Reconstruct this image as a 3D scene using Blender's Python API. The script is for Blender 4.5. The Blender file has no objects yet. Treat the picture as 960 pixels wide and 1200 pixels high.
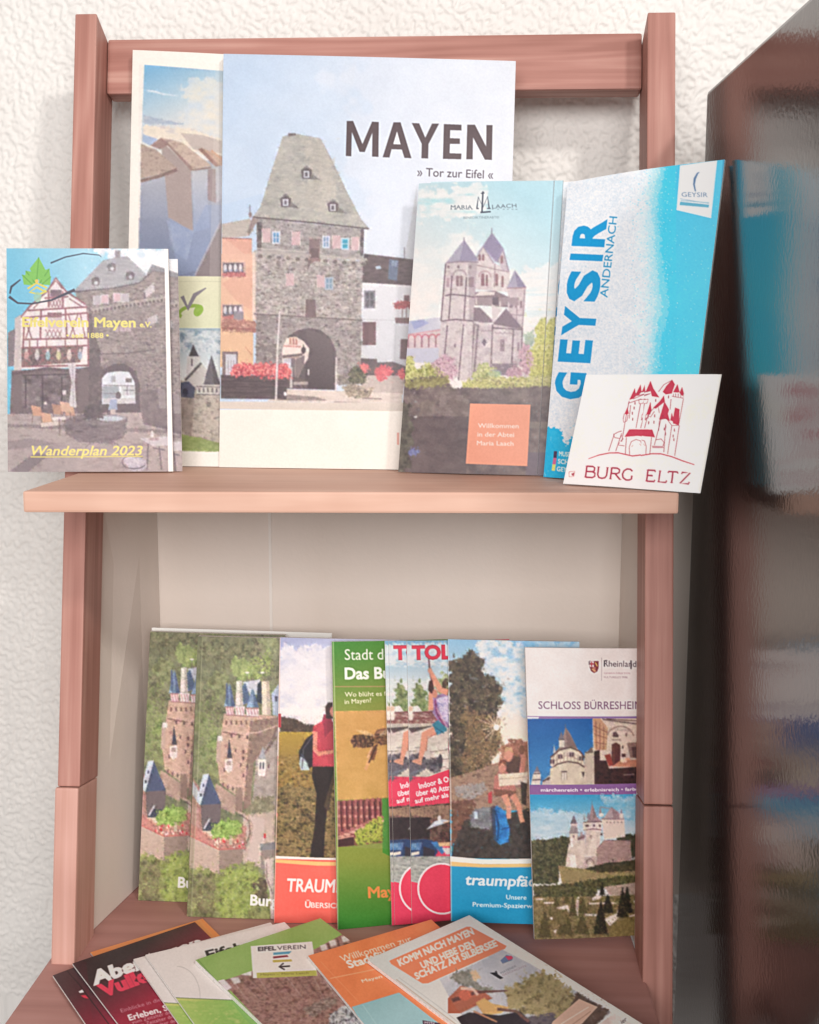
import bpy, bmesh, math, random
import numpy as np
from mathutils import Vector, Matrix

# ------------------------------------------------------------------ scene, camera, light
scene = bpy.context.scene
COL = scene.collection
H0 = 1.35                                    # height of the lens above the room floor (m)

# lens: focal length in drawing units (the photograph is 960 x 1200 units)
F, CX, CY = 1400.0, 480.0, 600.0
yc = np.array([80 / F, -200 / F, 1.0]); yc /= np.linalg.norm(yc)
xc = np.array([1, 0.0099, 0.0]); xc[2] = -(xc[0] * 80 - xc[1] * 200) / F; xc /= np.linalg.norm(xc)
zc = np.cross(xc, yc)
CAM = np.array([xc, yc, zc])                 # camera axes (right, down, forward) -> world
cam_data = bpy.data.cameras.new('camera')
cam_data.sensor_fit = 'VERTICAL'; cam_data.sensor_height = 24.0; cam_data.lens = 24.0 * F / 1200.0
cam_data.clip_start = 0.01; cam_data.clip_end = 60
cam = bpy.data.objects.new('camera', cam_data); COL.objects.link(cam)
r_, d_, f_ = CAM[:, 0], CAM[:, 1], CAM[:, 2]
cam.matrix_world = Matrix(((r_[0], -d_[0], -f_[0], 0), (r_[1], -d_[1], -f_[1], 0),
                           (r_[2], -d_[2], -f_[2], H0), (0, 0, 0, 1)))
scene.camera = cam

world = bpy.data.worlds.new('World'); scene.world = world
world.use_nodes = True
bg = world.node_tree.nodes['Background']
bg.inputs[0].default_value = (1.0, 0.95, 0.93, 1); bg.inputs[1].default_value = 0.34

def area(name, loc, target, sx, sy, power, col):
    l = bpy.data.lights.new(name, 'AREA'); l.shape = 'RECTANGLE'; l.size = sx; l.size_y = sy
    l.energy = power; l.color = col
    o = bpy.data.objects.new(name, l); COL.objects.link(o)
    o.location = (loc[0], loc[1], loc[2] + H0)
    o.rotation_euler = (Vector((target[0], target[1], target[2] + H0)) - o.location).to_track_quat('-Z', 'Y').to_euler()
    return o
area('ceiling_lamp', (1.25, -1.15, 1.55), (-0.1, 0.9, 0.1), 0.24, 0.24, 29, (1.0, 0.955, 0.91))
area('front_fill', (0.02, -1.3, 0.40), (-0.1, 0.9, -0.2), 1.5, 0.8, 39, (1.0, 0.97, 0.95))  # added broad fill from the front, brightens under the ledge; no real fixture

scene.render.engine = 'CYCLES'
scene.view_settings.view_transform = 'Standard'
scene.view_settings.look = 'None'
scene.view_settings.exposure = 0.10
scene.view_settings.gamma = 1.0
scene.cycles.use_denoising = True
scene.cycles.max_bounces = 8

# ------------------------------------------------------------------ drawing units -> places
def ray(p): return CAM @ np.array([(p[0] - CX) / F, (p[1] - CY) / F, 1.0])
def onz(p, z): d = ray(p); return d * (z / d[2])
def ony(p, y): d = ray(p); return d * (y / d[1])
def onplane(p, p0, n): d = ray(p); return d * (np.dot(p0, n) / np.dot(d, n))
def project(P):
    c = P @ CAM
    return np.stack([c[..., 0] / c[..., 2] * F + CX, c[..., 1] / c[..., 2] * F + CY], -1)
def W(p): return (float(p[0]), float(p[1]), float(p[2]) + H0)

def lin(c):
    c = np.asarray(c, dtype=np.float64)
    return np.where(c <= 0.04045, c / 12.92, ((np.maximum(c, 0) + 0.055) / 1.055) ** 2.4)

# ------------------------------------------------------------------ objects
def link(o, parent=None):
    COL.objects.link(o)
    if parent is not None:
        o.parent = parent
        o.matrix_parent_inverse = Matrix.Translation(-parent.location)
    return o
def thing(name, label, cat, loc, group=None):
    o = bpy.data.objects.new(name, None); o.empty_display_size = 0.02
    o.location = W(loc); COL.objects.link(o)
    o['label'] = label; o['category'] = cat
    if group: o['group'] = group
    return o
def mesh_obj(name, verts, faces, mat, parent=None, smooth=False):
    me = bpy.data.meshes.new(name)
    me.from_pydata([tuple(v) for v in verts], [], faces)
    me.validate(); me.update()
    if smooth: me.polygons.foreach_set('use_smooth', [True] * len(me.polygons))
    me.materials.append(mat)
    return link(bpy.data.objects.new(name, me), parent)
def bevel(o, w, seg=2):
    bm = bmesh.new(); bm.from_mesh(o.data)
    bmesh.ops.recalc_face_normals(bm, faces=bm.faces)
    bmesh.ops.bevel(bm, geom=list(bm.edges), offset=w, segments=seg, affect='EDGES', profile=0.6)
    bm.to_mesh(o.data); bm.free()
BOX = [(0, 3, 2, 1), (4, 5, 6, 7), (0, 1, 5, 4), (1, 2, 6, 5), (2, 3, 7, 6), (3, 0, 4, 7)]
def hexa(name, c8, mat, parent, bev=0.0):
    o = mesh_obj(name, [W(c) for c in c8], BOX, mat, parent)
    bm = bmesh.new(); bm.from_mesh(o.data); bmesh.ops.recalc_face_normals(bm, faces=bm.faces); bm.to_mesh(o.data); bm.free()
    if bev: bevel(o, bev)
    return o

# ------------------------------------------------------------------ materials
def new_mat(name):
    m = bpy.data.materials.new(name); m.use_nodes = True
    nt = m.node_tree; b = nt.nodes['Principled BSDF']
    return m, nt, b
def node(nt, t, **kw):
    n = nt.nodes.new(t)
    for k, v in kw.items(): setattr(n, k, v)
    return n
def ramp(nt, stops):
    r = node(nt, 'ShaderNodeValToRGB')
    e = r.color_ramp.elements
    while len(e) < len(stops): e.new(0.5)
    for i, (p, c) in enumerate(stops): e[i].position = p; e[i].color = (*c, 1)
    return r

def wood(name, axis, dark, mid, light, scale=1.0, rough=0.5, knots=0.5):
    """stained softwood, grain running along the axis"""
    m, nt, b = new_mat(name)
    tc = node(nt, 'ShaderNodeTexCoord'); mp = node(nt, 'ShaderNodeMapping')
    s = [90 * scale] * 3; s['xyz'.index(axis)] = 3.2 * scale
    mp.inputs['Scale'].default_value = s
    nt.links.new(tc.outputs['Object'], mp.inputs[0])
    n1 = node(nt, 'ShaderNodeTexNoise'); n1.inputs['Scale'].default_value = 1.0; n1.inputs['Detail'].default_value = 6
    n1.inputs['Distortion'].default_value = 0.4
    nt.links.new(mp.outputs[0], n1.inputs[0])
    mp2 = node(nt, 'ShaderNodeMapping'); s2 = [30 * scale] * 3; s2['xyz'.index(axis)] = 2.2 * scale
    mp2.inputs['Scale'].default_value = s2; nt.links.new(tc.outputs['Object'], mp2.inputs[0])
    wv = node(nt, 'ShaderNodeTexNoise'); wv.inputs['Scale'].default_value = 1.0; wv.inputs['Detail'].default_value = 2
    nt.links.new(mp2.outputs[0], wv.inputs[0])
    sn = node(nt, 'ShaderNodeMath', operation='MULTIPLY'); sn.inputs[1].default_value = 46 + 40 * (knots > 1)
    nt.links.new(wv.outputs[0], sn.inputs[0])
    si = node(nt, 'ShaderNodeMath', operation='SINE'); nt.links.new(sn.outputs[0], si.inputs[0])
    ma = node(nt, 'ShaderNodeMath', operation='MULTIPLY_ADD'); ma.inputs[1].default_value = 0.2 * (knots if knots <= 1 else 0.34)
    nt.links.new(si.outputs[0], ma.inputs[0]); nt.links.new(n1.outputs[0], ma.inputs[2])
    mp4 = node(nt, 'ShaderNodeMapping'); s4 = [420 * scale] * 3; s4['xyz'.index(axis)] = 9 * scale
    mp4.inputs['Scale'].default_value = s4; nt.links.new(tc.outputs['Object'], mp4.inputs[0])
    n4 = node(nt, 'ShaderNodeTexNoise'); n4.inputs['Scale'].default_value = 1.0; n4.inputs['Detail'].default_value = 4
    nt.links.new(mp4.outputs[0], n4.inputs[0])
    ma4 = node(nt, 'ShaderNodeMath', operation='MULTIPLY_ADD'); ma4.inputs[1].default_value = 0.34
    nt.links.new(n4.outputs[0], ma4.inputs[0]); nt.links.new(ma.outputs[0], ma4.inputs[2])
    sb = node(nt, 'ShaderNodeMath', operation='SUBTRACT'); sb.inputs[1].default_value = 0.17
    nt.links.new(ma4.outputs[0], sb.inputs[0]); ma = sb
    r = ramp(nt, [(0.28, dark), (0.5, mid), (0.74, light)])
    nt.links.new(ma.outputs[0], r.inputs[0])
    # worn, unevenly stained patches
    n3 = node(nt, 'ShaderNodeTexNoise'); n3.inputs['Scale'].default_value = 9; n3.inputs['Detail'].default_value = 3
    nt.links.new(tc.outputs['Object'], n3.inputs[0])
    r3 = ramp(nt, [(0.22, (0.62, 0.55, 0.53)), (0.30, (0.88, 0.85, 0.84)), (0.5, (1.0, 1.0, 1.0)), (0.72, (1.10, 1.14, 1.15))])
    nt.links.new(n3.outputs[0], r3.inputs[0])
    mx = node(nt, 'ShaderNodeMix', data_type='RGBA', blend_type='MULTIPLY'); mx.inputs[0].default_value = 1
    nt.links.new(r.outputs[0], mx.inputs[6]); nt.links.new(r3.outputs[0], mx.inputs[7])
    nt.links.new(mx.outputs[2], b.inputs['Base Color'])
    bp = node(nt, 'ShaderNodeBump'); bp.inputs['Strength'].default_value = 0.25; bp.inputs['Distance'].default_value = 0.0006
    nt.links.new(ma.outputs[0], bp.inputs['Height']); nt.links.new(bp.outputs[0], b.inputs['Normal'])
    b.inputs['Roughness'].default_value = rough; b.inputs['Specular IOR Level'].default_value = 0.3
    return m
WD = ((0.345, 0.155, 0.122), (0.425, 0.20, 0.162), (0.51, 0.27, 0.22))
M_POST = wood('stained_wood_upright', 'z', *WD)
M_RAIL = wood('stained_wood_rail', 'x', (0.33, 0.145, 0.115), (0.42, 0.20, 0.163), (0.55, 0.315, 0.26), 0.8, 0.5, 1.02)
M_SHELF = wood('pale_stained_shelf', 'x', (0.60, 0.35, 0.26), (0.645, 0.395, 0.30), (0.70, 0.45, 0.35), 0.7, 0.55, 0.35)
M_LEG = wood('stained_wood_leg', 'z', (0.50, 0.25, 0.20), (0.58, 0.32, 0.26), (0.65, 0.38, 0.32), 1.0, 0.5, 0.4)
M_FLOOR = wood('stained_board', 'x', (0.37, 0.18, 0.155), (0.42, 0.21, 0.18), (0.46, 0.24, 0.21), 0.6, 0.6, 0.2)

def plaster():
    m, nt, b = new_mat('rough_white_plaster')
    tc = node(nt, 'ShaderNodeTexCoord')
    n1 = node(nt, 'ShaderNodeTexNoise'); n1.inputs['Scale'].default_value = 420; n1.inputs['Detail'].default_value = 3.0
    nt.links.new(tc.outputs['Object'], n1.inputs[0])
    bp = node(nt, 'ShaderNodeBump'); bp.inputs['Strength'].default_value = 0.22; bp.inputs['Distance'].default_value = 0.0012
    nt.links.new(n1.outputs[0], bp.inputs['Height']); nt.links.new(bp.outputs[0], b.inputs['Normal'])
    n3 = node(nt, 'ShaderNodeTexNoise'); n3.inputs['Scale'].default_value = 6; n3.inputs['Detail'].default_value = 4
    nt.links.new(tc.outputs['Object'], n3.inputs[0])
    r = ramp(nt, [(0.3, (0.715, 0.69, 0.66)), (0.7, (0.785, 0.765, 0.735))])
    nt.links.new(n3.outputs[0], r.inputs[0]); nt.links.new(r.outputs[0], b.inputs['Base Color'])
    b.inputs['Roughness'].default_value = 0.55; b.inputs['Specular IOR Level'].default_value = 0.35
    return m
M_WALL = plaster()

def panel_mat():
    m, nt, b = new_mat('grey_painted_panel')
    tc = node(nt, 'ShaderNodeTexCoord'); mp = node(nt, 'ShaderNodeMapping'); mp.inputs['Scale'].default_value = (9, 9, 2.5)
    nt.links.new(tc.outputs['Object'], mp.inputs[0])
    n = node(nt, 'ShaderNodeTexNoise'); n.inputs['Scale'].default_value = 1; n.inputs['Detail'].default_value = 5
    nt.links.new(mp.outputs[0], n.inputs[0])
    r = ramp(nt, [(0.3, (0.70, 0.61, 0.54)), (0.7, (0.77, 0.685, 0.62))])
    nt.links.new(n.outputs[0], r.inputs[0]); nt.links.new(r.outputs[0], b.inputs['Base Color'])
    b.inputs['Roughness'].default_value = 0.42; b.inputs['Specular IOR Level'].default_value = 0.4
    n2 = node(nt, 'ShaderNodeTexNoise'); n2.inputs['Scale'].default_value = 300
    nt.links.new(tc.outputs['Object'], n2.inputs[0])
    bp = node(nt, 'ShaderNodeBump'); bp.inputs['Strength'].default_value = 0.12; bp.inputs['Distance'].default_value = 0.001
    nt.links.new(n2.outputs[0], bp.inputs['Height']); nt.links.new(bp.outputs[0], b.inputs['Normal'])
    return m
M_PANEL = panel_mat()

def cabinet_mat():
    m, nt, b = new_mat('dark_gloss_lacquer')
    tc = node(nt, 'ShaderNodeTexCoord')
    n = node(nt, 'ShaderNodeTexNoise'); n.inputs['Scale'].default_value = 260; n.inputs['Detail'].default_value = 2
    nt.links.new(tc.outputs['Object'], n.inputs[0])
    bp = node(nt, 'ShaderNodeBump'); bp.inputs['Strength'].default_value = 0.09; bp.inputs['Distance'].default_value = 0.0015
    nt.links.new(n.outputs[0], bp.inputs['Height']); nt.links.new(bp.outputs[0], b.inputs['Normal'])
    b.inputs['Base Color'].default_value = (0.016, 0.010, 0.010, 1)
    b.inputs['Roughness'].default_value = 0.15; b.inputs['IOR'].default_value = 2.1
    return m
M_CAB = cabinet_mat()

def print_mat(name, rough):
    m, nt, b = new_mat(name)
    at = node(nt, 'ShaderNodeAttribute', attribute_name='ink')
    tc = node(nt, 'ShaderNodeTexCoord')
    n = node(nt, 'ShaderNodeTexNoise'); n.inputs['Scale'].default_value = 38; n.inputs['Detail'].default_value = 2
    nt.links.new(tc.outputs['Object'], n.inputs[0])
    nt.links.new(at.outputs['Color'], b.inputs['Base Color'])
    bp = node(nt, 'ShaderNodeBump'); bp.inputs['Strength'].default_value = 0.08; bp.inputs['Distance'].default_value = 0.002
    nt.links.new(n.outputs[0], bp.inputs['Height']); nt.links.new(bp.outputs[0], b.inputs['Normal'])
    b.inputs['Roughness'].default_value = rough; b.inputs['Specular IOR Level'].default_value = 0.35
    return m
M_INK = print_mat('printed_coated_paper', 0.42)
def paper_mat():
    m, nt, b = new_mat('paper_edges')
    tc = node(nt, 'ShaderNodeTexCoord'); mp = node(nt, 'ShaderNodeMapping'); mp.inputs['Scale'].default_value = (20, 900, 900)
    nt.links.new(tc.outputs['Object'], mp.inputs[0])
    n = node(nt, 'ShaderNodeTexNoise'); n.inputs['Scale'].default_value = 1
    nt.links.new(mp.outputs[0], n.inputs[0])
    r = ramp(nt, [(0.3, (0.62, 0.58, 0.55)), (0.5, (0.82, 0.79, 0.76))])
    nt.links.new(n.outputs[0], r.inputs[0]); nt.links.new(r.outputs[0], b.inputs['Base Color'])
    b.inputs['Roughness'].default_value = 0.7
    return m
M_PAPER = paper_mat()
def strip_mat():
    m, nt, b = new_mat('pale_joint_strip')
    n = node(nt, 'ShaderNodeTexNoise'); n.inputs['Scale'].default_value = 60
    r = ramp(nt, [(0.3, (0.74, 0.68, 0.63)), (0.7, (0.80, 0.75, 0.70))])
    nt.links.new(n.outputs[0], r.inputs[0]); nt.links.new(r.outputs[0], b.inputs['Base Color']); b.inputs['Roughness'].default_value = 0.5
    return m
M_STRIP = strip_mat()

# ------------------------------------------------------------------ print shop: draws a cover as an array of inks
_glyphs = {}
def glyph_edges(s, bold, italic):
    k = (s, bold, italic)
    if k in _glyphs: return _glyphs[k]
    cu = bpy.data.curves.new('lettering', 'FONT'); cu.body = s; cu.size = 1.0
    cu.offset = bold; cu.shear = italic; cu.resolution_u = 3; cu.fill_mode = 'FRONT'
    o = bpy.data.objects.new('lettering', cu); COL.objects.link(o)
    dg = bpy.context.evaluated_depsgraph_get()
    me = o.evaluated_get(dg).to_mesh()
    v = np.array([x.co[:2] for x in me.vertices]).reshape(-1, 2)
    cnt = {}
    for p in me.polygons:
        for e in p.edge_keys: cnt[e] = cnt.get(e, 0) + 1
    ed = np.array([[*v[a], *v[b]] for (a, b), n in cnt.items() if n == 1]).reshape(-1, 4)
    o.evaluated_get(dg).to_mesh_clear()
    bpy.data.objects.remove(o); bpy.data.curves.remove(cu)
    _glyphs[k] = ed
    return ed
CAPH = None

class Art:
    """A printed picture. Shapes are given in drawing units of a tracing frame T(ox, oy, k)."""
    def __init__(s, x0, y0, x1, y1, bgc, ss=2.0):
        s.x0, s.y0, s.ss = x0, y0, ss
        s.W, s.H = int((x1 - x0) * ss), int((y1 - y0) * ss)
        s.im = np.empty((s.H, s.W, 3), np.float32); s.im[:] = np.array(bgc) / 255.0
        s.T(0, 0, 1)
    def T(s, ox, oy, k): s.o = np.array([ox, oy], float); s.k = float(k); return s
    def px(s, pts):
        p = np.asarray(pts, float).reshape(-1, 2) / s.k + s.o
        return (p - (s.x0, s.y0)) * s.ss
    def cov_edges(s, e):
        x0 = max(0, int(math.floor(min(e[:, 0].min(), e[:, 2].min())))); x1 = min(s.W, int(math.ceil(max(e[:, 0].max(), e[:, 2].max()))) + 1)
        y0 = max(0, int(math.floor(min(e[:, 1].min(), e[:, 3].min())))); y1 = min(s.H, int(math.ceil(max(e[:, 1].max(), e[:, 3].max()))) + 1)
        if x1 <= x0 or y1 <= y0: return None
        cov = np.zeros((y1 - y0, x1 - x0), np.float32); ii = np.arange(x0, x1)
        NS = 3
        dy = e[:, 3] - e[:, 1]; ok = np.abs(dy) > 1e-9; e = e[ok]; dy = dy[ok]
        lo = np.minimum(e[:, 1], e[:, 3]); hi = np.maximum(e[:, 1], e[:, 3])
        for r in range(y0, y1):
            for q in range(NS):
                y = r + (q + 0.5) / NS
                m = (lo <= y) & (hi > y)
                if not m.any(): continue
                xs = np.sort(e[m, 0] + (y - e[m, 1]) / dy[m] * (e[m, 2] - e[m, 0]))
                xs = xs[: len(xs) // 2 * 2]
                a, b = xs[0::2, None], xs[1::2, None]
                cov[r - y0] += (np.clip(b - ii, 0, 1) - np.clip(a - ii, 0, 1)).sum(0)
        return x0, y0, np.clip(cov / NS, 0, 1)
    def cov(s, pts):
        p = s.px(pts)
        return s.cov_edges(np.concatenate([p, np.roll(p, -1, 0)], 1))
    def put(s, c, col, al=1.0):
        if c is None: return
        x0, y0, m = c; h, w = m.shape
        m = (m * al)[..., None]
        t = s.im[y0:y0 + h, x0:x0 + w]
        t += (col - t) * m
    def poly(s, pts, col, al=1.0): s.put(s.cov(pts), np.array(col, np.float32) / 255, al); return s
    def rect(s, x0, y0, x1, y1, col, al=1.0): return s.poly([(x0, y0), (x1, y0), (x1, y1), (x0, y1)], col, al)
    def polys(s, col, *ps):
        for p in ps: s.poly(p, col)
        return s
    def ell(s, cx, cy, rx, ry, col, al=1.0, rot=0.0, n=20):
        t = np.linspace(0, 2 * np.pi, n, endpoint=False); c, q = math.cos(rot), math.sin(rot)
        x, y = np.cos(t) * rx, np.sin(t) * ry
        return s.poly(np.stack([cx + x * c - y * q, cy + x * q + y * c], 1), col, al)
    def ring(s, cx, cy, rx, ry, w, col, a0=0, a1=360, rot=0.0, n=40):
        t = np.radians(np.linspace(a0, a1, n)); c, q = math.cos(rot), math.sin(rot)
        x, y = np.cos(t) * rx, np.sin(t) * ry
        return s.line(np.stack([cx + x * c - y * q, cy + x * q + y * c], 1), w, col)
    def line(s, pts, w, col, al=1.0):
        p = np.asarray(pts, float).reshape(-1, 2)
        cs = None
        w = np.atleast_1d(np.asarray(w, float)); w = np.interp(np.linspace(0, 1, len(p)), np.linspace(0, 1, len(w)), w)
        d = np.gradient(p, axis=0); d /= np.maximum(np.linalg.norm(d, axis=1, keepdims=True), 1e-9)
        n = np.stack([-d[:, 1], d[:, 0]], 1) * (w[:, None] / 2)
        return s.poly(np.concatenate([p + n, (p - n)[::-1]]), col, al)
    def lines(s, col, w, *ps):
        for p in ps: s.line(p, w, col)
        return s
    def grad(s, pts, c0, c1, p0, p1, al=1.0):
        c = s.cov(pts)
        if c is None: return s
        x0, y0, m = c; h, w = m.shape
        a, b = s.px([p0])[0], s.px([p1])[0]; d = b - a
        yy, xx = np.mgrid[y0:y0 + h, x0:x0 + w]
        t = np.clip(((xx - a[0]) * d[0] + (yy - a[1]) * d[1]) / max(d @ d, 1e-9), 0, 1)[..., None]
        s.put(c, (np.array(c0) * (1 - t) + np.array(c1) * t) / 255, al); return s
    def fbm(s, x0, y0, w, h, sx, sy, seed, oc=4):
        rng = np.random.default_rng(seed); out = np.zeros((h, w)); amp, tot = 1.0, 0
        for o in range(oc):
            fx, fy = sx * s.ss / s.k / 2 ** o, sy * s.ss / s.k / 2 ** o
            if max(fx, fy) < 0.7 and o: break
            gx, gy = np.arange(w) / max(fx, .3), np.arange(h) / max(fy, .3)
            L = rng.random((int(gy[-1]) + 3, int(gx[-1]) + 3))
            ix, iy = gx.astype(int), gy.astype(int); tx, ty = gx - ix, gy - iy
            tx, ty = tx * tx * (3 - 2 * tx), (ty * ty * (3 - 2 * ty))[:, None]
            A = L[np.ix_(iy, ix)] * (1 - tx) + L[np.ix_(iy, ix + 1)] * tx
            B = L[np.ix_(iy + 1, ix)] * (1 - tx) + L[np.ix_(iy + 1, ix + 1)] * tx
            out += amp * (A * (1 - ty) + B * ty); tot += amp; amp *= 0.62
        out /= tot
        return np.clip((out - 0.5) * 1.9 + 0.5, 0, 1)
    def noise(s, pts, pal, sx, sy=None, rag=0.0, seed=1, al=1.0, oc=4):
        """fills an outline with mottled inks; rag > 0 breaks up the edge like leaves"""
        sy = sy or sx
        p = np.asarray(pts, float).reshape(-1, 2)
        c = s.cov(p)
        if c is None: return s
        x0, y0, m = c
        if rag > 0:
            r = max(1, int(rag * s.ss / s.k))
            X0, Y0 = max(0, x0 - r), max(0, y0 - r); X1, Y1 = min(s.W, x0 + m.shape[1] + r), min(s.H, y0 + m.shape[0] + r)
            M = np.zeros((Y1 - Y0, X1 - X0), np.float32); M[y0 - Y0:y0 - Y0 + m.shape[0], x0 - X0:x0 - X0 + m.shape[1]] = m
            kr = np.ones(2 * r + 1) / (2 * r + 1)
            for ax in (0, 1): M = np.apply_along_axis(lambda v: np.convolve(v, kr, 'same'), ax, M)
            n2 = s.fbm(X0, Y0, M.shape[1], M.shape[0], rag * 0.9, rag * 0.9, seed + 77, 3)
            m = np.clip((M + (n2 - 0.5) * 0.9 - 0.5) * 4 + 0.5, 0, 1); x0, y0 = X0, Y0
        n = s.fbm(x0, y0, m.shape[1], m.shape[0], sx, sy, seed, oc)
        P = np.array(pal, float) / 255; t = np.linspace(0, 1, len(P))
        s.put((x0, y0, m), np.stack([np.interp(n, t, P[:, i]) for i in range(3)], -1), al); return s
    def stones(s, pts, col, w, h, var=22, seed=1, mort=14, al=1.0, slope=0.0):
        c = s.cov(pts)
        if c is None: return s
        x0, y0, m = c; hh, ww = m.shape; rng = np.random.default_rng(seed)
        yy, xx = np.mgrid[y0:y0 + hh, x0:x0 + ww].astype(float)
        yy = yy - slope * xx
        w, h = w * s.ss / s.k, h * s.ss / s.k
        j = s.fbm(x0, y0, ww, hh, 3 * s.k, 3 * s.k, seed, 2) - 0.5
        v = yy / h + j * 0.9; iv = np.floor(v).astype(int); T = rng.random((4096,))
        u = xx / w + T[iv % 4096] * 7 + j * 0.8; iu = np.floor(u).astype(int)
        b = T[(iv * 131 + iu * 17) % 4096] - 0.5
        edge = np.minimum(np.minimum(u - iu, 1 - u + iu) * w, np.minimum(v - iv, 1 - v + iv) * h)
        t = (b * 2 * var + np.where(edge < 0.55, -mort, 0))[..., None] + (s.fbm(x0, y0, ww, hh, 12 * s.k, 12 * s.k, seed + 3, 3)[..., None] - .5) * var * 0.9
        s.put(c, (np.array(col) + t) / 255, al); return s
    def flecks(s, pts, n, r, pal, seed=1, clump=14, jit=0.25, al=(.5, .95), asp=1.0):
        """many small dabs (leaves, stones) inside an outline, lighter and darker in clumps"""
        p = s.px(pts); rng = np.random.default_rng(seed); P = np.array(pal, float)
        lo, hi = p.min(0), p.max(0); lo = np.maximum(lo, 0); hi = np.minimum(hi, (s.W - 1, s.H - 1))
        if (hi - lo).min() < 2: return s
        w, h = int(hi[0] - lo[0]) + 2, int(hi[1] - lo[1]) + 2
        F_ = s.fbm(0, 0, w, h, clump, clump, seed, 3)
        q = lo + rng.random((n, 2)) * (hi - lo)
        a, b = p, np.roll(p, -1, 0); ins = np.zeros(n, bool)
        for (x0, y0), (x1, y1) in zip(a, b):
            c = (y0 > q[:, 1]) != (y1 > q[:, 1])
            ins ^= c & (q[:, 0] < (x1 - x0) * (q[:, 1] - y0) / (y1 - y0 + 1e-12) + x0)
        q = q[ins]; q = q[np.argsort(q[:, 1])]
        t = np.linspace(0, 2 * np.pi, 6, endpoint=False)
        for x, y in q:
            v = np.clip(F_[int(y - lo[1]), int(x - lo[0])] + rng.normal(0, jit), 0, 1) * (len(P) - 1)
            i = int(min(v, len(P) - 2)); col = (P[i] * (1 - v + i) + P[i + 1] * (v - i)) / 255
            rr = rng.uniform(*r) * s.ss / s.k; ph = rng.random() * 6
            e = np.stack([x + np.cos(t + ph) * rr * asp * rng.uniform(.7, 1.2, 6), y + np.sin(t + ph) * rr * rng.uniform(.7, 1.2, 6)], 1)
            s.put(s.cov_edges(np.concatenate([e, np.roll(e, -1, 0)], 1)), col, rng.uniform(*al))
        return s
    def photo(s, pts, warp=0.9, amp=0.10, veil=0.10, sat=0.9, seed=1):
        """gives a drawn region the small scale irregularity and soft tone of a printed photograph"""
        warp *= 0.42; amp *= 0.75
        c = s.cov(pts)
        if c is None: return s
        x0, y0, m = c; h, w = m.shape; k = s.k
        dx = (s.fbm(x0, y0, w, h, 3.2 * k, 3.2 * k, seed + 1, 3) - .5) * 2 * warp * s.ss; dy = (s.fbm(x0, y0, w, h, 3.2 * k, 3.2 * k, seed + 2, 3) - .5) * 2 * warp * s.ss
        yy, xx = np.mgrid[y0:y0 + h, x0:x0 + w]
        X = np.clip(np.rint(xx + dx).astype(int), x0, x0 + w - 1); Y = np.clip(np.rint(yy + dy).astype(int), y0, y0 + h - 1)
        t = s.im[Y, X].astype(np.float64)
        kg = np.exp(-0.5 * (np.arange(-4, 5) / (0.62 * s.ss)) ** 2); kg /= kg.sum()
        for ax in (0, 1):
            P_ = np.pad(t, [(4, 4) if q == ax else (0, 0) for q in range(3)], mode='edge')
            t = sum(kg[i] * np.take(P_, np.arange(t.shape[ax]) + i, ax) for i in range(9))
        L = t.mean(-1)
        def box(A, r):
            for ax in (0, 1):
                C = np.cumsum(np.pad(A, [(r + 1, r) if q == ax else (0, 0) for q in (0, 1)], mode='edge'), axis=ax)
                n_ = A.shape[ax]; A = (np.take(C, np.arange(n_) + 2 * r + 1, ax) - np.take(C, np.arange(n_), ax)) / (2 * r + 1)
            return A
        sd = np.sqrt(np.maximum(box(L * L, 5) - box(L, 5) ** 2, 0))
        busy = np.clip(box(np.clip(sd * 16, 0.08, 1.0), 3), 0, 1)[..., None]
        t = t * (1 + (s.fbm(x0, y0, w, h, 16 * k, 12 * k, seed + 8, 3)[..., None] - .5) * 0.15 * np.clip(1.25 - L[..., None], .1, .7) * (0.12 + 0.88 * busy))
        L = L[..., None]
        n = (s.fbm(x0, y0, w, h, 1.4 * k, 1.4 * k, seed + 3, 2) - .5) * 1.2 + (s.fbm(x0, y0, w, h, 5 * k, 5 * k, seed + 4, 3) - .5) * 0.8
        n = n[..., None] * np.clip(1.2 - L, 0.15, 0.8) * 1.3 * busy
        t = t * (1 + amp * 1.5 * n)
        hue = (np.stack([s.fbm(x0, y0, w, h, 5 * k, 5 * k, seed + 10 + i, 3) for i in range(3)], -1) - .5) * amp * 0.35 * busy
        L = t.mean(-1, keepdims=True)
        t = L + (t - L) * sat + hue
        t = t * (1 - veil) + np.array([0.70, 0.645, 0.645]) * veil
        s.put(c, np.clip(t, 0, 1)); return s
    def text(s, t, p0, p1, h, col, bold=0.0, italic=0.0, up=None, al=1.0):
        """sets a line so that it spans p0..p1 on its base line, capitals h high along up"""
        e = glyph_edges(t, bold, italic)
        if not len(e): return s
        xa, xb = min(e[:, 0].min(), e[:, 2].min()), max(e[:, 0].max(), e[:, 2].max())
        p0, p1 = np.array(p0, float), np.array(p1, float); d = p1 - p0
        if up is None: up = np.array([d[1], -d[0]]) / np.linalg.norm(d)
        else: up = np.array(up, float); up /= np.linalg.norm(up)
        def f(x, y): return p0 + ((x - xa) / (xb - xa))[:, None] * d + (y / CAPH * h)[:, None] * up
        E = np.concatenate([s.px(f(e[:, 0], e[:, 1])), s.px(f(e[:, 2], e[:, 3]))], 1)
        s.put(s.cov_edges(E), np.array(col, np.float32) / 255, al); return s
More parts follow.
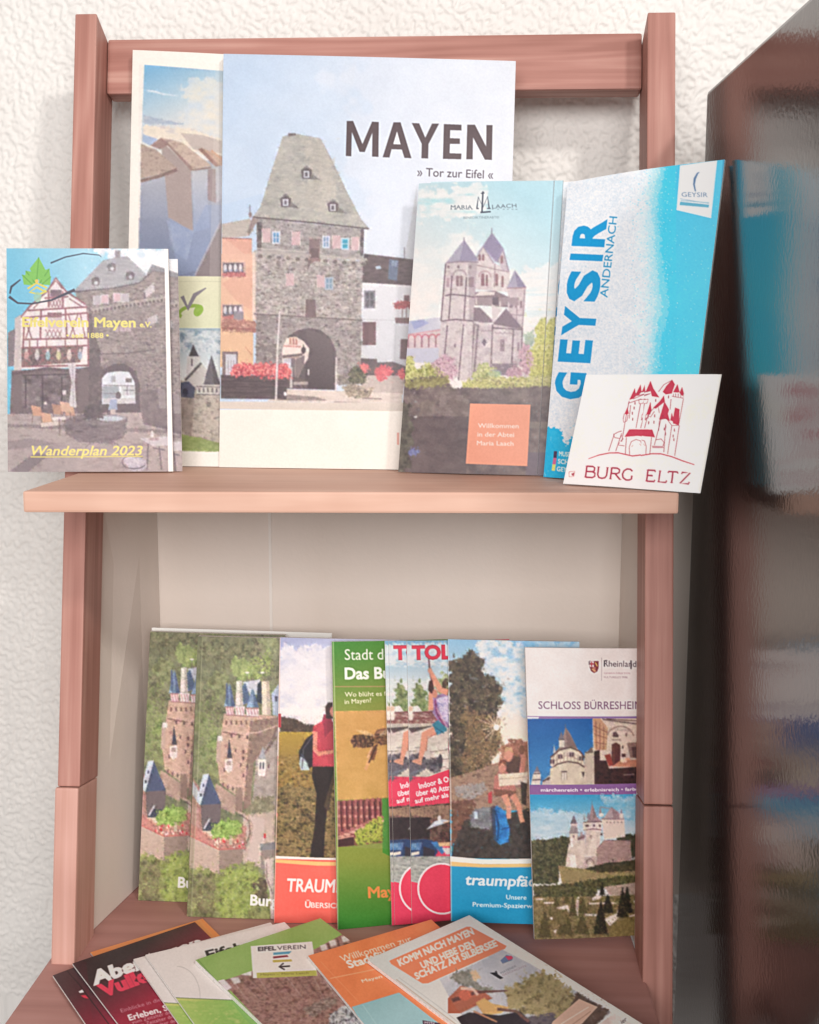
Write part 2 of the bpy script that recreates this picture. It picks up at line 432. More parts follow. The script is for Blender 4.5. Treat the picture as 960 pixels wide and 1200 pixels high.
    def finish(s, blur=0.6, grain=0.012, seed=5):
        r = blur * 0.7 * s.ss
        k = np.exp(-0.5 * (np.arange(-4, 5) / max(r, .3)) ** 2); k /= k.sum()
        for ax in (0, 1):
            pad = [(4, 4) if a == ax else (0, 0) for a in range(3)]
            P = np.pad(s.im, pad, mode='edge'); out = 0
            for i in range(9):
                sl = [slice(None)] * 3; sl[ax] = slice(i, i + s.im.shape[ax]); out = out + P[tuple(sl)] * k[i]
            s.im = out
        # crisp up, as a printed and sharpened photograph is
        kw = np.exp(-0.5 * (np.arange(-6, 7) / (1.5 * s.ss)) ** 2); kw /= kw.sum(); wide = s.im
        for ax in (0, 1):
            P = np.pad(wide, [(6, 6) if a == ax else (0, 0) for a in range(3)], mode='edge'); out = 0
            for i in range(13):
                sl = [slice(None)] * 3; sl[ax] = slice(i, i + s.im.shape[ax]); out = out + P[tuple(sl)] * kw[i]
            wide = out
        s.im = s.im + 0.55 * (s.im - wide)
        s.k = 1.0
        g = s.fbm(0, 0, s.W, s.H, 1.6, 1.6, seed, 2)[..., None] - 0.5
        g2 = s.fbm(0, 0, s.W, s.H, 40, 40, seed + 1, 3)[..., None] - 0.5
        s.im = np.clip(s.im + g * grain * 2 + g2 * 0.02, 0, 1).astype(np.float32)
        return s
    def sample(s, p):
        x = np.clip((p[..., 0] - s.x0) * s.ss - 0.5, 0, s.W - 1.001); y = np.clip((p[..., 1] - s.y0) * s.ss - 0.5, 0, s.H - 1.001)
        ix, iy = x.astype(int), y.astype(int); tx, ty = (x - ix)[..., None], (y - iy)[..., None]
        I = s.im
        return (I[iy, ix] * (1 - tx) + I[iy, ix + 1] * tx) * (1 - ty) + (I[iy + 1, ix] * (1 - tx) + I[iy + 1, ix + 1] * tx) * ty
_e = glyph_edges('H', 0.0, 0.0)
CAPH = float(max(_e[:, 1].max(), _e[:, 3].max()))
_glyphs.clear()

# ------------------------------------------------------------------ printed matter
def frame_standing(q, z, lean):
    """corners TL TR BR BL in drawing units; the lower edge stands on height z, the sheet leans back"""
    tl, tr, br, bl = q
    L, R = onz(bl, z), onz(br, z)
    b = R - L; b[2] = 0; h = np.array([-b[1], b[0], 0]); h /= np.linalg.norm(h)
    up = math.cos(math.radians(lean)) * np.array([0, 0, 1.0]) + math.sin(math.radians(lean)) * h
    n = np.cross(b / np.linalg.norm(b), up)              # towards the viewer
    return [onplane(tl, L, n), onplane(tr, L, n), onplane(br, L, n), onplane(bl, L, n)], n
def frame_lying(tl, tr, side, length, z3, zf):
    """tl, tr corners and a point further down the left edge; heights above the board at those three"""
    A, B, C = onz(tl, zf + z3[0]), onz(tr, zf + z3[1]), onz(side, zf + z3[2])
    d = (C - A) / np.linalg.norm(C - A) * length
    n = np.cross(B - A, -d); n /= np.linalg.norm(n)
    return [A, B, B + d, A + d], n
def sheet(name, label, cat, q3, n, art, gain, thick=0.0015, bow=0.0, shift=(0, 0), group=None, step=0.72, edge=None, tilt_px=None, fore=0.0):
    """a folded sheet or booklet: the printed cover and the paper body behind it"""
    tl, tr, br, bl = [np.array(c) for c in q3]
    n = n / np.linalg.norm(n)
    base = (bl + br) / 2
    root = thing(name, label, cat, base, group)
    def P(u, v, off=0.0):
        u = np.asarray(u, float)[..., None]; v = np.asarray(v, float)[..., None]
        p = (tl * (1 - u) + tr * u) * (1 - v) + (bl * (1 - u) + br * u) * v
        return p, n * (off + bow * np.sin(np.pi * u))
    pq = project(np.array([tl, tr, br, bl]))
    nx = int(max(np.linalg.norm(pq[1] - pq[0]), np.linalg.norm(pq[2] - pq[3])) / step) + 2
    ny = int(max(np.linalg.norm(pq[3] - pq[0]), np.linalg.norm(pq[2] - pq[1])) / step) + 2
    u, v = np.meshgrid(np.linspace(0, 1, nx), np.linspace(0, 1, ny))
    p, off = P(u, v)
    ink = art.sample(project(p) - np.array(shift, float))
    V = (p + off).reshape(-1, 3) + np.array([0, 0, H0])
    idx = np.arange(nx * ny).reshape(ny, nx)
    Fq = np.stack([idx[:-1, :-1], idx[1:, :-1], idx[1:, 1:], idx[:-1, 1:]], -1).reshape(-1, 4)
    me = bpy.data.meshes.new('cover')
    me.vertices.add(len(V)); me.vertices.foreach_set('co', V.astype(np.float32).ravel())
    me.loops.add(Fq.size); me.loops.foreach_set('vertex_index', Fq.astype(np.int32).ravel())
    me.polygons.add(len(Fq)); me.polygons.foreach_set('loop_start', np.arange(0, Fq.size, 4, dtype=np.int32))
    me.update(calc_edges=True)
    at = me.color_attributes.new('ink', 'FLOAT_COLOR', 'POINT')
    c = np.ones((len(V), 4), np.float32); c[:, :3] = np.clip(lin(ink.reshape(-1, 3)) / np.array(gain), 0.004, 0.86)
    at.data.foreach_set('color', c.ravel())
    me.polygons.foreach_set('use_smooth', np.ones(len(Fq), bool))
    me.materials.append(M_INK)
    link(bpy.data.objects.new('cover', me), root)
    # body of pages, a fraction of a millimetre behind the cover
    k = 9; us = np.linspace(0.0, 1.0, k)
    vs, fs = [], []
    for o in (-0.00025, -0.00025 - thick):
        for vv in (0.0, 1.0):
            pp, of = P(us, np.full(k, vv), o); vs += list(pp + of)
    a, b_, c_, d_2 = [np.arange(k) + i * k for i in range(4)]
    for i in range(k - 1):
        fs += [(a[i], b_[i], b_[i + 1], a[i + 1]), (c_[i], c_[i + 1], d_2[i + 1], d_2[i]), (a[i], a[i + 1], c_[i + 1], c_[i]), (b_[i], d_2[i], d_2[i + 1], b_[i + 1])]
    fs += [(a[0], c_[0], d_2[0], b_[0]), (a[-1], b_[-1], d_2[-1], c_[-1])]
    mesh_obj('pages', [W(x) for x in vs], [tuple(int(t) for t in f) for f in fs], edge or M_PAPER, root)
    return root

# ------------------------------------------------------------------ setting: the plastered wall
YW = 1.005
def relief(nx, nz, seed):
    """rounded trowelled plaster: band limited noise, a few millimetres from bump to bump"""
    rng = np.random.default_rng(seed)
    def blur(A, sg):
        r = int(3 * sg) + 1; k = np.exp(-0.5 * (np.arange(-r, r + 1) / sg) ** 2); k /= k.sum()
        for ax in (0, 1):
            P = np.pad(A, [(r, r) if q == ax else (0, 0) for q in (0, 1)], mode='wrap')
            A = sum(k[i] * np.take(P, np.arange(A.shape[ax]) + i, ax) for i in range(2 * r + 1))
        return A
    w0 = rng.standard_normal((nz, nx))
    a_ = blur(w0, 1.4); a_ -= blur(a_, 3.4); a_ /= a_.std()
    b_ = blur(rng.standard_normal((nz, nx)), 4.5); b_ /= b_.std()
    return np.tanh(a_ * 0.8 + 0.35 * b_)
gx = np.concatenate([[-1.6], np.arange(-0.44, 0.31, 0.00092), [1.6]]); gz = np.concatenate([[-1.35], np.arange(-0.60, 0.35, 0.00092), [1.3]])
hh = np.zeros((len(gz), len(gx))); hh[1:-1, 1:-1] = relief(len(gx) - 2, len(gz) - 2, 7) * 0.00072
X_, Z_ = np.meshgrid(gx, gz)
Vw = np.stack([X_, YW - hh, Z_ + H0], -1).reshape(-1, 3)
ix = np.arange(len(Vw)).reshape(X_.shape)
Fw = np.stack([ix[:-1, :-1], ix[:-1, 1:], ix[1:, 1:], ix[1:, :-1]], -1).reshape(-1, 4)
mw = bpy.data.meshes.new('wall')
mw.vertices.add(len(Vw)); mw.vertices.foreach_set('co', Vw.astype(np.float32).ravel())
mw.loops.add(Fw.size); mw.loops.foreach_set('vertex_index', Fw.astype(np.int32).ravel())
mw.polygons.add(len(Fw)); mw.polygons.foreach_set('loop_start', np.arange(0, Fw.size, 4, dtype=np.int32))
mw.update(calc_edges=True); mw.polygons.foreach_set('use_smooth', np.ones(len(Fw), bool)); mw.materials.append(M_WALL)
w = link(bpy.data.objects.new('wall', mw))
w['kind'] = 'structure'; w['label'] = 'rough white plaster wall behind the wooden rack'

# ------------------------------------------------------------------ the brochure rack, leaning back against the wall
LEAN = math.radians(10.3)
RU = np.array([1.0, 0, 0]); RN = np.array([0, math.cos(LEAN), -math.sin(LEAN)]); RV = np.array([0, math.sin(LEAN), math.cos(LEAN)])
R0 = ray((480, 600)) * 0.875                     # a point on the front of the uprights
BASE = R0 - RV * 0.46
RM = Matrix(((RU[0], RN[0], RV[0], BASE[0]), (RU[1], RN[1], RV[1], BASE[1]), (RU[2], RN[2], RV[2], BASE[2] + H0), (0, 0, 0, 1)))
rack = bpy.data.objects.new('brochure_rack', None); rack.empty_display_size = 0.05
rack.matrix_world = RM; COL.objects.link(rack)
rack['label'] = 'reddish stained wooden rack with two shelves of brochures, leaning against the wall'; rack['category'] = 'rack'
def part(o, local=False):
    o.parent = rack
    o.matrix_parent_inverse = Matrix.Identity(4) if local else RM.inverted()
    return o
def rbox(name, u0, u1, n0, n1, v0, v1, mat, bev=0.0012, cut=0.0):
    """box in the rack's own frame: u across, n into the wall, v up from the base; cut slopes the top to the back"""
    c = [(u0, n0, v0), (u1, n0, v0), (u1, n1, v0), (u0, n1, v0), (u0, n0, v1), (u1, n0, v1), (u1, n1, v1 - cut), (u0, n1, v1 - cut)]
    o = mesh_obj(name, c, BOX, mat)
    bm = bmesh.new(); bm.from_mesh(o.data); bmesh.ops.recalc_face_normals(bm, faces=bm.faces); bm.to_mesh(o.data); bm.free()
    if bev: bevel(o, bev, 2)
    return part(o, True)
def uv(p, n=0.0):
    P = onplane(p, R0 + RN * n, RN) - BASE
    return P @ RU, P @ RV
D = 0.043
uL0, vT = uv((88, 16)); uL1 = uL0 + 0.0168
uR1 = uv((791, 300))[0]; uR0 = uR1 - 0.0205
vs = uv((480, 590))[1]
vJL = uv((85, 922))[1]; vJR = uv((770, 943))[1]; vB = uv((80, 1131))[1]
rbox('post', uL0, uL1, 0, D, vJL, vT, M_POST, cut=0.014)
rbox('post', uR0, uR1, 0, D, vJR, uv((780, 14))[1], M_POST, cut=0.014)
rbox('foot_block', uL0 - 0.0012, uL1 - 0.0004, -0.0022, D, vB, vJL - 0.0006, M_LEG, 0.0016)
rbox('foot_block', uR0 - 0.0006, uR1 + 0.0004, -0.0018, D, vB - 0.10, vJR - 0.0008, M_POST, 0.002)
# top rail between the uprights
n_r = 0.026
vr1 = uv((440, 42), n_r)[1]; vr0 = uv((440, 107), n_r)[1]
rbox('rail', uL1 + 0.0003, uR0 - 0.0003, n_r, n_r + 0.018, vr0, vr1, M_RAIL, 0.002)
# ledge shelf: a level board in front of the uprights
fl, fr = ray((26, 570)) * 0.775, ray((796, 583)) * 0.775
bl_, br_ = ray((26, 597)) * 0.775, ray((793, 607)) * 0.775
ZS = 0.5 * (fl[2] + fr[2])
xl, xr, yf = fl[0], fr[0], 0.5 * (fl[1] + fr[1])
th = 0.5 * ((fl[2] - bl_[2]) + (fr[2] - br_[2]))
yb = 0.945
o = hexa('shelf', [(xl, fl[1], ZS - th), (xr, fr[1], ZS - th), (xr, yb, ZS - th), (xl, yb, ZS - th),
                   (xl, fl[1], ZS), (xr, fr[1], ZS), (xr, yb, ZS), (xl, yb, ZS)], M_SHELF, None, 0.0016); part(o)
# lower compartment: floor board, sides and back
ZF = onplane((93, 1129), R0, RN)[2]
e1, e2 = onz((740, 1098), ZF), onz((771, 1190), ZF)
er = lambda y: e1[0] + (y - e1[1]) * (e2[0] - e1[0]) / (e2[1] - e1[1])    # right edge of the board
o = hexa('bottom_board', [c for zz in (ZF - 0.016, ZF) for c in
         [np.array([-0.312, 0.60, zz]), np.array([er(0.60), 0.60, zz]), np.array([er(0.986), 0.986, zz]), np.array([-0.31, 0.986, zz])]], M_FLOOR, None, 0.0015); part(o)
YB = 0.985
zt = ZS - th - 0.0005
def side(x_front, x_back, t):
    """side of the compartment: from the sloping back of an upright to the back panel"""
    def yp(z): return BASE[1] + RN[1] * D + (z - BASE[2] - RN[2] * D) * math.tan(LEAN) + 0.0004
    c = []
    for z in (ZF + 0.0005, zt):
        c += [(x_front, yp(z), z), (x_front + t, yp(z), z), (x_back + t, YB - 0.0005, z), (x_back, YB - 0.0005, z)]
    return part(hexa('side_panel', c, M_PANEL, None))
side(BASE[0] + uL1 - 0.004, -0.2690, -0.004)
side(BASE[0] + uR0 + 0.001, 0.1205, 0.004)
sx = ony((317, 660), YB)[0]
part(hexa('back_panel', [(-0.277, YB, ZF - 0.02), (sx - 0.0006, YB, ZF - 0.02), (sx - 0.0006, YB + 0.006, ZF - 0.02), (-0.277, YB + 0.006, ZF - 0.02),
                    (-0.277, YB, zt + .006), (sx - 0.0006, YB, zt + .006), (sx - 0.0006, YB + 0.006, zt + .006), (-0.277, YB + 0.006, zt + .006)], M_PANEL, None))
part(hexa('back_panel', [(sx + 0.0006, YB, ZF - 0.02), (0.215, YB, ZF - 0.02), (0.215, YB + 0.006, ZF - 0.02), (sx + 0.0006, YB + 0.006, ZF - 0.02),
                    (sx + 0.0006, YB, zt + .006), (0.215, YB, zt + .006), (0.215, YB + 0.006, zt + .006), (sx + 0.0006, YB + 0.006, zt + .006)], M_PANEL, None))
part(hexa('joint_strip', [(sx - 0.0012, YB - 0.0006, ZF + .001), (sx + 0.0012, YB - 0.0006, ZF + .001), (sx + 0.0012, YB - 0.0001, ZF + .001), (sx - 0.0012, YB - 0.0001, ZF + .001),
                    (sx - 0.0012, YB - 0.0006, zt), (sx + 0.0012, YB - 0.0006, zt), (sx + 0.0012, YB - 0.0001, zt), (sx - 0.0012, YB - 0.0001, zt)], M_STRIP, None))

# ------------------------------------------------------------------ dark glossy cabinet on the right
cb = ony((833, 108), 0.90)
cbot = ony((786, 1173), 0.90)
xcab = 0.5 * (cb[0] + cbot[0])
yaw = math.radians(2.0)
cd, cw = 0.38, 0.42
dv = np.array([math.sin(yaw), -math.cos(yaw)]); wv = np.array([math.cos(yaw), math.sin(yaw)])
a0 = np.array([xcab, 0.90])
cq = [a0, a0 + dv * cd, a0 + dv * cd + wv * cw, a0 + wv * cw]
cz0, cz1 = -1.33, cb[2]
cabinet = thing('cabinet', 'tall dark cabinet with a glossy side that mirrors the brochures, right of the rack', 'cabinet', (*(sum(cq) / 4), cz0))
hexa('body', [(*p, cz0) for p in cq] + [(*p, cz1) for p in cq], M_CAB, cabinet, 0.0025)

# ------------------------------------------------------------------ the printed pictures
rnd = random.Random(4)
def shutter(a, x0, y0, x1, y1, k=4, flip=False):
    a.rect(x0, y0, x1, y1, (232, 220, 220))
    w = (x1 - x0) / k; h = y1 - y0
    for i in range(-k, k + 1):
        xa = x0 + i * w
        p = [(xa, y0), (xa + w * .5, y0), (xa + w * .5 + h * .75, y1), (xa + h * .75, y1)]
        p = [(min(max(x, x0), x1), y) for x, y in p]
        if flip: p = [(x0 + x1 - x, y) for x, y in p]
        a.poly(p, (176, 112, 122), .8)
def win(a, x0, y0, x1, y1, fr, gl, w=3, bars=1):
    a.rect(x0, y0, x1, y1, fr); a.rect(x0 + w, y0 + w, x1 - w, y1 - w, gl)
    for i in range(bars):
        xm = x0 + (x1 - x0) * (i + 1) / (bars + 1); a.rect(xm - w / 3, y0, xm + w / 3, y1, fr)
    a.rect(x0, (y0 + y1) / 2 - w / 4, x1, (y0 + y1) / 2 + w / 4, fr)

def art_mayen():
    a = Art(250, 55, 615, 562, (240, 233, 224))
    sky = [(262, 50), (610, 50), (610, 480), (250, 480)]
    a.grad(sky, (184, 209, 238), (230, 234, 242), (270, 150), (590, 230))
    a.noise([(262, 60), (420, 60), (400, 200), (262, 240)], [(196, 214, 236), (222, 230, 241)], 90, 60, seed=3, al=.35)
    a.noise([(400, 60), (610, 60), (610, 330), (430, 300)], [(218, 225, 239), (228, 232, 242)], 80, 60, rag=40, seed=4, al=.5)
    # church spire, dark roof and white house on the right
    a.T(260, 140, 4)
    a.poly([(917, 300), (858, 650), (905, 660)], (206, 210, 218)); a.line([(857, 600), (857, 655)], 4, (120, 110, 120))
    a.noise([(668, 630), (900, 657), (895, 782), (652, 765)], [(78, 62, 68), (104, 86, 90)], 30, 8, seed=6)
    a.poly([(786, 655), (830, 662), (822, 757), (780, 750)], (92, 104, 132)); a.poly([(797, 662), (826, 664), (820, 690), (795, 686)], (120, 140, 165))
    a.poly([(720, 690), (742, 686), (750, 700), (726, 703)], (178, 196, 214))
    a.T(250, 290, 4)
    a.grad([(698, 165), (945, 180), (930, 560), (690, 540)], (226, 226, 232), (206, 208, 216), (700, 170), (800, 540))
    a.line([(700, 338), (850, 342)], 4, (196, 196, 202)); a.line([(857, 340), (850, 530)], 5, (198, 200, 208))
    a.line([(698, 170), (930, 184)], 9, (236, 236, 240))
    win(a, 708, 203, 760, 286, (128, 124, 134), (88, 88, 96), 9)
    a.rect(700, 350, 763, 458, (112, 80, 86)); a.rect(706, 356, 730, 454, (104, 72, 78))
    a.rect(895, 225, 920, 262, (120, 90, 96)); a.noise([(848, 258), (925, 248), (925, 285), (850, 290)], [(140, 60, 66), (190, 90, 96)], 8, rag=6, seed=9)
    a.rect(862, 290, 920, 332, (214, 214, 220)); a.lines((120, 90, 94), 4, [(888, 290), (886, 330)], [(906, 288), (906, 330)])
    a.poly([(852, 330), (925, 330), (920, 358), (856, 355)], (124, 92, 96))
    a.poly([(880, 430), (915, 430), (915, 526), (876, 522)], (116, 88, 94))
    a.poly([(690, 520), (768, 523), (770, 540), (842, 536), (910, 560), (900, 640), (690, 600)], (98, 82, 88))
    # low wall and flowers on the right
    a.noise([(690, 600), (900, 600), (890, 690), (700, 690)], [(186, 170, 164), (206, 190, 182)], 14, 8, seed=2)
    # orange house on the left
    a.T(260, 140, 4)
    a.noise([(0, 490), (135, 465), (150, 520), (122, 548), (0, 560)], [(178, 168, 160), (200, 188, 178)], 20, 6, seed=8)
    a.line([(132, 400), (132, 455)], 3, (110, 96, 100)); a.ell(134, 448, 8, 14, (150, 130, 130))
    a.poly([(0, 556), (142, 560), (140, 830), (0, 830)], (232, 178, 156))
    a.poly([(20, 560), (142, 562), (142, 660)], (224, 160, 140), .7)
    a.line([(0, 556), (142, 560)], 5, (150, 100, 92))
    a.T(250, 290, 4)
    a.grad([(-10, 30), (188, 30), (188, 560), (-10, 560)], (234, 182, 158), (236, 190, 148), (80, 40), (80, 540))
    a.poly([(40, 170), (190, 80), (190, 300), (120, 260)], (222, 160, 138), .55)
    a.rect(184, 20, 206, 340, (232, 206, 190)); a.rect(196, 20, 206, 330, (206, 184, 172))
    for (x0, y0, x1, y1) in ((42, 68, 152, 138), (42, 266, 142, 340)):
        a.rect(x0, y0, x1, y1, (206, 170, 160)); a.rect(x0 + 4, y0 + 5, x1 - 10, y1 - 12, (112, 98, 108))
        for i in range(4): a.ell(x0 + 14 + i * 24, y0 + 28, 8, 18, (222, 214, 220)); a.ell(x0 + 20 + i * 24, y0 + 40, 5, 6, (150, 150, 180))
        a.noise([(x0, y1 - 20), (x1, y1 - 22), (x1, y1), (x0, y1)], [(176, 90, 92), (214, 130, 126)], 6, rag=5, seed=12)
    a.rect(96, 300, 142, 362, (150, 140, 150)); a.noise([(40, 330), (200, 345), (205, 400), (40, 395)], [(196, 136, 118), (160, 104, 96), (222, 170, 150)], 10, 6, rag=5, seed=4)
    a.line([(40, 378), (205, 384)], 8, (160, 100, 92)); a.line([(150, 465), (182, 505)], 3, (190, 120, 100))
    a.rect(42, 488, 116, 605, (132, 112, 116)); a.rect(58, 500, 108, 600, (206, 206, 216)); a.lines((150, 140, 148), 3, [(70, 530), (70, 600)], [(84, 530), (84, 600)], [(96, 530), (96, 600)])
    # gate tower: stone walls
    a.stones([(204, 30), (702, 66), (694, 345), (200, 316)], (178, 168, 166), 22, 11, 24, 5, 22)
    a.stones([(202, 312), (698, 340), (690, 640), (600, 645), (330, 610), (200, 600)], (160, 149, 148), 24, 12, 18, 6, 16)
    a.poly([(202, 316), (330, 322), (280, 420), (330, 600), (202, 600)], (112, 98, 102), .35)
    a.T(260, 140, 4)
    a.stones([(162, 462), (668, 515), (664, 660), (166, 640)], (164, 156, 156), 20, 10, 18, 7, 12)
    a.T(250, 290, 4)
    a.flecks([(206, 40), (700, 72), (694, 340), (202, 312)], 1500, (2.4, 6.5), [(120, 108, 108), (150, 138, 136), (176, 165, 162), (204, 194, 188)], 3, 9, .3, (.5, .95), 1.7)
    a.flecks([(202, 320), (696, 344), (690, 640), (600, 640), (580, 480), (500, 385), (400, 390), (330, 470), (325, 600), (204, 600)], 1300, (2.4, 6.5), [(104, 92, 94), (136, 124, 124), (160, 149, 148), (184, 174, 170)], 4, 9, .3, (.5, .95), 1.7)
    a.T(260, 140, 4)
    a.flecks([(166, 480), (662, 518), (660, 610), (166, 600)], 600, (2, 5), [(112, 103, 105), (150, 142, 143), (176, 168, 166)], 5, 9, .3, (.5, .9), 1.7)
    # roof
    roof = [(287, 80), (352, 70), (464, 92), (500, 160), (545, 250), (604, 375), (655, 472), (690, 512), (145, 457), (182, 410), (236, 235)]
    a.noise(roof, [(150, 148, 144), (176, 173, 166), (196, 190, 178)], 60, 40, seed=21)
    a.noise([(390, 95), (480, 115), (540, 260), (520, 440), (420, 430), (400, 250)], [(186, 178, 166), (214, 202, 184)], 40, 60, rag=22, seed=23, al=.6)
    a.noise(roof, [(120, 118, 118), (200, 196, 190)], 30, 2.2, seed=25, al=.22, oc=3)
    a.flecks(roof, 1500, (1.6, 3.6), [(138, 136, 134), (172, 168, 160), (206, 198, 184)], 6, 16, .25, (.25, .6), 2.6)
    a.line([(352, 70), (464, 92), (500, 160), (604, 375), (655, 472), (690, 512)], 3, (150, 140, 134), .7)
    a.rect(312, 66, 348, 78, (110, 98, 100))
    a.line([(145, 458), (420, 484), (692, 514)], 7, (92, 80, 84)); a.poly([(145, 458), (172, 470), (165, 480), (128, 548), (118, 530)], (150, 134, 130))
    for (x, y) in ((398, 252), (300, 384), (522, 408)):
        a.poly([(x + 10, y - 10), (x + 66, y + 34), (x - 10, y + 26)], (104, 96, 96), .75)
        a.poly([(x - 26, y - 12), (x, y - 36), (x + 26, y - 12), (x + 20, y + 26), (x - 20, y + 26)], (92, 80, 86))
        a.poly([(x - 26, y - 10), (x, y - 36), (x + 26, y - 10), (x, y - 24)], (128, 116, 118))
        a.rect(x - 13, y - 10, x + 13, y + 22, (206, 206, 216)); a.rect(x - 7, y - 3, x + 6, y + 16, (96, 88, 100))
    a.stones([(165, 480), (190, 482), (186, 620), (166, 620)], (110, 100, 104), 16, 14, 24, 9, 10)
    a.stones([(652, 515), (668, 515), (664, 640), (650, 640)], (100, 90, 96), 14, 14, 24, 9, 10)
    shutter(a, 188, 510, 230, 578); win(a, 236, 525, 275, 584, (206, 214, 228), (92, 150, 196), 7)
    shutter(a, 328, 526, 370, 590, flip=True); win(a, 472, 546, 508, 604, (212, 218, 232), (120, 150, 184), 7)
    shutter(a, 518, 545, 558, 606, flip=True); win(a, 560, 556, 598, 612, (196, 216, 232), (48, 166, 204), 7, 0); shutter(a, 608, 552, 646, 615, flip=True)
    a.poly([(412, 552), (462, 554), (460, 660), (408, 655)], (132, 108, 110)); a.rect(408, 549, 464, 560, (168, 152, 150)); a.rect(416, 605, 456, 648, (108, 86, 90))
    for i in range(12):
        t = i / 11; x = 176 + t * 482; y = 626 + t * 36
        if 398 < x < 468: continue
        a.poly([(x - 24, y - 14), (x + 24, y - 10), (x + 24, y + 2), (x - 24, y - 2)], (176, 166, 162))
        a.ell(x, y + 12, 18, 14, (176, 166, 162)); a.ell(x + 5, y + 16, 11, 9, (104, 92, 94), .8)
    a.line([(166, 606), (400, 622)], 5, (196, 186, 180)); a.line([(464, 640), (664, 660)], 5, (196, 186, 180))
    a.poly([(404, 652), (464, 656), (462, 668), (440, 664), (405, 690)], (146, 118, 116))
    shutter(a, 301, 722, 340, 780); shutter(a, 446, 730, 484, 788); win(a, 484, 740, 524, 800, (176, 186, 204), (120, 150, 176), 7)
    a.poly([(405, 660), (420, 664), (400, 720)], (110, 96, 98), .7)
    a.T(250, 290, 4)
    a.line([(190, 312), (440, 326), (700, 342)], 7, (120, 106, 108)); a.line([(190, 305), (440, 319), (700, 335)], 4, (186, 174, 170))
    a.poly([(432, 242), (480, 246), (484, 330), (430, 322)], (120, 98, 102)); a.line([(432, 240), (430, 326)], 5, (190, 178, 174)); a.line([(482, 244), (486, 330)], 3, (170, 158, 156))
    # archway
    arch = [(322, 600), (326, 470), (350, 420), (395, 388), (450, 378), (505, 388), (550, 425), (575, 480), (580, 560), (576, 668), (345, 662)]
    a.line([(585, 520), (583, 470), (556, 418), (508, 380), (450, 369), (390, 380), (345, 412)], 12, (158, 148, 146))
    a.poly(arch, (92, 78, 84))
    a.grad([(440, 378), (550, 425), (580, 560), (576, 668), (430, 660)], (104, 90, 94), (72, 58, 64), (560, 420), (480, 640))
    a.poly([(324, 475), (345, 425), (385, 418), (425, 440), (452, 475), (446, 520), (420, 560), (400, 610), (372, 640), (345, 600), (324, 590)], (232, 214, 206))
    a.rect(356, 420, 396, 458, (220, 186, 168)); a.lines((176, 110, 100), 6, [(362, 425), (362, 455)], [(376, 425), (378, 458)], [(391, 430), (391, 458)])
    a.line([(330, 462), (412, 466)], 6, (196, 130, 120)); a.rect(326, 505, 405, 520, (176, 150, 140)); a.line([(325, 512), (420, 502)], 12, (110, 92, 96))
    a.rect(330, 520, 372, 600, (196, 190, 200)); a.rect(334, 540, 362, 580, (230, 230, 240)); a.rect(366, 520, 384, 640, (120, 106, 112))
    a.poly([(385, 525), (430, 505), (426, 560), (398, 610), (385, 620)], (128, 112, 114)); a.ell(424, 482, 11, 16, (78, 64, 72)); a.line([(424, 455), (424, 500)], 4, (70, 58, 66))
    a.poly([(345, 600), (400, 612), (445, 630), (440, 660), (345, 662)], (100, 84, 88)); a.rect(376, 630, 446, 644, (176, 160, 156)); a.rect(444, 572, 451, 600, (220, 214, 216))
    a.rect(360, 560, 372, 660, (196, 186, 186))
    a.line([(578, 515), (575, 672)], 8, (214, 204, 204)); a.ell(590, 456, 6, 9, (96, 84, 90))
    # forecourt, planter with red flowers, pole, topiary
    a.noise([(330, 664), (885, 684), (885, 728), (250, 722)], [(212, 194, 184), (230, 214, 204)], 60, 5, seed=31)
    a.poly([(350, 690), (480, 700), (540, 718), (300, 716), (340, 700)], (150, 132, 130)); a.poly([(560, 722), (700, 726), (680, 730), (580, 728)], (150, 132, 130))
    a.noise([(36, 598), (348, 600), (344, 712), (36, 708)], [(76, 62, 68), (98, 82, 86)], 40, 6, seed=33)
    a.lines((66, 54, 60), 3, [(40, 626), (346, 628)], [(40, 652), (346, 655)], [(40, 680), (346, 683)])
    a.noise([(84, 560), (140, 538), (230, 545), (330, 540), (368, 570), (360, 612), (90, 605)], [(186, 66, 78), (228, 98, 104), (236, 138, 134)], 12, rag=14, seed=34)
    a.flecks([(84, 565), (140, 540), (230, 548), (330, 545), (366, 572), (360, 606), (90, 600)], 420, (2.5, 6), [(150, 44, 58), (206, 78, 88), (236, 120, 120), (246, 170, 160)], 7, 6, .35)
    a.ell(338, 686, 7, 10, (240, 238, 240))
    a.line([(313, 298), (302, 480), (295, 714)], (8, 9, 10), (222, 212, 210)); a.line([(317, 298), (307, 480), (300, 714)], 2, (160, 150, 152))
    a.noise([(585, 600), (630, 590), (640, 640), (590, 645)], [(110, 98, 100), (150, 140, 130)], 10, rag=10, seed=36)
    a.noise([(632, 590), (650, 565), (690, 555), (722, 590), (712, 640), (640, 640)], [(66, 62, 58), (98, 92, 78), (130, 122, 96)], 9, rag=10, seed=37)
    a.noise([(606, 655), (650, 640), (700, 650), (755, 660), (730, 700), (680, 708), (630, 698)], [(120, 104, 92), (176, 160, 140), (196, 176, 156)], 14, rag=6, seed=38)
    a.flecks([(632, 590), (650, 565), (690, 555), (722, 590), (712, 640), (640, 640)], 260, (2, 5), [(44, 44, 38), (84, 82, 62), (130, 126, 92)], 8, 6, .3)
    a.flecks([(606, 655), (650, 640), (700, 650), (755, 660), (730, 700), (680, 708), (630, 698)], 200, (2, 5), [(96, 82, 74), (160, 142, 124), (206, 186, 166)], 9, 6, .3)
    a.line([(700, 706), (790, 710)], 6, (140, 122, 120))
    a.noise([(680, 545), (720, 545), (740, 565), (720, 585), (690, 575)], [(214, 90, 100), (236, 130, 130)], 9, rag=9, seed=39)
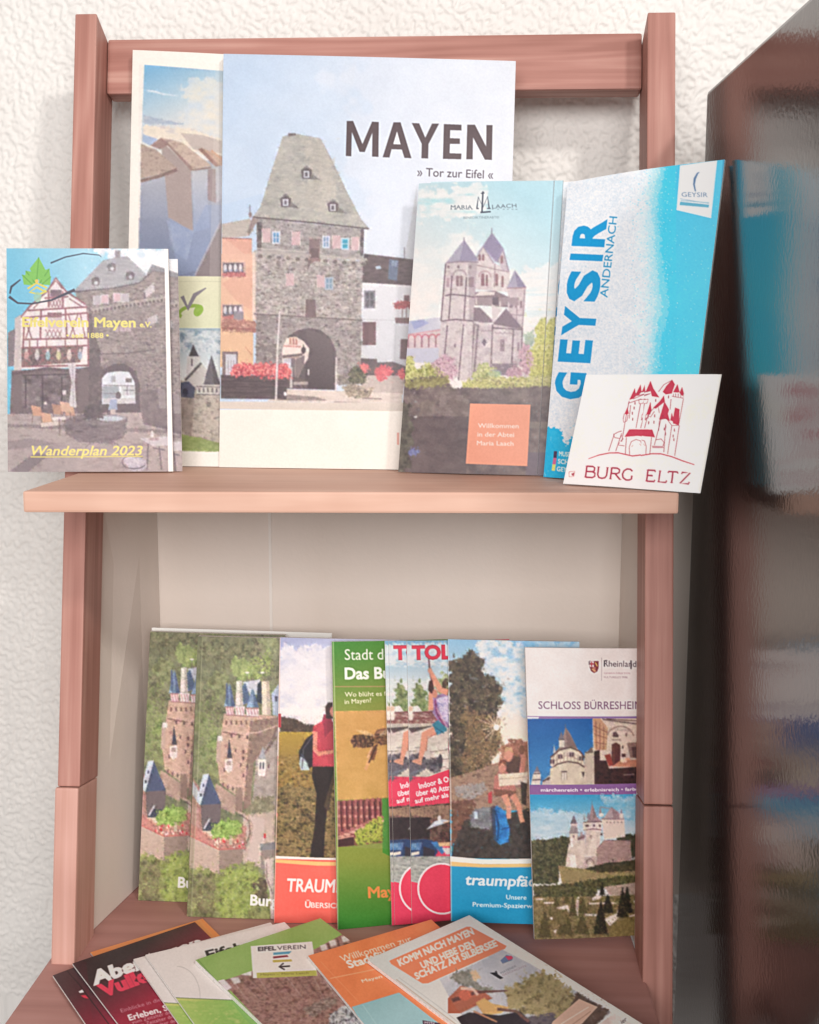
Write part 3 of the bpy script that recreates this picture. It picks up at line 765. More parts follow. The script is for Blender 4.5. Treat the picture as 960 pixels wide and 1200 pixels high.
    a.noise([(752, 575), (790, 550), (840, 565), (842, 595), (800, 625), (770, 625)], [(206, 76, 88), (234, 110, 116)], 9, rag=10, seed=40)
    a.noise([(858, 585), (890, 562), (905, 600), (890, 628)], [(206, 76, 88), (234, 110, 116)], 9, rag=8, seed=41)
    a.grad([(0, 722), (900, 728), (900, 768), (0, 756)], (222, 208, 196), (214, 202, 190), (0, 722), (0, 760))
    a.rect(862, 868, 872, 925, (232, 172, 160))
    a.T(0, 0, 1); a.photo([(250, 50), (615, 50), (615, 484), (250, 476)], .45, .14, .10, .90, 3)
    # title
    a.T(250, 50, 2.667); K_ = (84, 66, 70)
    a.poly([(415, 355), (418, 246), (438, 246), (467, 318), (497, 248), (518, 249), (517, 358), (497, 357), (498, 282), (474, 343), (458, 342), (434, 280), (432, 356)], K_)
    a.poly([(530, 359), (564, 250), (586, 250), (620, 362), (598, 361), (590, 335), (558, 334), (551, 360)], K_); a.poly([(563, 318), (586, 319), (575, 278)], (232, 235, 241))
    a.poly([(621, 252), (644, 253), (663, 298), (684, 254), (706, 254), (673, 318), (672, 363), (651, 362), (652, 317)], K_)
    a.poly([(721, 255), (776, 257), (776, 275), (741, 274), (740, 299), (771, 300), (771, 317), (740, 317), (739, 346), (776, 347), (775, 365), (718, 364)], K_)
    a.poly([(794, 257), (818, 257), (853, 325), (854, 258), (873, 258), (871, 367), (849, 366), (812, 296), (811, 365), (791, 365)], K_)
    a.T(0, 0, 1)
    a.text('» Tor zur Eifel «', (489, 206.5), (578, 209.5), 9.6, (84, 70, 80), .004)
    return a.finish(.55)

def art_houses():
    a = Art(140, 50, 372, 560, (242, 236, 228))
    a.T(140, 50, 4.138)
    a.grad([(122, 108), (520, 142), (505, 660), (100, 660)], (112, 178, 222), (222, 220, 216), (160, 110), (300, 420))
    a.noise([(330, 180), (520, 200), (505, 480), (300, 440)], [(200, 214, 228), (236, 226, 206)], 60, 40, rag=30, seed=2, al=.7)
    a.line([(132, 232), (160, 236), (210, 250), (290, 262)], (3, 8, 7, 2), (226, 234, 242), .85); a.line([(140, 240), (180, 238), (200, 246)], (2, 6, 2), (232, 238, 244), .8)
    a.noise([(118, 350), (240, 380), (330, 400), (120, 395)], [(150, 170, 196), (186, 194, 206)], 50, 8, rag=6, seed=4)
    a.noise([(116, 400), (350, 420), (500, 470), (495, 560), (116, 470)], [(226, 214, 196), (240, 226, 206), (206, 198, 196)], 50, 16, rag=10, seed=5)
    a.poly([(116, 445), (190, 470), (150, 500), (112, 480)], (160, 182, 214))
    a.poly([(300, 440), (400, 450), (500, 480), (500, 540), (360, 520)], (196, 180, 172))
    wall = (178, 182, 194)
    a.grad([(105, 640), (500, 560), (500, 1135), (95, 1135)], (176, 178, 188), (122, 134, 166), (300, 620), (250, 1000))
    a.poly([(200, 470), (350, 620), (360, 920), (240, 850), (222, 640)], (168, 150, 146))
    a.noise([(105, 490), (180, 520), (285, 612), (200, 640), (104, 660)], [(150, 128, 120), (186, 164, 150), (164, 142, 132)], 26, 12, seed=7)
    a.line([(104, 672), (200, 648), (282, 618)], 16, (132, 108, 102))
    a.noise([(205, 462), (310, 488), (450, 600), (355, 618), (250, 500)], [(170, 144, 134), (206, 182, 164), (184, 158, 146)], 30, 16, seed=8)
    a.poly([(205, 462), (150, 500), (200, 520), (235, 500), (350, 622), (360, 612), (240, 490)], (156, 126, 120))
    a.poly([(385, 520), (480, 600), (505, 600), (505, 555), (405, 515)], (190, 154, 132)); a.poly([(385, 520), (405, 515), (490, 600), (470, 605)], (150, 112, 100))
    a.line([(450, 525), (500, 570)], 8, (206, 150, 120)); a.line([(350, 622), (450, 608)], 8, (150, 122, 116))
    a.grad([(356, 625), (432, 618), (430, 760), (440, 900), (364, 920)], (190, 192, 200), (150, 164, 196), (380, 640), (400, 900))
    a.poly([(432, 616), (470, 614), (472, 780), (432, 765)], (156, 138, 140)); a.poly([(472, 614), (500, 608), (500, 760), (474, 778)], (184, 184, 194))
    a.poly([(245, 850), (362, 918), (420, 790), (500, 790), (500, 850), (400, 1100), (290, 1130)], (140, 158, 196), .55)
    a.noise([(230, 860), (365, 915), (330, 1060), (250, 1000)], [(138, 156, 196), (166, 180, 208)], 26, seed=9, al=.6)
    a.poly([(505, 860), (505, 1140), (370, 1140)], (132, 118, 122)); a.line([(505, 850), (370, 1130)], 8, (170, 166, 180))
    a.grad([(95, 850), (230, 850), (290, 1135), (90, 1135)], (146, 152, 172), (110, 124, 156), (150, 700), (200, 1100), .6)
    a.photo([(95, 108), (520, 142), (505, 1135), (90, 1135)], .6, .10, .10, .9, 4)
    a.poly([(470, 110), (505, 110), (505, 1135), (440, 1135)], (220, 214, 206), .16)
    a.T(0, 280, 3.556)
    a.grad([(500, 155), (1290, 160), (1290, 372), (500, 372)], (222, 219, 190), (214, 216, 184), (700, 160), (700, 370))
    a.line([(500, 178), (1290, 180)], 2, (200, 198, 170))
    a.ring(797, 304, 48, 22, 15, (150, 176, 84), 150, 420, -.25); a.ell(830, 300, 18, 26, (146, 182, 74), .9, .5)
    a.line([(762, 240), (786, 290), (815, 235), (862, 206)], (16, 22, 18, 5), (140, 134, 140))
    a.grad([(500, 372), (1290, 375), (1290, 640), (500, 640)], (150, 176, 190), (222, 226, 226), (800, 380), (800, 560))
    a.noise([(730, 378), (925, 385), (925, 480), (730, 470)], [(120, 146, 166), (214, 222, 226), (150, 170, 184)], 30, 20, seed=12)
    a.noise([(500, 800), (1290, 800), (1290, 890), (500, 880)], [(120, 140, 70), (150, 164, 96)], 14, 8, seed=13)
    a.noise([(740, 590), (925, 600), (920, 850), (740, 810)], [(150, 138, 130), (190, 176, 164), (120, 108, 104)], 22, 16, seed=14)
    a.poly([(782, 490), (836, 490), (840, 560), (800, 590), (780, 580)], (206, 202, 200)); a.poly([(790, 490), (808, 440), (832, 490)], (66, 62, 70)); a.rect(800, 500, 806, 530, (90, 84, 90))
    a.poly([(770, 580), (840, 515), (880, 560), (870, 620), (780, 620)], (196, 190, 186)); a.line([(775, 590), (842, 518)], 10, (86, 78, 84))
    a.poly([(850, 612), (884, 484), (920, 600), (918, 614)], (96, 90, 98)); a.poly([(884, 484), (920, 600), (918, 614), (895, 612)], (74, 68, 76))
    a.rect(822, 608, 922, 650, (206, 200, 194)); a.lines((96, 86, 90), 4, [(822, 615), (922, 618)], [(822, 648), (922, 650)])
    for i in range(5): a.rect(830 + i * 18, 622, 838 + i * 18, 640, (110, 100, 104))
    a.noise([(818, 650), (920, 652), (916, 850), (806, 820)], [(160, 148, 136), (196, 184, 170), (140, 128, 120)], 20, 14, seed=15)
    a.rect(858, 672, 888, 704, (176, 164, 152)); a.rect(864, 680, 882, 700, (120, 108, 104))
    a.poly([(752, 600), (790, 594), (816, 620), (812, 665), (756, 660)], (76, 78, 104)); a.ell(775, 640, 12, 18, (50, 50, 70))
    a.noise([(760, 665), (812, 668), (800, 830), (758, 800)], [(130, 116, 110), (168, 152, 142)], 16, seed=16)
    a.noise([(754, 815), (840, 830), (915, 855), (900, 890), (770, 880)], [(120, 142, 70), (156, 172, 100)], 14, 6, rag=5, seed=17)
    a.photo([(500, 374), (1290, 374), (1290, 888), (500, 888)], .7, .14, .12, .9, 5)
    a.rect(500, 888, 1290, 1000, (238, 234, 226))
    return a.finish(.6)

def art_wanderplan():
    a = Art(0, 284, 222, 560, (158, 142, 142))
    a.T(0, 280, 4.286)
    full = [(20, 30), (860, 30), (900, 1190), (20, 1190)]
    a.grad(full, (92, 190, 226), (150, 212, 236), (60, 200), (420, 120))
    a.noise([(430, 40), (860, 40), (860, 260), (700, 180), (520, 80)], [(226, 230, 236), (244, 244, 246), (200, 222, 236)], 60, 30, rag=20, seed=2)
    # big round tower
    a.noise([(380, 258), (520, 110), (575, 96), (640, 90), (735, 185), (760, 150), (840, 160), (850, 900), (470, 900)], [(118, 104, 106), (146, 132, 130), (160, 146, 142)], 18, 6, seed=3)
    a.flecks([(470, 300), (560, 280), (700, 250), (835, 180), (848, 900), (720, 900), (700, 660), (600, 620), (500, 660), (470, 600)], 1500, (2, 6), [(98, 86, 90), (128, 114, 114), (152, 138, 136), (174, 160, 156)], 8, 10, .3, (.5, .9), 1.6)
    a.noise([(372, 262), (520, 108), (640, 86), (735, 178), (700, 220), (560, 246)], [(150, 150, 158), (172, 172, 178)], 60, 6, seed=4)
    a.line([(372, 266), (560, 250), (700, 222), (770, 160), (840, 165)], 8, (104, 94, 102)); a.rect(580, 58, 606, 96, (150, 146, 152))
    a.poly([(735, 180), (765, 128), (838, 152), (838, 168), (770, 160)], (138, 136, 146))
    for (x, y) in ((563, 142), (482, 214), (655, 184)):
        a.ell(x, y, 22, 22, (108, 100, 108)); a.rect(x - 18, y, x + 18, y + 20, (120, 112, 118)); a.ell(x + 2, y + 8, 9, 10, (196, 196, 206))
    for (x, y) in ((490, 305), (528, 300), (590, 292), (630, 294)):
        a.rect(x - 20, y - 20, x + 20, y + 26, (206, 200, 204)); a.rect(x - 16, y - 16, x + 16, y + 22, (186, 176, 184) if x in (490, 630) else (212, 176, 182))
    a.poly([(722, 262), (772, 218), (778, 262), (730, 300)], (196, 186, 190)); a.line([(724, 268), (730, 300)], 10, (110, 96, 102))
    for i in range(20):
        t = i / 19; x = 462 + t * 370; y = 362 - 18 * math.sin(t * 3) - t * t * 60
        a.ell(x, y, 13, 15, (170, 156, 152)); a.ell(x + 1, y + 6, 7, 8, (106, 92, 94))
    a.poly([(740, 400), (790, 376), (792, 420), (745, 436)], (186, 176, 180))
    a.line([(490, 578), (640, 575), (780, 556)], 8, (112, 98, 100))
    a.rect(580, 438, 660, 466, (180, 160, 164)); a.lines((150, 120, 128), 4, [(600, 438), (600, 466)], [(622, 438), (622, 466)])
    # archway
    a.line([(498, 690), (512, 650), (560, 620), (630, 615), (690, 650), (715, 720), (716, 900)], 22, (132, 118, 120))
    a.poly([(500, 900), (500, 690), (520, 655), (570, 628), (630, 628), (682, 664), (704, 730), (706, 900)], (92, 78, 86))
    a.poly([(514, 830), (514, 700), (540, 672), (600, 664), (650, 668), (678, 720), (682, 826)], (214, 220, 230))
    a.rect(516, 740, 600, 800, (150, 160, 170)); a.rect(610, 740, 680, 786, (196, 196, 202)); a.lines((110, 104, 112), 4, [(520, 735), (680, 738)], [(640, 740), (640, 784)], [(622, 760), (676, 760)], [(520, 775), (600, 778)])
    a.rect(560, 688, 582, 720, (166, 170, 180)); a.rect(632, 700, 664, 720, (120, 112, 116)); a.rect(520, 800, 680, 826, (196, 192, 196))
    a.flecks([(500, 612), (700, 600), (845, 580), (848, 900), (722, 900), (716, 720), (690, 650)], 500, (2, 5), [(92, 80, 84), (120, 108, 110), (146, 132, 132)], 9, 8, .3, (.5, .9), 1.6)
    # half timbered house
    hs = [(96, 400), (150, 340), (240, 262), (282, 196), (332, 262), (432, 330), (450, 470), (446, 645), (104, 655)]
    a.poly(hs, (232, 222, 222))
    T_ = (146, 92, 100)
    a.lines(T_, 9, [(100, 400), (150, 340), (240, 262), (282, 196), (332, 262), (432, 330)], [(140, 360), (440, 342)], [(120, 396), (442, 372)], [(122, 505), (446, 498)], [(108, 548), (446, 536)], [(104, 640), (446, 636)],
            [(124, 400), (112, 645)], [(444, 372), (446, 640)], [(208, 352), (204, 505)], [(330, 345), (338, 500)], [(246, 262), (246, 345)], [(318, 262), (318, 345)], [(225, 298), (345, 290)])
    a.lines(T_, 6, [(130, 405), (160, 500)], [(165, 400), (130, 500)], [(345, 380), (385, 500)], [(395, 375), (350, 500)], [(405, 375), (430, 495)], [(170, 350), (205, 310)], [(350, 300), (420, 345)], [(250, 250), (282, 210), (316, 252)],
            [(150, 510), (150, 545)], [(190, 508), (190, 545)], [(236, 505), (236, 545)], [(330, 500), (330, 540)], [(390, 500), (390, 540)])
    for (x0, y0, x1, y1) in ((248, 300, 312, 345), (230, 455, 312, 500)):
        for i in range(4):
            w = (x1 - x0) / 4; a.lines((150, 100, 108), 4, [(x0 + i * w, y0), (x0 + (i + 1) * w, y1)], [(x0 + (i + 1) * w, y0), (x0 + i * w, y1)])
    a.rect(254, 256, 312, 290, (120, 96, 108)); a.rect(240, 370, 312, 396, (140, 96, 106)); a.rect(240, 396, 312, 452, (206, 186, 188))
    a.noise([(100, 552), (420, 540), (405, 620), (100, 640)], [(84, 66, 72), (126, 106, 104), (150, 90, 96)], 12, 12, seed=6)
    for i, c in enumerate(((206, 150, 150), (222, 214, 212), (150, 196, 206), (200, 196, 150), (226, 206, 200), (150, 176, 190))):
        x = 134 + i * 54; a.ell(x, 585, 12, 24, c, .85); a.ell(x, 560, 8, 8, (222, 206, 200), .8)
    a.poly([(75, 400), (105, 380), (110, 655), (70, 690)], (196, 184, 182)); a.poly([(40, 470), (78, 450), (70, 640), (40, 640)], (120, 112, 118))
    a.poly([(60, 660), (400, 650), (460, 640), (460, 880), (50, 890)], (112, 96, 100))
    a.line([(60, 680), (240, 650), (400, 668)], 14, (92, 76, 82))
    a.noise([(110, 690), (350, 680), (350, 850), (110, 850)], [(82, 70, 76), (112, 98, 104), (138, 124, 128)], 40, 30, seed=8)
    a.lines((70, 58, 66), 6, [(130, 690), (130, 850)], [(215, 690), (215, 850)], [(312, 690), (312, 850)], [(110, 686), (350, 680)]); a.rect(316, 760, 334, 782, (214, 206, 204)); a.ell(230, 825, 8, 8, (220, 206, 200))
    a.poly([(342, 626), (384, 626), (378, 720), (386, 846), (345, 850), (362, 720)], (206, 200, 204)); a.line([(366, 626), (372, 846)], 5, (170, 162, 170))
    # fountain column and basin
    a.noise([(448, 340), (462, 360), (470, 460), (505, 560), (508, 650), (512, 880), (445, 880), (450, 640), (452, 480)], [(84, 72, 78), (116, 102, 104)], 20, seed=9)
    a.rect(440, 645, 520, 668, (98, 84, 90))
    # square
    a.noise([(20, 880), (860, 870), (900, 1190), (20, 1190)], [(150, 134, 134), (176, 160, 158), (160, 146, 146)], 60, 20, seed=10)
    a.poly([(20, 930), (400, 935), (840, 960), (840, 975), (20, 945)], (120, 106, 110), .7)
    a.poly([(50, 1165), (180, 1070), (240, 1090), (120, 1190)], (122, 110, 116), .8); a.poly([(20, 1020), (150, 1000), (300, 1030), (20, 1060)], (134, 120, 124), .6)
    a.noise([(700, 770), (840, 750), (850, 960), (720, 930)], [(104, 90, 96), (126, 112, 114)], 20, seed=12); a.lines((170, 160, 164), 3, *[[(795 + i * 7, 755), (805 + i * 7, 850)] for i in range(5)])
    a.noise([(320, 910), (400, 880), (560, 875), (640, 895), (632, 990), (560, 1030), (400, 1020), (330, 980)], [(96, 84, 92), (122, 108, 114), (136, 124, 128)], 40, 14, rag=8, seed=13)
    a.ell(560, 900, 78, 18, (150, 146, 154)); a.ell(560, 902, 62, 12, (186, 196, 208)); a.noise([(430, 840), (510, 830), (520, 905), (420, 905)], [(70, 60, 68), (96, 84, 90)], 14, rag=10, seed=14)
    a.poly([(545, 860), (556, 806), (588, 806), (592, 858)], (150, 164, 196)); a.ell(596, 786, 14, 18, (96, 82, 90)); a.rect(556, 855, 582, 882, (196, 176, 170))
    for (x, y, c) in ((185, 870, (206, 150, 122)), (235, 905, (214, 160, 132)), (290, 862, (186, 138, 116)), (350, 870, (200, 150, 126)), (330, 850, (212, 168, 142))):
        a.poly([(x - 28, y - 34), (x + 20, y - 26), (x + 30, y + 20), (x - 18, y + 18)], c); a.lines((130, 104, 98), 4, [(x - 20, y + 16), (x - 22, y + 60)], [(x + 25, y + 18), (x + 26, y + 56)])
    a.poly([(205, 925), (290, 915), (300, 935), (210, 945)], (214, 196, 190)); a.poly([(262, 898), (330, 890), (335, 908), (268, 912)], (222, 212, 212)); a.line([(300, 905), (302, 990)], 6, (120, 100, 100))
    a.poly([(702, 1002), (860, 990), (860, 1036), (770, 1042)], (196, 188, 194)); a.lines((112, 98, 106), 7, [(745, 1030), (740, 1160)], [(800, 1040), (812, 1160)], [(770, 1050), (830, 1060)]); a.ell(765, 985, 8, 22, (214, 206, 210)); a.ell(775, 1005, 26, 8, (176, 150, 156))
    a.noise([(610, 1100), (640, 1085), (740, 1110), (730, 1160), (660, 1165)], [(150, 140, 156), (212, 206, 216), (168, 160, 176)], 20, 8, rag=6, seed=16); a.ring(675, 1120, 60, 34, 5, (100, 88, 98), 20, 320)
    a.ring(520, 1060, 90, 46, 5, (130, 116, 122), 180, 330); a.ring(640, 1085, 60, 40, 5, (120, 106, 112), 170, 300)
    a.photo(full, .5, .16, .03, .85, 6)
    # emblem: leaves in an oval band
    a.line([(50, 275), (58, 240), (104, 204)], (8, 12, 6), (52, 60, 78)); a.line([(46, 290), (90, 322), (160, 326), (260, 308), (378, 256)], (14, 9, 8, 9, 16), (60, 62, 80))
    a.line([(256, 122), (330, 92), (420, 74), (500, 82), (512, 92)], (8, 7, 6, 4, 2), (56, 70, 92))
    for (x0, y0, x1, y1, w) in ((185, 215, 196, 92, 40), (180, 225, 130, 160, 38), (200, 225, 250, 150, 38), (170, 235, 112, 180, 30), (210, 230, 258, 190, 30)):
        mx, my = (x0 + x1) / 2, (y0 + y1) / 2; dx, dy = x1 - x0, y1 - y0; L = math.hypot(dx, dy); nx_, ny_ = -dy / L * w, dx / L * w
        a.poly([(x0, y0), (mx + nx_, my + ny_), (x1, y1), (mx - nx_, my - ny_)], (120, 192, 84)); a.line([(x0, y0), (x1, y1)], 4, (86, 158, 62))
    a.line([(140, 250), (185, 222), (238, 246), (222, 262), (186, 242), (150, 268), (200, 278), (236, 262)], 10, (216, 206, 92)); a.ell(186, 212, 9, 9, (226, 196, 90)); a.ell(190, 292, 20, 26, (150, 196, 170), .8)
    # lettering
    Y_ = (226, 214, 118)
    a.text('Eifelverein Mayen', (112, 440), (683, 443), 46, Y_, .030, 0)
    a.text('e.V.', (703, 443), (762, 444), 26, Y_, .03)
    a.text('• seit 1888 •', (335, 497), (548, 497), 24, Y_, .02)
    a.text('Wanderplan 2023', (160, 1086), (718, 1086), 46, (236, 222, 128), .018, .25); a.line([(155, 1095), (718, 1092)], 5, (226, 212, 110))
    a.noise(full, [(150, 120, 130), (196, 170, 170)], 200, 160, seed=19, al=.10)
    a.poly([(826, 40), (870, 60), (880, 1180), (846, 1175)], (240, 236, 232))
    return a.finish(.5)

def art_abbey():
    a = Art(455, 200, 672, 566, (150, 210, 216))
    a.T(460, 200, 3.333)
    a.grad([(0, 0), (720, 0), (720, 900), (0, 900)], (164, 210, 224), (238, 230, 226), (520, 100), (220, 560))
    a.noise([(100, 80), (400, 60), (340, 190), (90, 200)], [(170, 218, 224), (232, 232, 230), (246, 240, 236)], 80, 22, rag=30, seed=2, al=.8)
    a.noise([(60, 300), (330, 230), (330, 640), (40, 640)], [(214, 226, 228), (244, 234, 228)], 90, 60, rag=60, seed=3, al=.75)
    a.noise([(450, 400), (660, 350), (660, 700), (480, 700)], [(206, 222, 226), (244, 232, 226), (226, 226, 226)], 120, 16, rag=26, seed=4, al=.7)
    a.T(470, 250, 5.053)
    # cloister wing
    a.grad([(30, 640), (250, 615), (240, 700), (20, 730)], (176, 180, 206), (206, 204, 214), (40, 640), (240, 700)); a.poly([(60, 640), (130, 630), (170, 650), (80, 690)], (150, 158, 206), .8)
    a.poly([(20, 725), (245, 690), (235, 800), (20, 800)], (214, 194, 198))
    for i in range(5):
        x = 62 + i * 42; a.ring(x, 740, 20, 22, 9, (196, 116, 132), 180, 360); a.rect(x - 26, 740, x - 16, 795, (160, 120, 132))
    a.line([(20, 722), (245, 690)], 8, (206, 150, 160)); a.poly([(20, 800), (235, 798), (230, 890), (20, 880)], (196, 196, 214))
    LT, MD, DK, RF = (206, 194, 196), (178, 162, 168), (118, 98, 110), (150, 142, 166)
    # crossing tower
    a.noise([(450, 300), (545, 290), (648, 350), (640, 470), (430, 450)], [(196, 180, 182), (216, 204, 204)], 20, seed=6)
    a.poly([(435, 270), (541, 118), (560, 140), (612, 215), (640, 345), (600, 300), (560, 290), (490, 205)], (156, 146, 172))
    a.poly([(541, 118), (612, 215), (575, 290), (490, 205)], (134, 124, 156)); a.line([(541, 92), (541, 125)], 5, (110, 96, 116))
    a.poly([(452, 270), (490, 205), (548, 292), (450, 300)], (206, 192, 194)); a.line([(446, 275), (490, 203), (552, 298)], 8, (150, 132, 146))
    a.poly([(580, 280), (605, 225), (640, 350), (600, 340)], (190, 176, 184)); a.line([(575, 292), (607, 220), (642, 350)], 7, (140, 122, 140))
    for (x, y, w, h) in ((470, 268, 14, 30), (490, 268, 14, 30), (488, 400, 20, 64), (512, 402, 12, 60), (570, 400, 16, 66), (604, 410, 14, 60), (600, 280, 16, 40)):
        a.rect(x - w / 2, y - h / 2, x + w / 2, y + h / 2, (136, 96, 104)); a.ell(x, y - h / 2, w / 2, w / 2, (136, 96, 104))
    a.ring(500, 375, 34, 30, 7, (176, 140, 146), 170, 370); a.lines((140, 112, 122), 5, [(450, 310), (640, 350)], [(560, 300), (556, 440)])
    # right stair turret
    a.noise([(632, 440), (742, 445), (735, 560), (720, 700), (640, 640)], [(184, 164, 170), (204, 188, 190)], 20, seed=7)
    a.poly([(630, 445), (675, 338), (744, 440)], (156, 148, 172)); a.poly([(675, 338), (744, 440), (690, 436)], (128, 118, 148)); a.line([(632, 446), (742, 442)], 7, (150, 116, 124))
    for x in (650, 682, 712): a.rect(x - 6, 520, x + 8, 560, (136, 110, 120))
    a.lines((136, 112, 124), 5, [(640, 600), (730, 606)], [(690, 560), (682, 680)], [(734, 450), (720, 690)])
    # eastern roofs
    a.poly([(440, 470), (560, 460), (690, 520), (660, 560), (440, 545)], (128, 106, 116)); a.poly([(440, 492), (470, 464), (560, 468), (556, 486)], (222, 210, 204))
    a.rect(440, 500, 700, 548, (150, 130, 138)); a.lines((206, 190, 192), 10, [(450, 500), (450, 540)], [(590, 520), (590, 560)], [(640, 530), (640, 570)]); a.rect(545, 500, 580, 545, (96, 78, 92))
    a.poly([(430, 560), (470, 560), (560, 650), (430, 650)], (128, 108, 120)); a.poly([(545, 660), (625, 565), (725, 685), (545, 672)], (118, 98, 112)); a.poly([(540, 540), (600, 570), (560, 640), (545, 650)], (206, 192, 194))
    # apse and walls
    a.noise([(430, 640), (560, 660), (725, 690), (720, 900), (530, 930), (430, 980)], [(182, 166, 172), (214, 202, 202)], 24, seed=8)
    a.lines(DK, 9, [(545, 660), (536, 920)], [(668, 690), (658, 890)], [(720, 690), (712, 880)], [(462, 660), (436, 970)], [(430, 640), (412, 980)], [(545, 680), (725, 690)])
    a.poly([(428, 650), (462, 660), (436, 980), (410, 985)], (146, 126, 136)); a.line([(448, 670), (424, 980)], 7, (206, 192, 192))
    for i in range(4): a.ring(576 + i * 28, 702, 14, 12, 5, (150, 128, 138), 0, 180); a.ring(478 + i * 18, 690, 9, 10, 5, (150, 128, 138), 0, 180)
    a.rect(590, 756, 616, 818, (140, 120, 132)); a.ell(603, 756, 13, 14, (140, 120, 132)); a.ring(603, 760, 24, 24, 6, (186, 160, 166), 180, 360); a.rect(690, 765, 704, 815, (140, 120, 132))
    a.poly([(497, 742), (512, 765), (497, 790), (482, 765)], (110, 92, 106)); a.poly([(540, 890), (690, 890), (690, 960), (540, 960)], (128, 110, 124))
    # front tower
    a.noise([(268, 295), (455, 290), (440, 500), (430, 640), (420, 980), (350, 990), (225, 850), (240, 640)], [(186, 170, 174), (216, 204, 204), (200, 186, 190)], 26, 18, seed=9)
    a.poly([(400, 300), (455, 295), (432, 640), (410, 640)], (160, 142, 152), .6)
    a.poly([(268, 298), (377, 160), (462, 280), (440, 292), (350, 288)], (166, 160, 180)); a.poly([(377, 160), (462, 280), (350, 288)], (146, 138, 166)); a.line([(377, 145), (377, 170)], 4, (110, 96, 116))
    a.lines(DK, 8, [(262, 490), (300, 482), (380, 490), (440, 500)], [(240, 640), (330, 630), (430, 640)], [(306, 370), (286, 635)], [(392, 380), (376, 640)], [(278, 665), (262, 840)], [(374, 660), (344, 990)], [(268, 300), (240, 640)])
    a.line([(268, 296), (350, 290), (462, 292)], 8, (150, 132, 146))
    a.ring(351, 372, 38, 34, 8, (170, 148, 154), 180, 360); a.rect(330, 375, 370, 434, (150, 122, 130)); a.lines((206, 190, 190), 5, [(350, 380), (350, 434)]); a.ell(340, 380, 9, 9, (150, 122, 130)); a.ell(361, 380, 9, 9, (150, 122, 130))
    a.rect(405, 380, 436, 440, (150, 126, 134)); a.rect(272, 385, 290, 440, (170, 146, 152)); a.rect(318, 775, 330, 795, (130, 110, 122))
    for x in (284, 344, 414): a.ell(x, 320, 8, 10, (140, 118, 130))
    # shrubs and trees
    a.noise([(730, 720), (790, 690), (790, 780), (730, 800)], [(150, 170, 150), (176, 190, 170)], 14, rag=12, seed=11)
    a.noise([(850, 590), (880, 640), (920, 680), (900, 980), (760, 980), (740, 830), (800, 760), (800, 660)], [(150, 150, 70), (196, 196, 90), (226, 220, 130), (176, 180, 80)], 16, 12, rag=24, seed=12)
    a.noise([(700, 820), (740, 760), (790, 850), (770, 950), (720, 960)], [(150, 116, 128), (206, 160, 176), (226, 190, 200)], 12, rag=16, seed=13)
    a.noise([(620, 940), (670, 900), (720, 930), (710, 975), (630, 970)], [(170, 126, 142), (214, 170, 186)], 10, rag=14, seed=14)
    a.noise([(180, 890), (240, 840), (320, 860), (345, 940), (300, 980), (200, 950)], [(150, 116, 130), (206, 160, 178), (226, 196, 206), (160, 130, 140)], 11, rag=18, seed=15)
    a.noise([(15, 850), (70, 840), (85, 930), (160, 880), (260, 950), (290, 1010), (15, 1010)], [(120, 120, 70), (196, 196, 110), (220, 218, 150), (150, 150, 90)], 14, rag=16, seed=16)
    a.noise([(430, 960), (460, 900), (500, 880), (540, 920), (580, 930), (600, 980), (430, 1000)], [(130, 140, 90), (186, 190, 120), (210, 214, 150)], 12, rag=14, seed=17); a.ell(560, 950, 40, 24, (150, 190, 190), .35)
    a.noise([(360, 1000), (500, 975), (640, 970), (760, 965), (900, 960), (900, 1061), (360, 1040)], [(120, 122, 76), (196, 194, 110), (216, 210, 140), (110, 104, 80)], 16, 8, rag=14, seed=18)
    G_ = [(96, 92, 60), (160, 156, 90), (206, 204, 126), (232, 228, 170)]
    a.flecks([(15, 850), (70, 840), (85, 930), (160, 880), (260, 950), (290, 1010), (15, 1010)], 500, (2.5, 6), G_, 31, 8, .3)
    a.flecks([(360, 1000), (430, 960), (470, 890), (540, 920), (600, 980), (760, 965), (900, 960), (900, 1050), (360, 1035)], 800, (2.5, 6), G_, 32, 8, .3)
    a.flecks([(850, 600), (880, 640), (920, 680), (900, 980), (760, 980), (740, 830), (800, 760), (810, 660)], 800, (2.5, 6.5), [(120, 116, 56), (176, 172, 76), (214, 208, 108), (236, 230, 150)], 33, 10, .3)
    a.flecks([(180, 890), (240, 845), (320, 860), (345, 940), (300, 980), (200, 950)], 350, (2.5, 5.5), [(130, 96, 112), (190, 142, 162), (226, 190, 202)], 34, 8, .35); a.flecks([(620, 950), (700, 830), (740, 770), (785, 850), (765, 960), (700, 975)], 380, (2.5, 5.5), [(130, 96, 112), (196, 146, 166), (228, 196, 206)], 35, 8, .35)
    a.flecks([(240, 640), (430, 645), (420, 970), (350, 985), (228, 850)], 500, (2, 5), [(164, 148, 154), (200, 186, 188), (226, 216, 214)], 36, 10, .25, (.2, .6), 1.6); a.flecks([(436, 660), (725, 695), (715, 890), (440, 960)], 500, (2, 5), [(150, 134, 142), (196, 182, 184), (226, 216, 214)], 37, 10, .25, (.2, .55), 1.6)
    a.T(460, 200, 3.333)
    a.noise([(20, 820), (200, 800), (240, 850), (380, 850), (640, 840), (640, 1200), (0, 1200)], [(92, 78, 82), (116, 100, 100), (138, 122, 118)], 40, 24, rag=6, seed=19)
    a.noise([(40, 820), (210, 800), (230, 835), (120, 850), (40, 845)], [(120, 112, 76), (176, 170, 110)], 10, rag=10, seed=25)
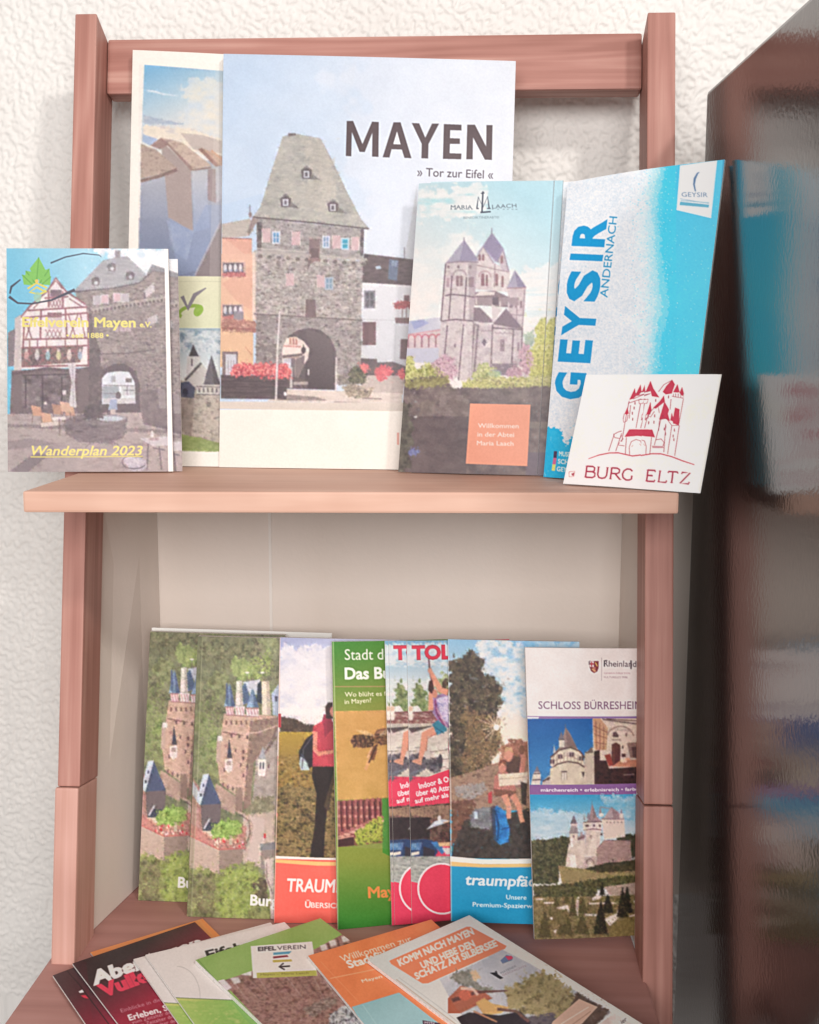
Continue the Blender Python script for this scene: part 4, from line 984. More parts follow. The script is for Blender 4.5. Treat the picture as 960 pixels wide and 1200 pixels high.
    a.stones([(185, 870), (300, 880), (300, 960), (185, 955)], (130, 114, 112), 24, 12, 16, 20, 14, .8); a.noise([(100, 890), (160, 895), (150, 950), (110, 940)], [(110, 96, 94), (136, 122, 114)], 16, rag=16, seed=21)
    a.stones([(360, 860), (450, 860), (450, 912), (340, 912)], (124, 110, 110), 24, 12, 16, 22, 14, .6)
    a.grad([(20, 960), (300, 960), (290, 1200), (0, 1200)], (84, 70, 76), (94, 80, 84), (100, 960), (100, 1200), .6)
    a.noise([(25, 900), (60, 900), (80, 1040), (75, 1160), (20, 1190)], [(70, 64, 62), (112, 108, 96)], 16, rag=18, seed=23)
    a.noise([(65, 1085), (100, 1080), (105, 1110), (70, 1115)], [(90, 96, 150), (130, 134, 180)], 8, rag=10, seed=24)
    a.poly([(535, 980), (640, 985), (640, 1010), (535, 1005)], (128, 116, 110)); a.poly([(525, 1100), (650, 1100), (650, 1200), (520, 1200)], (112, 100, 116), .8)
    a.ell(92, 962, 7, 4, (214, 206, 206))
    a.T(460, 200, 3.333); a.photo([(0, 0), (720, 0), (720, 1220), (0, 1220)], .45, .11, .10, .92, 7)
    # orange panel
    a.poly([(306, 910), (540, 914), (527, 1154), (289, 1144)], (238, 160, 132))
    for i, t in enumerate(('Willkommen', 'in der Abtei', 'Maria Laach')):
        w = (158, 142, 142)[i]; a.text(t, (336 - i * 2, 1004 + i * 34), (336 + w - i * 2, 1006 + i * 34), 17, (246, 226, 214), .012)
    # heading
    c = (92, 104, 116)
    a.text('MARIA', (230, 152), (314, 153), 15, c); a.text('LAACH', (392, 151), (486, 146), 15, c)
    for x in (231, 246, 250, 268, 276, 292, 300, 313, 393, 414, 436, 452, 470, 485): a.line([(x - 3, 153), (x + 4, 153)], 2, c)
    a.lines((66, 72, 90), 5, [(332, 150), (338, 106), (356, 146), (374, 104), (380, 150)]); a.lines((66, 72, 90), 6, [(356, 84), (352, 164)], [(346, 166), (386, 163)]); a.lines((66, 72, 90), 4, [(330, 151), (340, 151)], [(372, 151), (386, 151)], [(348, 92), (362, 90)])
    a.text('BENEDIKTINERABTEI', (280, 191), (418, 189), 9, (120, 140, 150))
    # fold near the right edge
    a.line([(632, 38), (565, 1188)], 3, (110, 110, 116), .7); a.line([(640, 38), (573, 1188)], 3, (232, 236, 236), .5)
    return a.finish(.55)

def art_geyser():
    a = Art(615, 180, 860, 590, (60, 200, 232))
    a.T(630, 180, 2.926)
    a.grad([(-80, -20), (700, -20), (700, 1260), (-80, 1260)], (70, 196, 232), (62, 210, 240), (600, 60), (450, 760))
    a.grad([(-80, -20), (480, -20), (480, 1260), (-80, 1260)], (226, 228, 234), (62, 205, 236), (335, 300), (435, 305), .95)
    a.grad([(-80, -20), (330, -20), (330, 1260), (-80, 1260)], (206, 218, 230), (232, 230, 234), (-40, 100), (300, 140))
    for q, al in ((0, .5), (22, .45), (44, .4), (66, .3)):
        sp = [(90, 95), (385 + q, 40), (352 + q, 160), (362 + q, 300), (375 + q, 420), (390 + q, 520), (370 + q, 620), (355 + q, 760), (340 + q, 1200), (-60, 1200), (-60, 95)]
        a.noise(sp, [(214, 226, 234), (232, 234, 238)], 6, rag=10, seed=2 + q, al=al)
    spray = [(40, 95), (360, 50), (350, 300), (370, 500), (360, 1200), (-60, 1200), (-60, 95)]
    a.noise(spray, [(206, 214, 224), (228, 228, 232), (238, 236, 238)], 14, rag=40, seed=2, al=.6)
    a.noise(spray, [(190, 206, 220), (236, 236, 238)], 4, rag=46, seed=3, al=.4)
    rr = np.random.default_rng(3)
    for i in range(1500):
        y = rr.uniform(40, 760); x = rr.normal(385, 36); r = rr.uniform(.8, 2.3)
        a.ell(x, y, r, r, (228, 238, 242) if i % 3 else (110, 210, 236), rr.uniform(.35, .8), n=6)
    for i in range(260):
        y = rr.uniform(60, 760); x = rr.uniform(430, 630); r = rr.uniform(.8, 2.2)
        a.ell(x, y, r, r, (176, 230, 244), rr.uniform(.3, .8), n=6)
    for i in range(500):
        y = rr.uniform(80, 1150); x = rr.uniform(-40, 410); r = rr.uniform(1, 3.4)
        a.ell(x, y, r, r, (176, 202, 220) if i % 2 else (246, 246, 246), rr.uniform(.2, .6), n=6)
    a.noise([(-40, 940), (80, 940), (95, 990), (100, 1000), (130, 960), (130, 1130), (-40, 1130)], [(30, 174, 222), (50, 184, 226)], 12, rag=10, seed=6)
    # title, running up the sheet; letters one by one along the slightly bowed line
    B_ = (22, 150, 206)
    E_ = dict(up=(-1, -.06))
    pl_ = [('G', (168, 846), (176, 754)), ('E', (181, 720), (190, 642)), ('Y', (193, 630), (207, 530)), ('S', (206, 512), (222, 404)), ('I', (222, 372), (226, 350)), ('R', (229, 324), (240, 228))]
    for t, p0, p1 in pl_:
        a.text(t, p0, p1, 104, B_, .045, **E_)
    a.text('ANDERNACH', (247, 497), (281, 221), 27, (40, 150, 196), .004, up=(-1, -.1))
    # white corner label
    a.poly([(494, 45), (617, 24), (596, 222), (482, 197)], (238, 238, 238))
    a.line([(545, 132), (540, 108), (543, 88), (552, 70), (558, 66)], (4, 6, 8, 5, 2), (96, 130, 168))
    a.text('GEYSIR', (499, 151), (585, 150), 15, (110, 138, 170), .0); a.line([(494, 158), (588, 172)], 2, (150, 180, 204))
    a.poly([(494, 168), (590, 176), (588, 186), (492, 180)], (96, 178, 206)); a.lines((150, 196, 214), 3, [(496, 164), (590, 170)])
    a.poly([(636, 22), (700, 10), (560, 1200), (545, 1150)], (46, 150, 190), .7)
    # foot lines
    for i, t in enumerate(('MUSEUM', 'SCHIFF', 'GEYSIR')): a.text(t, (76 - i * 4, 1036 + i * 26), (140 - i * 4, 1042 + i * 26), 15, (226, 240, 246), .03)
    a.poly([(58, 1020), (70, 1021), (68, 1044), (56, 1043)], (74, 66, 96)); a.poly([(56, 1043), (68, 1044), (65, 1066), (53, 1065)], (196, 110, 150)); a.poly([(53, 1065), (65, 1066), (62, 1088), (50, 1087)], (214, 220, 130))
    return a.finish(.5)

def art_card():
    a = Art(652, 432, 856, 584, (243, 238, 228), 2.0)
    a.T(660, 430, 4.8)
    R_ = (190, 60, 84); L_ = (156, 56, 78)
    a.noise([(-40, 0), (960, 0), (960, 760), (-40, 760)], [(240, 234, 222), (246, 242, 234)], 120, seed=2)
    a.line([(868, 42), (745, 702)], 3, (206, 198, 190)); a.line([(858, 42), (735, 702)], 2, (226, 220, 212))
    a.line([(142, 517), (200, 496), (260, 484), (310, 483), (350, 492), (390, 501), (430, 496), (480, 488), (530, 489), (590, 505), (650, 528), (717, 550)], (3, 5, 6, 6, 6, 6, 6, 6, 6, 6, 6, 4), R_)
    P = lambda *p: a.poly(p, R_)
    lw = 3.2
    a.lines(L_, lw, [(372, 190), (352, 290), (330, 420)], [(365, 205), (440, 180)], [(436, 205), (410, 345)], [(452, 285), (436, 345)], [(520, 300), (516, 360)], [(530, 290), (492, 440)], [(556, 320), (545, 480)], [(590, 330), (566, 490)],
            [(632, 330), (606, 500)], [(655, 180), (630, 320)], [(356, 395), (350, 490)], [(476, 395), (466, 490)], [(380, 215), (372, 290)], [(470, 200), (456, 290)], [(586, 180), (580, 240)])
    P((372, 185), (404, 118), (410, 165), (392, 180)); P((405, 160), (436, 98), (442, 140), (470, 78), (486, 120), (520, 172), (478, 165), (470, 135), (440, 142), (425, 160))
    P((484, 230), (520, 195), (546, 160), (552, 200), (575, 240), (560, 290), (540, 260), (520, 295), (552, 195), (500, 235)); P((518, 296), (548, 195), (580, 306), (550, 290))
    P((538, 140), (560, 105), (592, 72), (608, 98), (590, 150), (556, 155)); P((596, 142), (622, 96), (634, 140), (626, 145)); P((632, 145), (648, 112), (658, 148), (650, 165))
    P((596, 290), (608, 228), (634, 238), (630, 328), (596, 318)); P((580, 300), (590, 255), (604, 310)); P((446, 268), (470, 196), (476, 240), (468, 268)); P((346, 262), (362, 226), (370, 262), (356, 270))
    P((345, 394), (372, 350), (480, 352), (496, 396), (420, 388))
    a.lines(L_, lw, [(515, 140), (545, 100), (592, 74)], [(394, 180), (430, 165), (468, 150)], [(400, 165), (470, 150), (468, 136), (402, 150)], [(590, 165), (655, 176), (656, 148)], [(426, 186), (428, 208), (450, 204), (458, 182), (428, 184)], [(345, 262), (338, 292), (340, 312), (358, 304), (366, 268)],
            [(440, 300), (480, 240), (512, 215), (520, 260)], [(440, 300), (444, 268), (470, 282), (492, 250)], [(520, 296), (560, 290), (590, 330), (632, 328)], [(600, 150), (598, 165)], [(612, 148), (611, 166)], [(626, 150), (626, 168)], [(640, 150), (640, 170)])
    for (x, y) in ((400, 232), (390, 262), (392, 295), (460, 315), (490, 312), (494, 276), (605, 356), (598, 390), (556, 338), (555, 378), (572, 170), (540, 278), (405, 205), (500, 190), (548, 350), (602, 410)): a.line([(x, y - 9), (x - 1, y + 7)], 5, L_)
    a.lines(L_, lw, [(288, 378), (256, 474)], [(330, 372), (296, 474)], [(288, 378), (310, 366), (330, 360)], [(284, 376), (290, 398), (320, 402), (330, 385)], [(318, 425), (312, 440), (346, 444)], [(322, 420), (340, 402)], [(478, 446), (540, 448)], [(500, 410), (530, 405), (546, 424), (540, 446)], [(480, 454), (545, 454)])
    a.line([(374, 494), (372, 450), (384, 420), (410, 408), (436, 416), (446, 446), (444, 490)], 3, L_); a.lines(L_, 1.6, [(384, 450), (394, 440)], [(430, 432), (440, 445)])
    # serif lettering drawn as strokes
    G = {'B': ([[(0, 0), (0, 1)], [(0, 1), (.45, 1), (.6, .9), (.6, .62), (.45, .53), (0, .53)], [(.45, .53), (.68, .42), (.68, .12), (.5, 0), (0, 0)]], [0, 1]),
         'U': ([[(0, 1), (0, .3), (.12, .05), (.36, 0), (.58, .07), (.68, .3), (.68, 1)]], [2]), 'R': ([[(0, 0), (0, 1)], [(0, 1), (.42, 1), (.6, .88), (.6, .62), (.42, .5), (0, .5)], [(.3, .5), (.72, 0)]], [0, 3]),
         'G': ([[(.72, .82), (.55, .98), (.3, 1), (.08, .8), (0, .5), (.08, .18), (.32, 0), (.58, .02), (.72, .12), (.72, .42)]], [4]), 'E': ([[(0, 0), (0, 1)], [(0, 1), (.55, 1), (.58, .86)], [(0, .52), (.42, .52)], [(0, 0), (.58, 0), (.62, .16)]], []),
         'L': ([[(0, 1), (0, 0), (.56, 0), (.6, .18)]], [5]), 'T': ([[(.36, 0), (.36, 1)], [(0, .86), (.04, 1), (.7, 1), (.74, .86)]], [6]), 'Z': ([[(.04, .84), (.06, 1), (.66, 1), (0, 0), (.64, 0), (.68, .18)]], [])}
    o = np.array([126.0, 620.0]); ux = np.array([1, .068]); uy = np.array([.13, -1.0]) * 62
    for ch, x in zip('BURGELTZ', (0, 66, 140, 204, 322, 390, 436, 510)):
        w_ = 74 if ch not in 'EL' else 72
        f = lambda q: o + ux * (x + q[0] * w_) + uy * q[1]
        for st in G[ch][0]: a.line([f(q) for q in st], 9.5, (170, 66, 90))
        for q in ([(-.1, 0), (.1, 0)], [(-.1, 1), (.1, 1)]):
            if ch in 'BREL' or (ch == 'U' and q[0][1] == 1): a.line([f(z) for z in q], 4, (170, 66, 90))
        if ch == 'U': a.line([f((.58, 1)), f((.78, 1))], 4, (170, 66, 90))
        if ch == 'R': a.line([f((.64, 0)), f((.84, 0))], 4, (170, 66, 90))
        if ch == 'T': a.line([f((.26, 0)), f((.46, 0))], 4, (170, 66, 90))
    a.lines((186, 110, 120), 3, [(33, 590), (66, 586), (60, 616), (34, 618), (33, 590)]); a.poly([(46, 600), (66, 592), (60, 612), (50, 612)], (176, 90, 104))
    return a.finish(.45)

def art_castle(tx=0, ty=0):
    a = Art(145, 730, 412, 1095, (96, 96, 66))
    a.T(150, 720, 3.244)
    full = [(-20, 30), (860, 30), (860, 1220), (-20, 1220)]
    a.noise(full, [(88, 90, 68), (112, 114, 86), (134, 134, 102)], 26, seed=1)
    for i, (x, y, r, p) in enumerate(((330, 130, 60, 0), (350, 260, 50, 1), (400, 190, 40, 0), (440, 200, 56, 2), (500, 140, 60, 0), (560, 200, 40, 0), (545, 110, 40, 1), (300, 420, 60, 1), (340, 380, 40, 0), (310, 530, 60, 1), (330, 480, 36, 2), (300, 330, 46, 0), (420, 120, 46, 0), (620, 260, 60, 1), (700, 180, 80, 0), (340, 590, 40, 1))):
        pal = (((70, 70, 52), (108, 108, 78), (132, 130, 98)), ((92, 96, 64), (122, 128, 86), (142, 146, 104)), ((104, 116, 68), (136, 150, 90), (156, 166, 106)))[p]
        a.noise([(x - r, y), (x - r * .5, y - r * .8), (x + r * .4, y - r), (x + r, y + r * .2), (x + r * .4, y + r), (x - r * .6, y + r * .8)], pal, 12, rag=18, seed=10 + i)
    a.poly(full, (150, 140, 130), .12)
    a.flecks(full, 3600, (1.8, 4.6), [(66, 70, 50), (98, 104, 74), (126, 132, 94), (156, 160, 118)], 61, 30, .09, (.3, .75))
    a.flecks([(470, 170), (540, 130), (560, 200), (520, 250), (440, 240)], 420, (1.8, 4.5), [(92, 104, 54), (140, 154, 82), (170, 182, 108)], 62, 18, .12); a.flecks([(270, 330), (350, 300), (345, 620), (260, 620)], 500, (1.8, 4.5), [(80, 92, 52), (124, 140, 80), (150, 164, 100)], 63, 24, .1, (.3, .65))
    # upper right keep behind, then the main keep
    a.poly([(548, 390), (640, 350), (640, 740), (480, 740), (490, 520), (545, 470)], (152, 140, 134))
    a.noise([(548, 420), (640, 400), (640, 760), (470, 760), (492, 520)], [(140, 128, 122), (168, 154, 146)], 16, seed=30)
    a.noise([(366, 376), (505, 380), (572, 386), (470, 410), (470, 730), (350, 640), (342, 560)], [(164, 132, 118), (190, 158, 142), (178, 146, 130)], 16, 10, seed=31)
    a.noise([(466, 402), (572, 390), (566, 450), (480, 560), (466, 730), (440, 740)], [(120, 98, 88), (142, 118, 106)], 14, seed=32)
    a.poly([(512, 545), (562, 440), (566, 470), (500, 560)], (104, 88, 84))
    a.flecks([(364, 395), (470, 402), (468, 725), (350, 640), (345, 560)], 500, (1.4, 3.6), [(140, 110, 98), (176, 144, 128), (204, 174, 158)], 64, 14, .16, (.2, .5), 1.4); a.flecks([(470, 404), (640, 395), (640, 740), (468, 730)], 600, (1.4, 3.6), [(112, 96, 88), (140, 122, 112), (166, 148, 138)], 65, 14, .16, (.2, .5), 1.4)
    a.line([(362, 440), (440, 452), (500, 446), (570, 420)], 5, (190, 158, 146)); a.line([(362, 446), (440, 458)], 4, (130, 96, 90))
    for i in range(10): a.rect(372 + i * 19, 402 + (i % 3), 379 + i * 19, 418, (116, 88, 84))
    for (x, y) in ((395, 460), (425, 462), (455, 465), (410, 515), (440, 520), (470, 520), (430, 570), (455, 575), (368, 590), (400, 660), (380, 655), (420, 665), (362, 645), (440, 610), (536, 575), (440, 545)): a.rect(x - 3, y - 7, x + 4, y + 7, (104, 80, 80))
    a.poly([(340, 470), (356, 462), (352, 560), (336, 560)], (176, 150, 138)); a.rect(342, 460, 360, 480, (206, 196, 190))
    BL, BD, WH = (108, 128, 154), (82, 96, 124), (200, 196, 196)
    a.poly([(438, 256), (505, 245), (500, 300), (470, 310)], (182, 182, 190)); a.poly([(430, 280), (448, 258), (470, 330), (432, 345)], BD); a.poly([(495, 262), (508, 252), (512, 340), (490, 330)], (50, 56, 70))
    for (x, y0, y1, w) in ((388, 258, 350, 22), (476, 280, 352, 24)):
        a.poly([(x - w, y1), (x - 2, y0), (x + w, y1)], BL); a.poly([(x + 2, y0), (x + w, y1), (x + 4, y1)], BD); a.poly([(x - w, y1), (x - w * .3, y1 - 30), (x, y1)], (150, 176, 200), .7)
    a.poly([(374, 262), (380, 258), (386, 350), (374, 340)], BD)
    a.poly([(414, 252), (434, 250), (440, 345), (410, 345)], (206, 196, 188)); a.poly([(426, 252), (434, 250), (440, 345), (428, 345)], (176, 164, 158)); a.poly([(510, 254), (538, 252), (546, 380), (512, 380)], (206, 190, 172)); a.poly([(528, 254), (538, 252), (546, 380), (530, 380)], (172, 156, 142))
    a.poly([(372, 348), (406, 350), (404, 382), (376, 380)], (206, 184, 180)); a.poly([(408, 346), (446, 348), (444, 384), (412, 384)], (206, 196, 194)); a.poly([(450, 354), (500, 354), (498, 386), (454, 386)], (210, 196, 196))
    a.lines((166, 112, 116), 3, *[[(x, 352), (x + 6, 380)] for x in (378, 390, 398, 414, 426, 436, 456, 468, 480, 490)]); a.lines((150, 100, 104), 3.5, [(372, 350), (404, 352)], [(374, 380), (500, 388)], [(450, 356), (500, 356)])
    a.poly([(548, 300), (575, 262), (590, 300), (590, 390), (552, 380)], (160, 168, 186)); a.rect(560, 310, 570, 330, (80, 84, 100))
    for x in (455, 512): a.line([(x, 216), (x + 2, 250)], 2, (120, 110, 100)); a.ell(x, 220, 9, 4, (206, 200, 186))
    a.poly([(378, 545), (386, 470), (398, 545)], (72, 70, 82)); a.poly([(370, 548), (400, 548), (398, 592), (384, 602), (370, 588)], (206, 190, 186)); a.rect(376, 556, 394, 572, (150, 130, 128))
    a.poly([(500, 548), (514, 498), (526, 548)], (150, 146, 150)); a.poly([(496, 550), (528, 550), (524, 614), (496, 610)], (206, 196, 190)); a.lines((80, 76, 86), 6, [(506, 560), (505, 585)], [(517, 560), (516, 585)])
    a.poly([(412, 655), (440, 655), (436, 750), (408, 748)], (136, 112, 102)); a.noise([(335, 640), (412, 690), (408, 760), (330, 720)], [(150, 124, 112), (176, 148, 136)], 12, seed=34)
    # approach road and outer walls
    a.noise([(440, 760), (560, 745), (560, 930), (520, 960), (440, 950)], [(166, 146, 136), (186, 164, 152)], 20, seed=35)
    a.poly([(470, 765), (520, 775), (520, 850), (500, 950), (455, 930), (468, 860)], (184, 164, 156)); a.line([(420, 748), (460, 765), (474, 800), (468, 850), (448, 905), (446, 935)], 8, (170, 150, 138)); a.line([(430, 760), (462, 782), (466, 830), (444, 895)], 5, (110, 92, 84))
    a.poly([(505, 870), (560, 862), (575, 890), (505, 895)], (120, 116, 120)); a.poly([(508, 894), (560, 892), (540, 1010), (505, 960)], (132, 118, 112)); a.rect(518, 830, 526, 848, (176, 50, 50))
    a.noise([(480, 695), (560, 690), (560, 745), (440, 760)], [(106, 100, 80), (150, 140, 116)], 10, rag=8, seed=36)
    # gate house with slate roof
    a.poly([(228, 590), (260, 640), (300, 700), (280, 850), (228, 800)], (160, 120, 112)); a.poly([(232, 610), (275, 680), (262, 710), (228, 660)], (182, 184, 194)); a.noise([(215, 690), (270, 740), (275, 850), (215, 800)], [(160, 120, 114), (186, 148, 140)], 10, seed=37)
    a.poly([(278, 722), (355, 716), (352, 800), (290, 830), (280, 800)], (104, 92, 94)); a.poly([(276, 724), (308, 606), (356, 718)], (74, 82, 108)); a.poly([(276, 726), (262, 712), (286, 608), (310, 604)], (184, 190, 202)); a.rect(274, 680, 282, 692, (80, 84, 100)); a.rect(284, 645, 291, 655, (80, 84, 100))
    a.poly([(300, 790), (345, 790), (320, 820), (285, 824)], (66, 68, 82)); a.line([(290, 815), (312, 775)], 6, (196, 190, 196)); a.rect(284, 822, 322, 842, (206, 190, 178))
    # terrace with guests
    a.noise([(225, 790), (300, 830), (345, 880), (350, 890), (240, 850)], [(150, 96, 92), (190, 134, 124), (176, 112, 106)], 8, rag=5, seed=38)
    a.noise([(300, 850), (450, 800), (450, 885), (348, 892)], [(156, 96, 92), (196, 144, 130), (130, 100, 88), (180, 100, 98)], 8, rag=4, seed=39)
    for i in range(26): a.ell(rnd.uniform(310, 440), rnd.uniform(850, 885), 3, 5, rnd.choice(((222, 206, 196), (190, 40, 54), (230, 180, 160))), .9)
    a.noise([(320, 810), (360, 775), (420, 785), (440, 820), (400, 850), (330, 850)], [(100, 122, 62), (136, 160, 84), (162, 182, 104)], 10, rag=14, seed=40); a.rect(386, 835, 398, 875, (176, 160, 140))
    a.noise([(215, 830), (350, 890), (348, 985), (215, 960)], [(160, 138, 126), (184, 162, 148), (170, 146, 134)], 16, 5, seed=41); a.noise([(348, 892), (440, 888), (438, 940), (400, 960), (348, 985)], [(128, 110, 100), (150, 130, 120)], 14, 5, seed=42)
    a.line([(228, 838), (348, 892), (448, 886)], 5, (176, 100, 96))
    # wooded foreground
    a.noise([(215, 960), (300, 960), (350, 985), (420, 950), (500, 940), (520, 1000), (860, 1000), (860, 1220), (200, 1220)], [(84, 84, 56), (118, 120, 76), (142, 146, 92), (104, 104, 66)], 26, rag=16, seed=43)
    a.noise([(350, 985), (430, 950), (500, 970), (490, 1060), (440, 1150), (350, 1150), (345, 1050)], [(100, 110, 56), (136, 150, 76), (156, 166, 92)], 18, rag=24, seed=44)
    a.noise([(220, 980), (330, 990), (330, 1150), (200, 1150)], [(86, 82, 60), (120, 114, 84), (134, 130, 92)], 18, rag=20, seed=45)
    a.noise([(480, 1000), (530, 1000), (530, 1080), (490, 1090)], [(70, 64, 52), (104, 92, 76)], 10, rag=14, seed=46)
    a.flecks([(200, 975), (300, 965), (350, 990), (430, 955), (500, 960), (500, 1080), (520, 1200), (190, 1200)], 1500, (1.8, 4.8), [(70, 74, 44), (108, 114, 70), (140, 148, 92), (166, 174, 118)], 66, 26, .1, (.35, .8))
    a.flecks([(320, 815), (360, 778), (420, 788), (438, 822), (400, 848), (330, 848)], 260, (1.8, 4.5), [(84, 104, 50), (132, 158, 82), (170, 190, 112)], 67, 12, .15)
    a.poly([(520, 930), (555, 920), (560, 1170), (545, 1165), (540, 1050), (525, 1000)], (184, 166, 158)); a.line([(528, 940), (530, 1000), (552, 1060)], 4, (120, 104, 96))
    a.photo(full, .5, .17, .0, .95, 3)
    a.text('Burg Eltz', (466 + tx, 1101 + ty), (670 + tx, 1112 + ty), 38, (226, 218, 212), .030)
    # folded inner edge on the left
    a.lines((70, 74, 52), 4, [(262, 75), (246, 600), (222, 1140)]); a.line([(283, 85), (266, 600), (240, 1150)], 2, (150, 150, 120), .7)
    a.poly([(262, 75), (283, 85), (240, 1150), (222, 1140)], (80, 84, 56), .25)
    return a.finish(.5)

def art_walker():
    a = Art(312, 738, 480, 1098, (200, 96, 84))
    a.T(315, 740, 3.4267)
    full = [(20, 10), (560, 10), (560, 500), (20, 500)]
    a.grad(full, (150, 154, 186), (214, 204, 200), (80, 40), (160, 340))
    a.noise([(40, 60), (560, 60), (560, 380), (40, 380)], [(176, 176, 192), (206, 200, 200), (216, 208, 204)], 70, 40, rag=20, seed=2, al=.75)
    a.poly([(60, 40), (100, 70), (260, 200), (230, 200), (60, 70)], (206, 200, 204), .7)
    a.noise([(45, 340), (100, 350), (150, 372), (300, 380), (560, 370), (560, 410), (45, 405)], [(62, 48, 42), (84, 66, 54)], 16, rag=4, seed=3)
    a.grad([(40, 403), (560, 400), (560, 530), (40, 520)], (160, 130, 52), (140, 112, 58), (100, 400), (100, 520))
    a.noise([(30, 500), (560, 490), (560, 720), (30, 720)], [(92, 74, 40), (136, 108, 56), (150, 124, 74)], 16, 8, rag=10, seed=4)
    a.noise([(30, 620), (560, 620), (560, 920), (20, 920)], [(58, 48, 34), (100, 84, 54), (140, 116, 76), (76, 62, 40)], 16, 12, rag=16, seed=5)
    a.flecks([(30, 520), (560, 510), (560, 910), (20, 910)], 1600, (1.8, 4.6), [(50, 42, 28), (96, 80, 48), (140, 116, 70), (166, 140, 94)], 68, 12, .22, (.4, .9), 1.3)
    # hiker seen from behind with a rucksack
    K_ = (40, 30, 30)
    a.poly([(176, 535), (262, 530), (262, 600), (236, 700), (226, 800), (222, 905), (165, 905), (185, 780), (192, 650), (174, 580)], K_)
    a.poly([(222, 700), (262, 560), (262, 600), (240, 720)], (72, 58, 44))
    a.poly([(178, 380), (215, 358), (270, 362), (270, 540), (176, 540)], (182, 64, 76)); a.poly([(206, 400), (262, 380), (262, 480), (210, 480)], (160, 52, 66), .6)
    a.line([(186, 400), (184, 470), (200, 490), (262, 480)], (22, 20, 18, 14), (206, 130, 110))
    a.poly([(214, 360), (222, 330), (250, 340), (262, 380), (225, 425), (222, 380)], (136, 44, 62))
    a.poly([(230, 345), (228, 300), (240, 284), (280, 282), (280, 345), (240, 350)], (58, 36, 36)); a.ell(262, 320, 16, 22, (196, 130, 112))
    a.poly([(178, 408), (150, 430), (122, 480), (124, 540), (146, 556), (176, 540)], (40, 34, 40)); a.poly([(128, 500), (150, 515), (165, 555), (130, 556), (122, 530)], (172, 184, 190)); a.line([(176, 420), (140, 470), (134, 550)], 4, (84, 80, 90))
    a.line([(130, 490), (160, 530)], 5, (70, 76, 86))
    a.photo([(0, 0), (560, 0), (560, 912), (0, 905)], .6, .15, .0, .95, 4)
    # coral panel
    a.poly([(-10, 905), (300, 912), (560, 914), (560, 1200), (-10, 1200)], (226, 96, 84)); a.poly([(-10, 900), (200, 906), (560, 908), (560, 918), (-10, 912)], (226, 206, 196)); a.poly([(-10, 912), (200, 922), (560, 924), (560, 938), (200, 938), (-10, 926)], (222, 168, 110))
    a.text('TRAUMPFADE', (74, 1042), (440, 1046), 50, (232, 220, 212), .022, .1)
    a.text('Ü', (146, 1106), (168, 1107), 25, (230, 214, 206), .02); a.text('BERSICHTSKARTE', (170, 1106), (430, 1110), 20, (230, 214, 206), .014)
    a.line([(45, 24), (42, 330), (20, 1170)], 4, (196, 170, 160), .8); a.rect(38, 330, 50, 385, (160, 60, 66))
    return a.finish(.5)

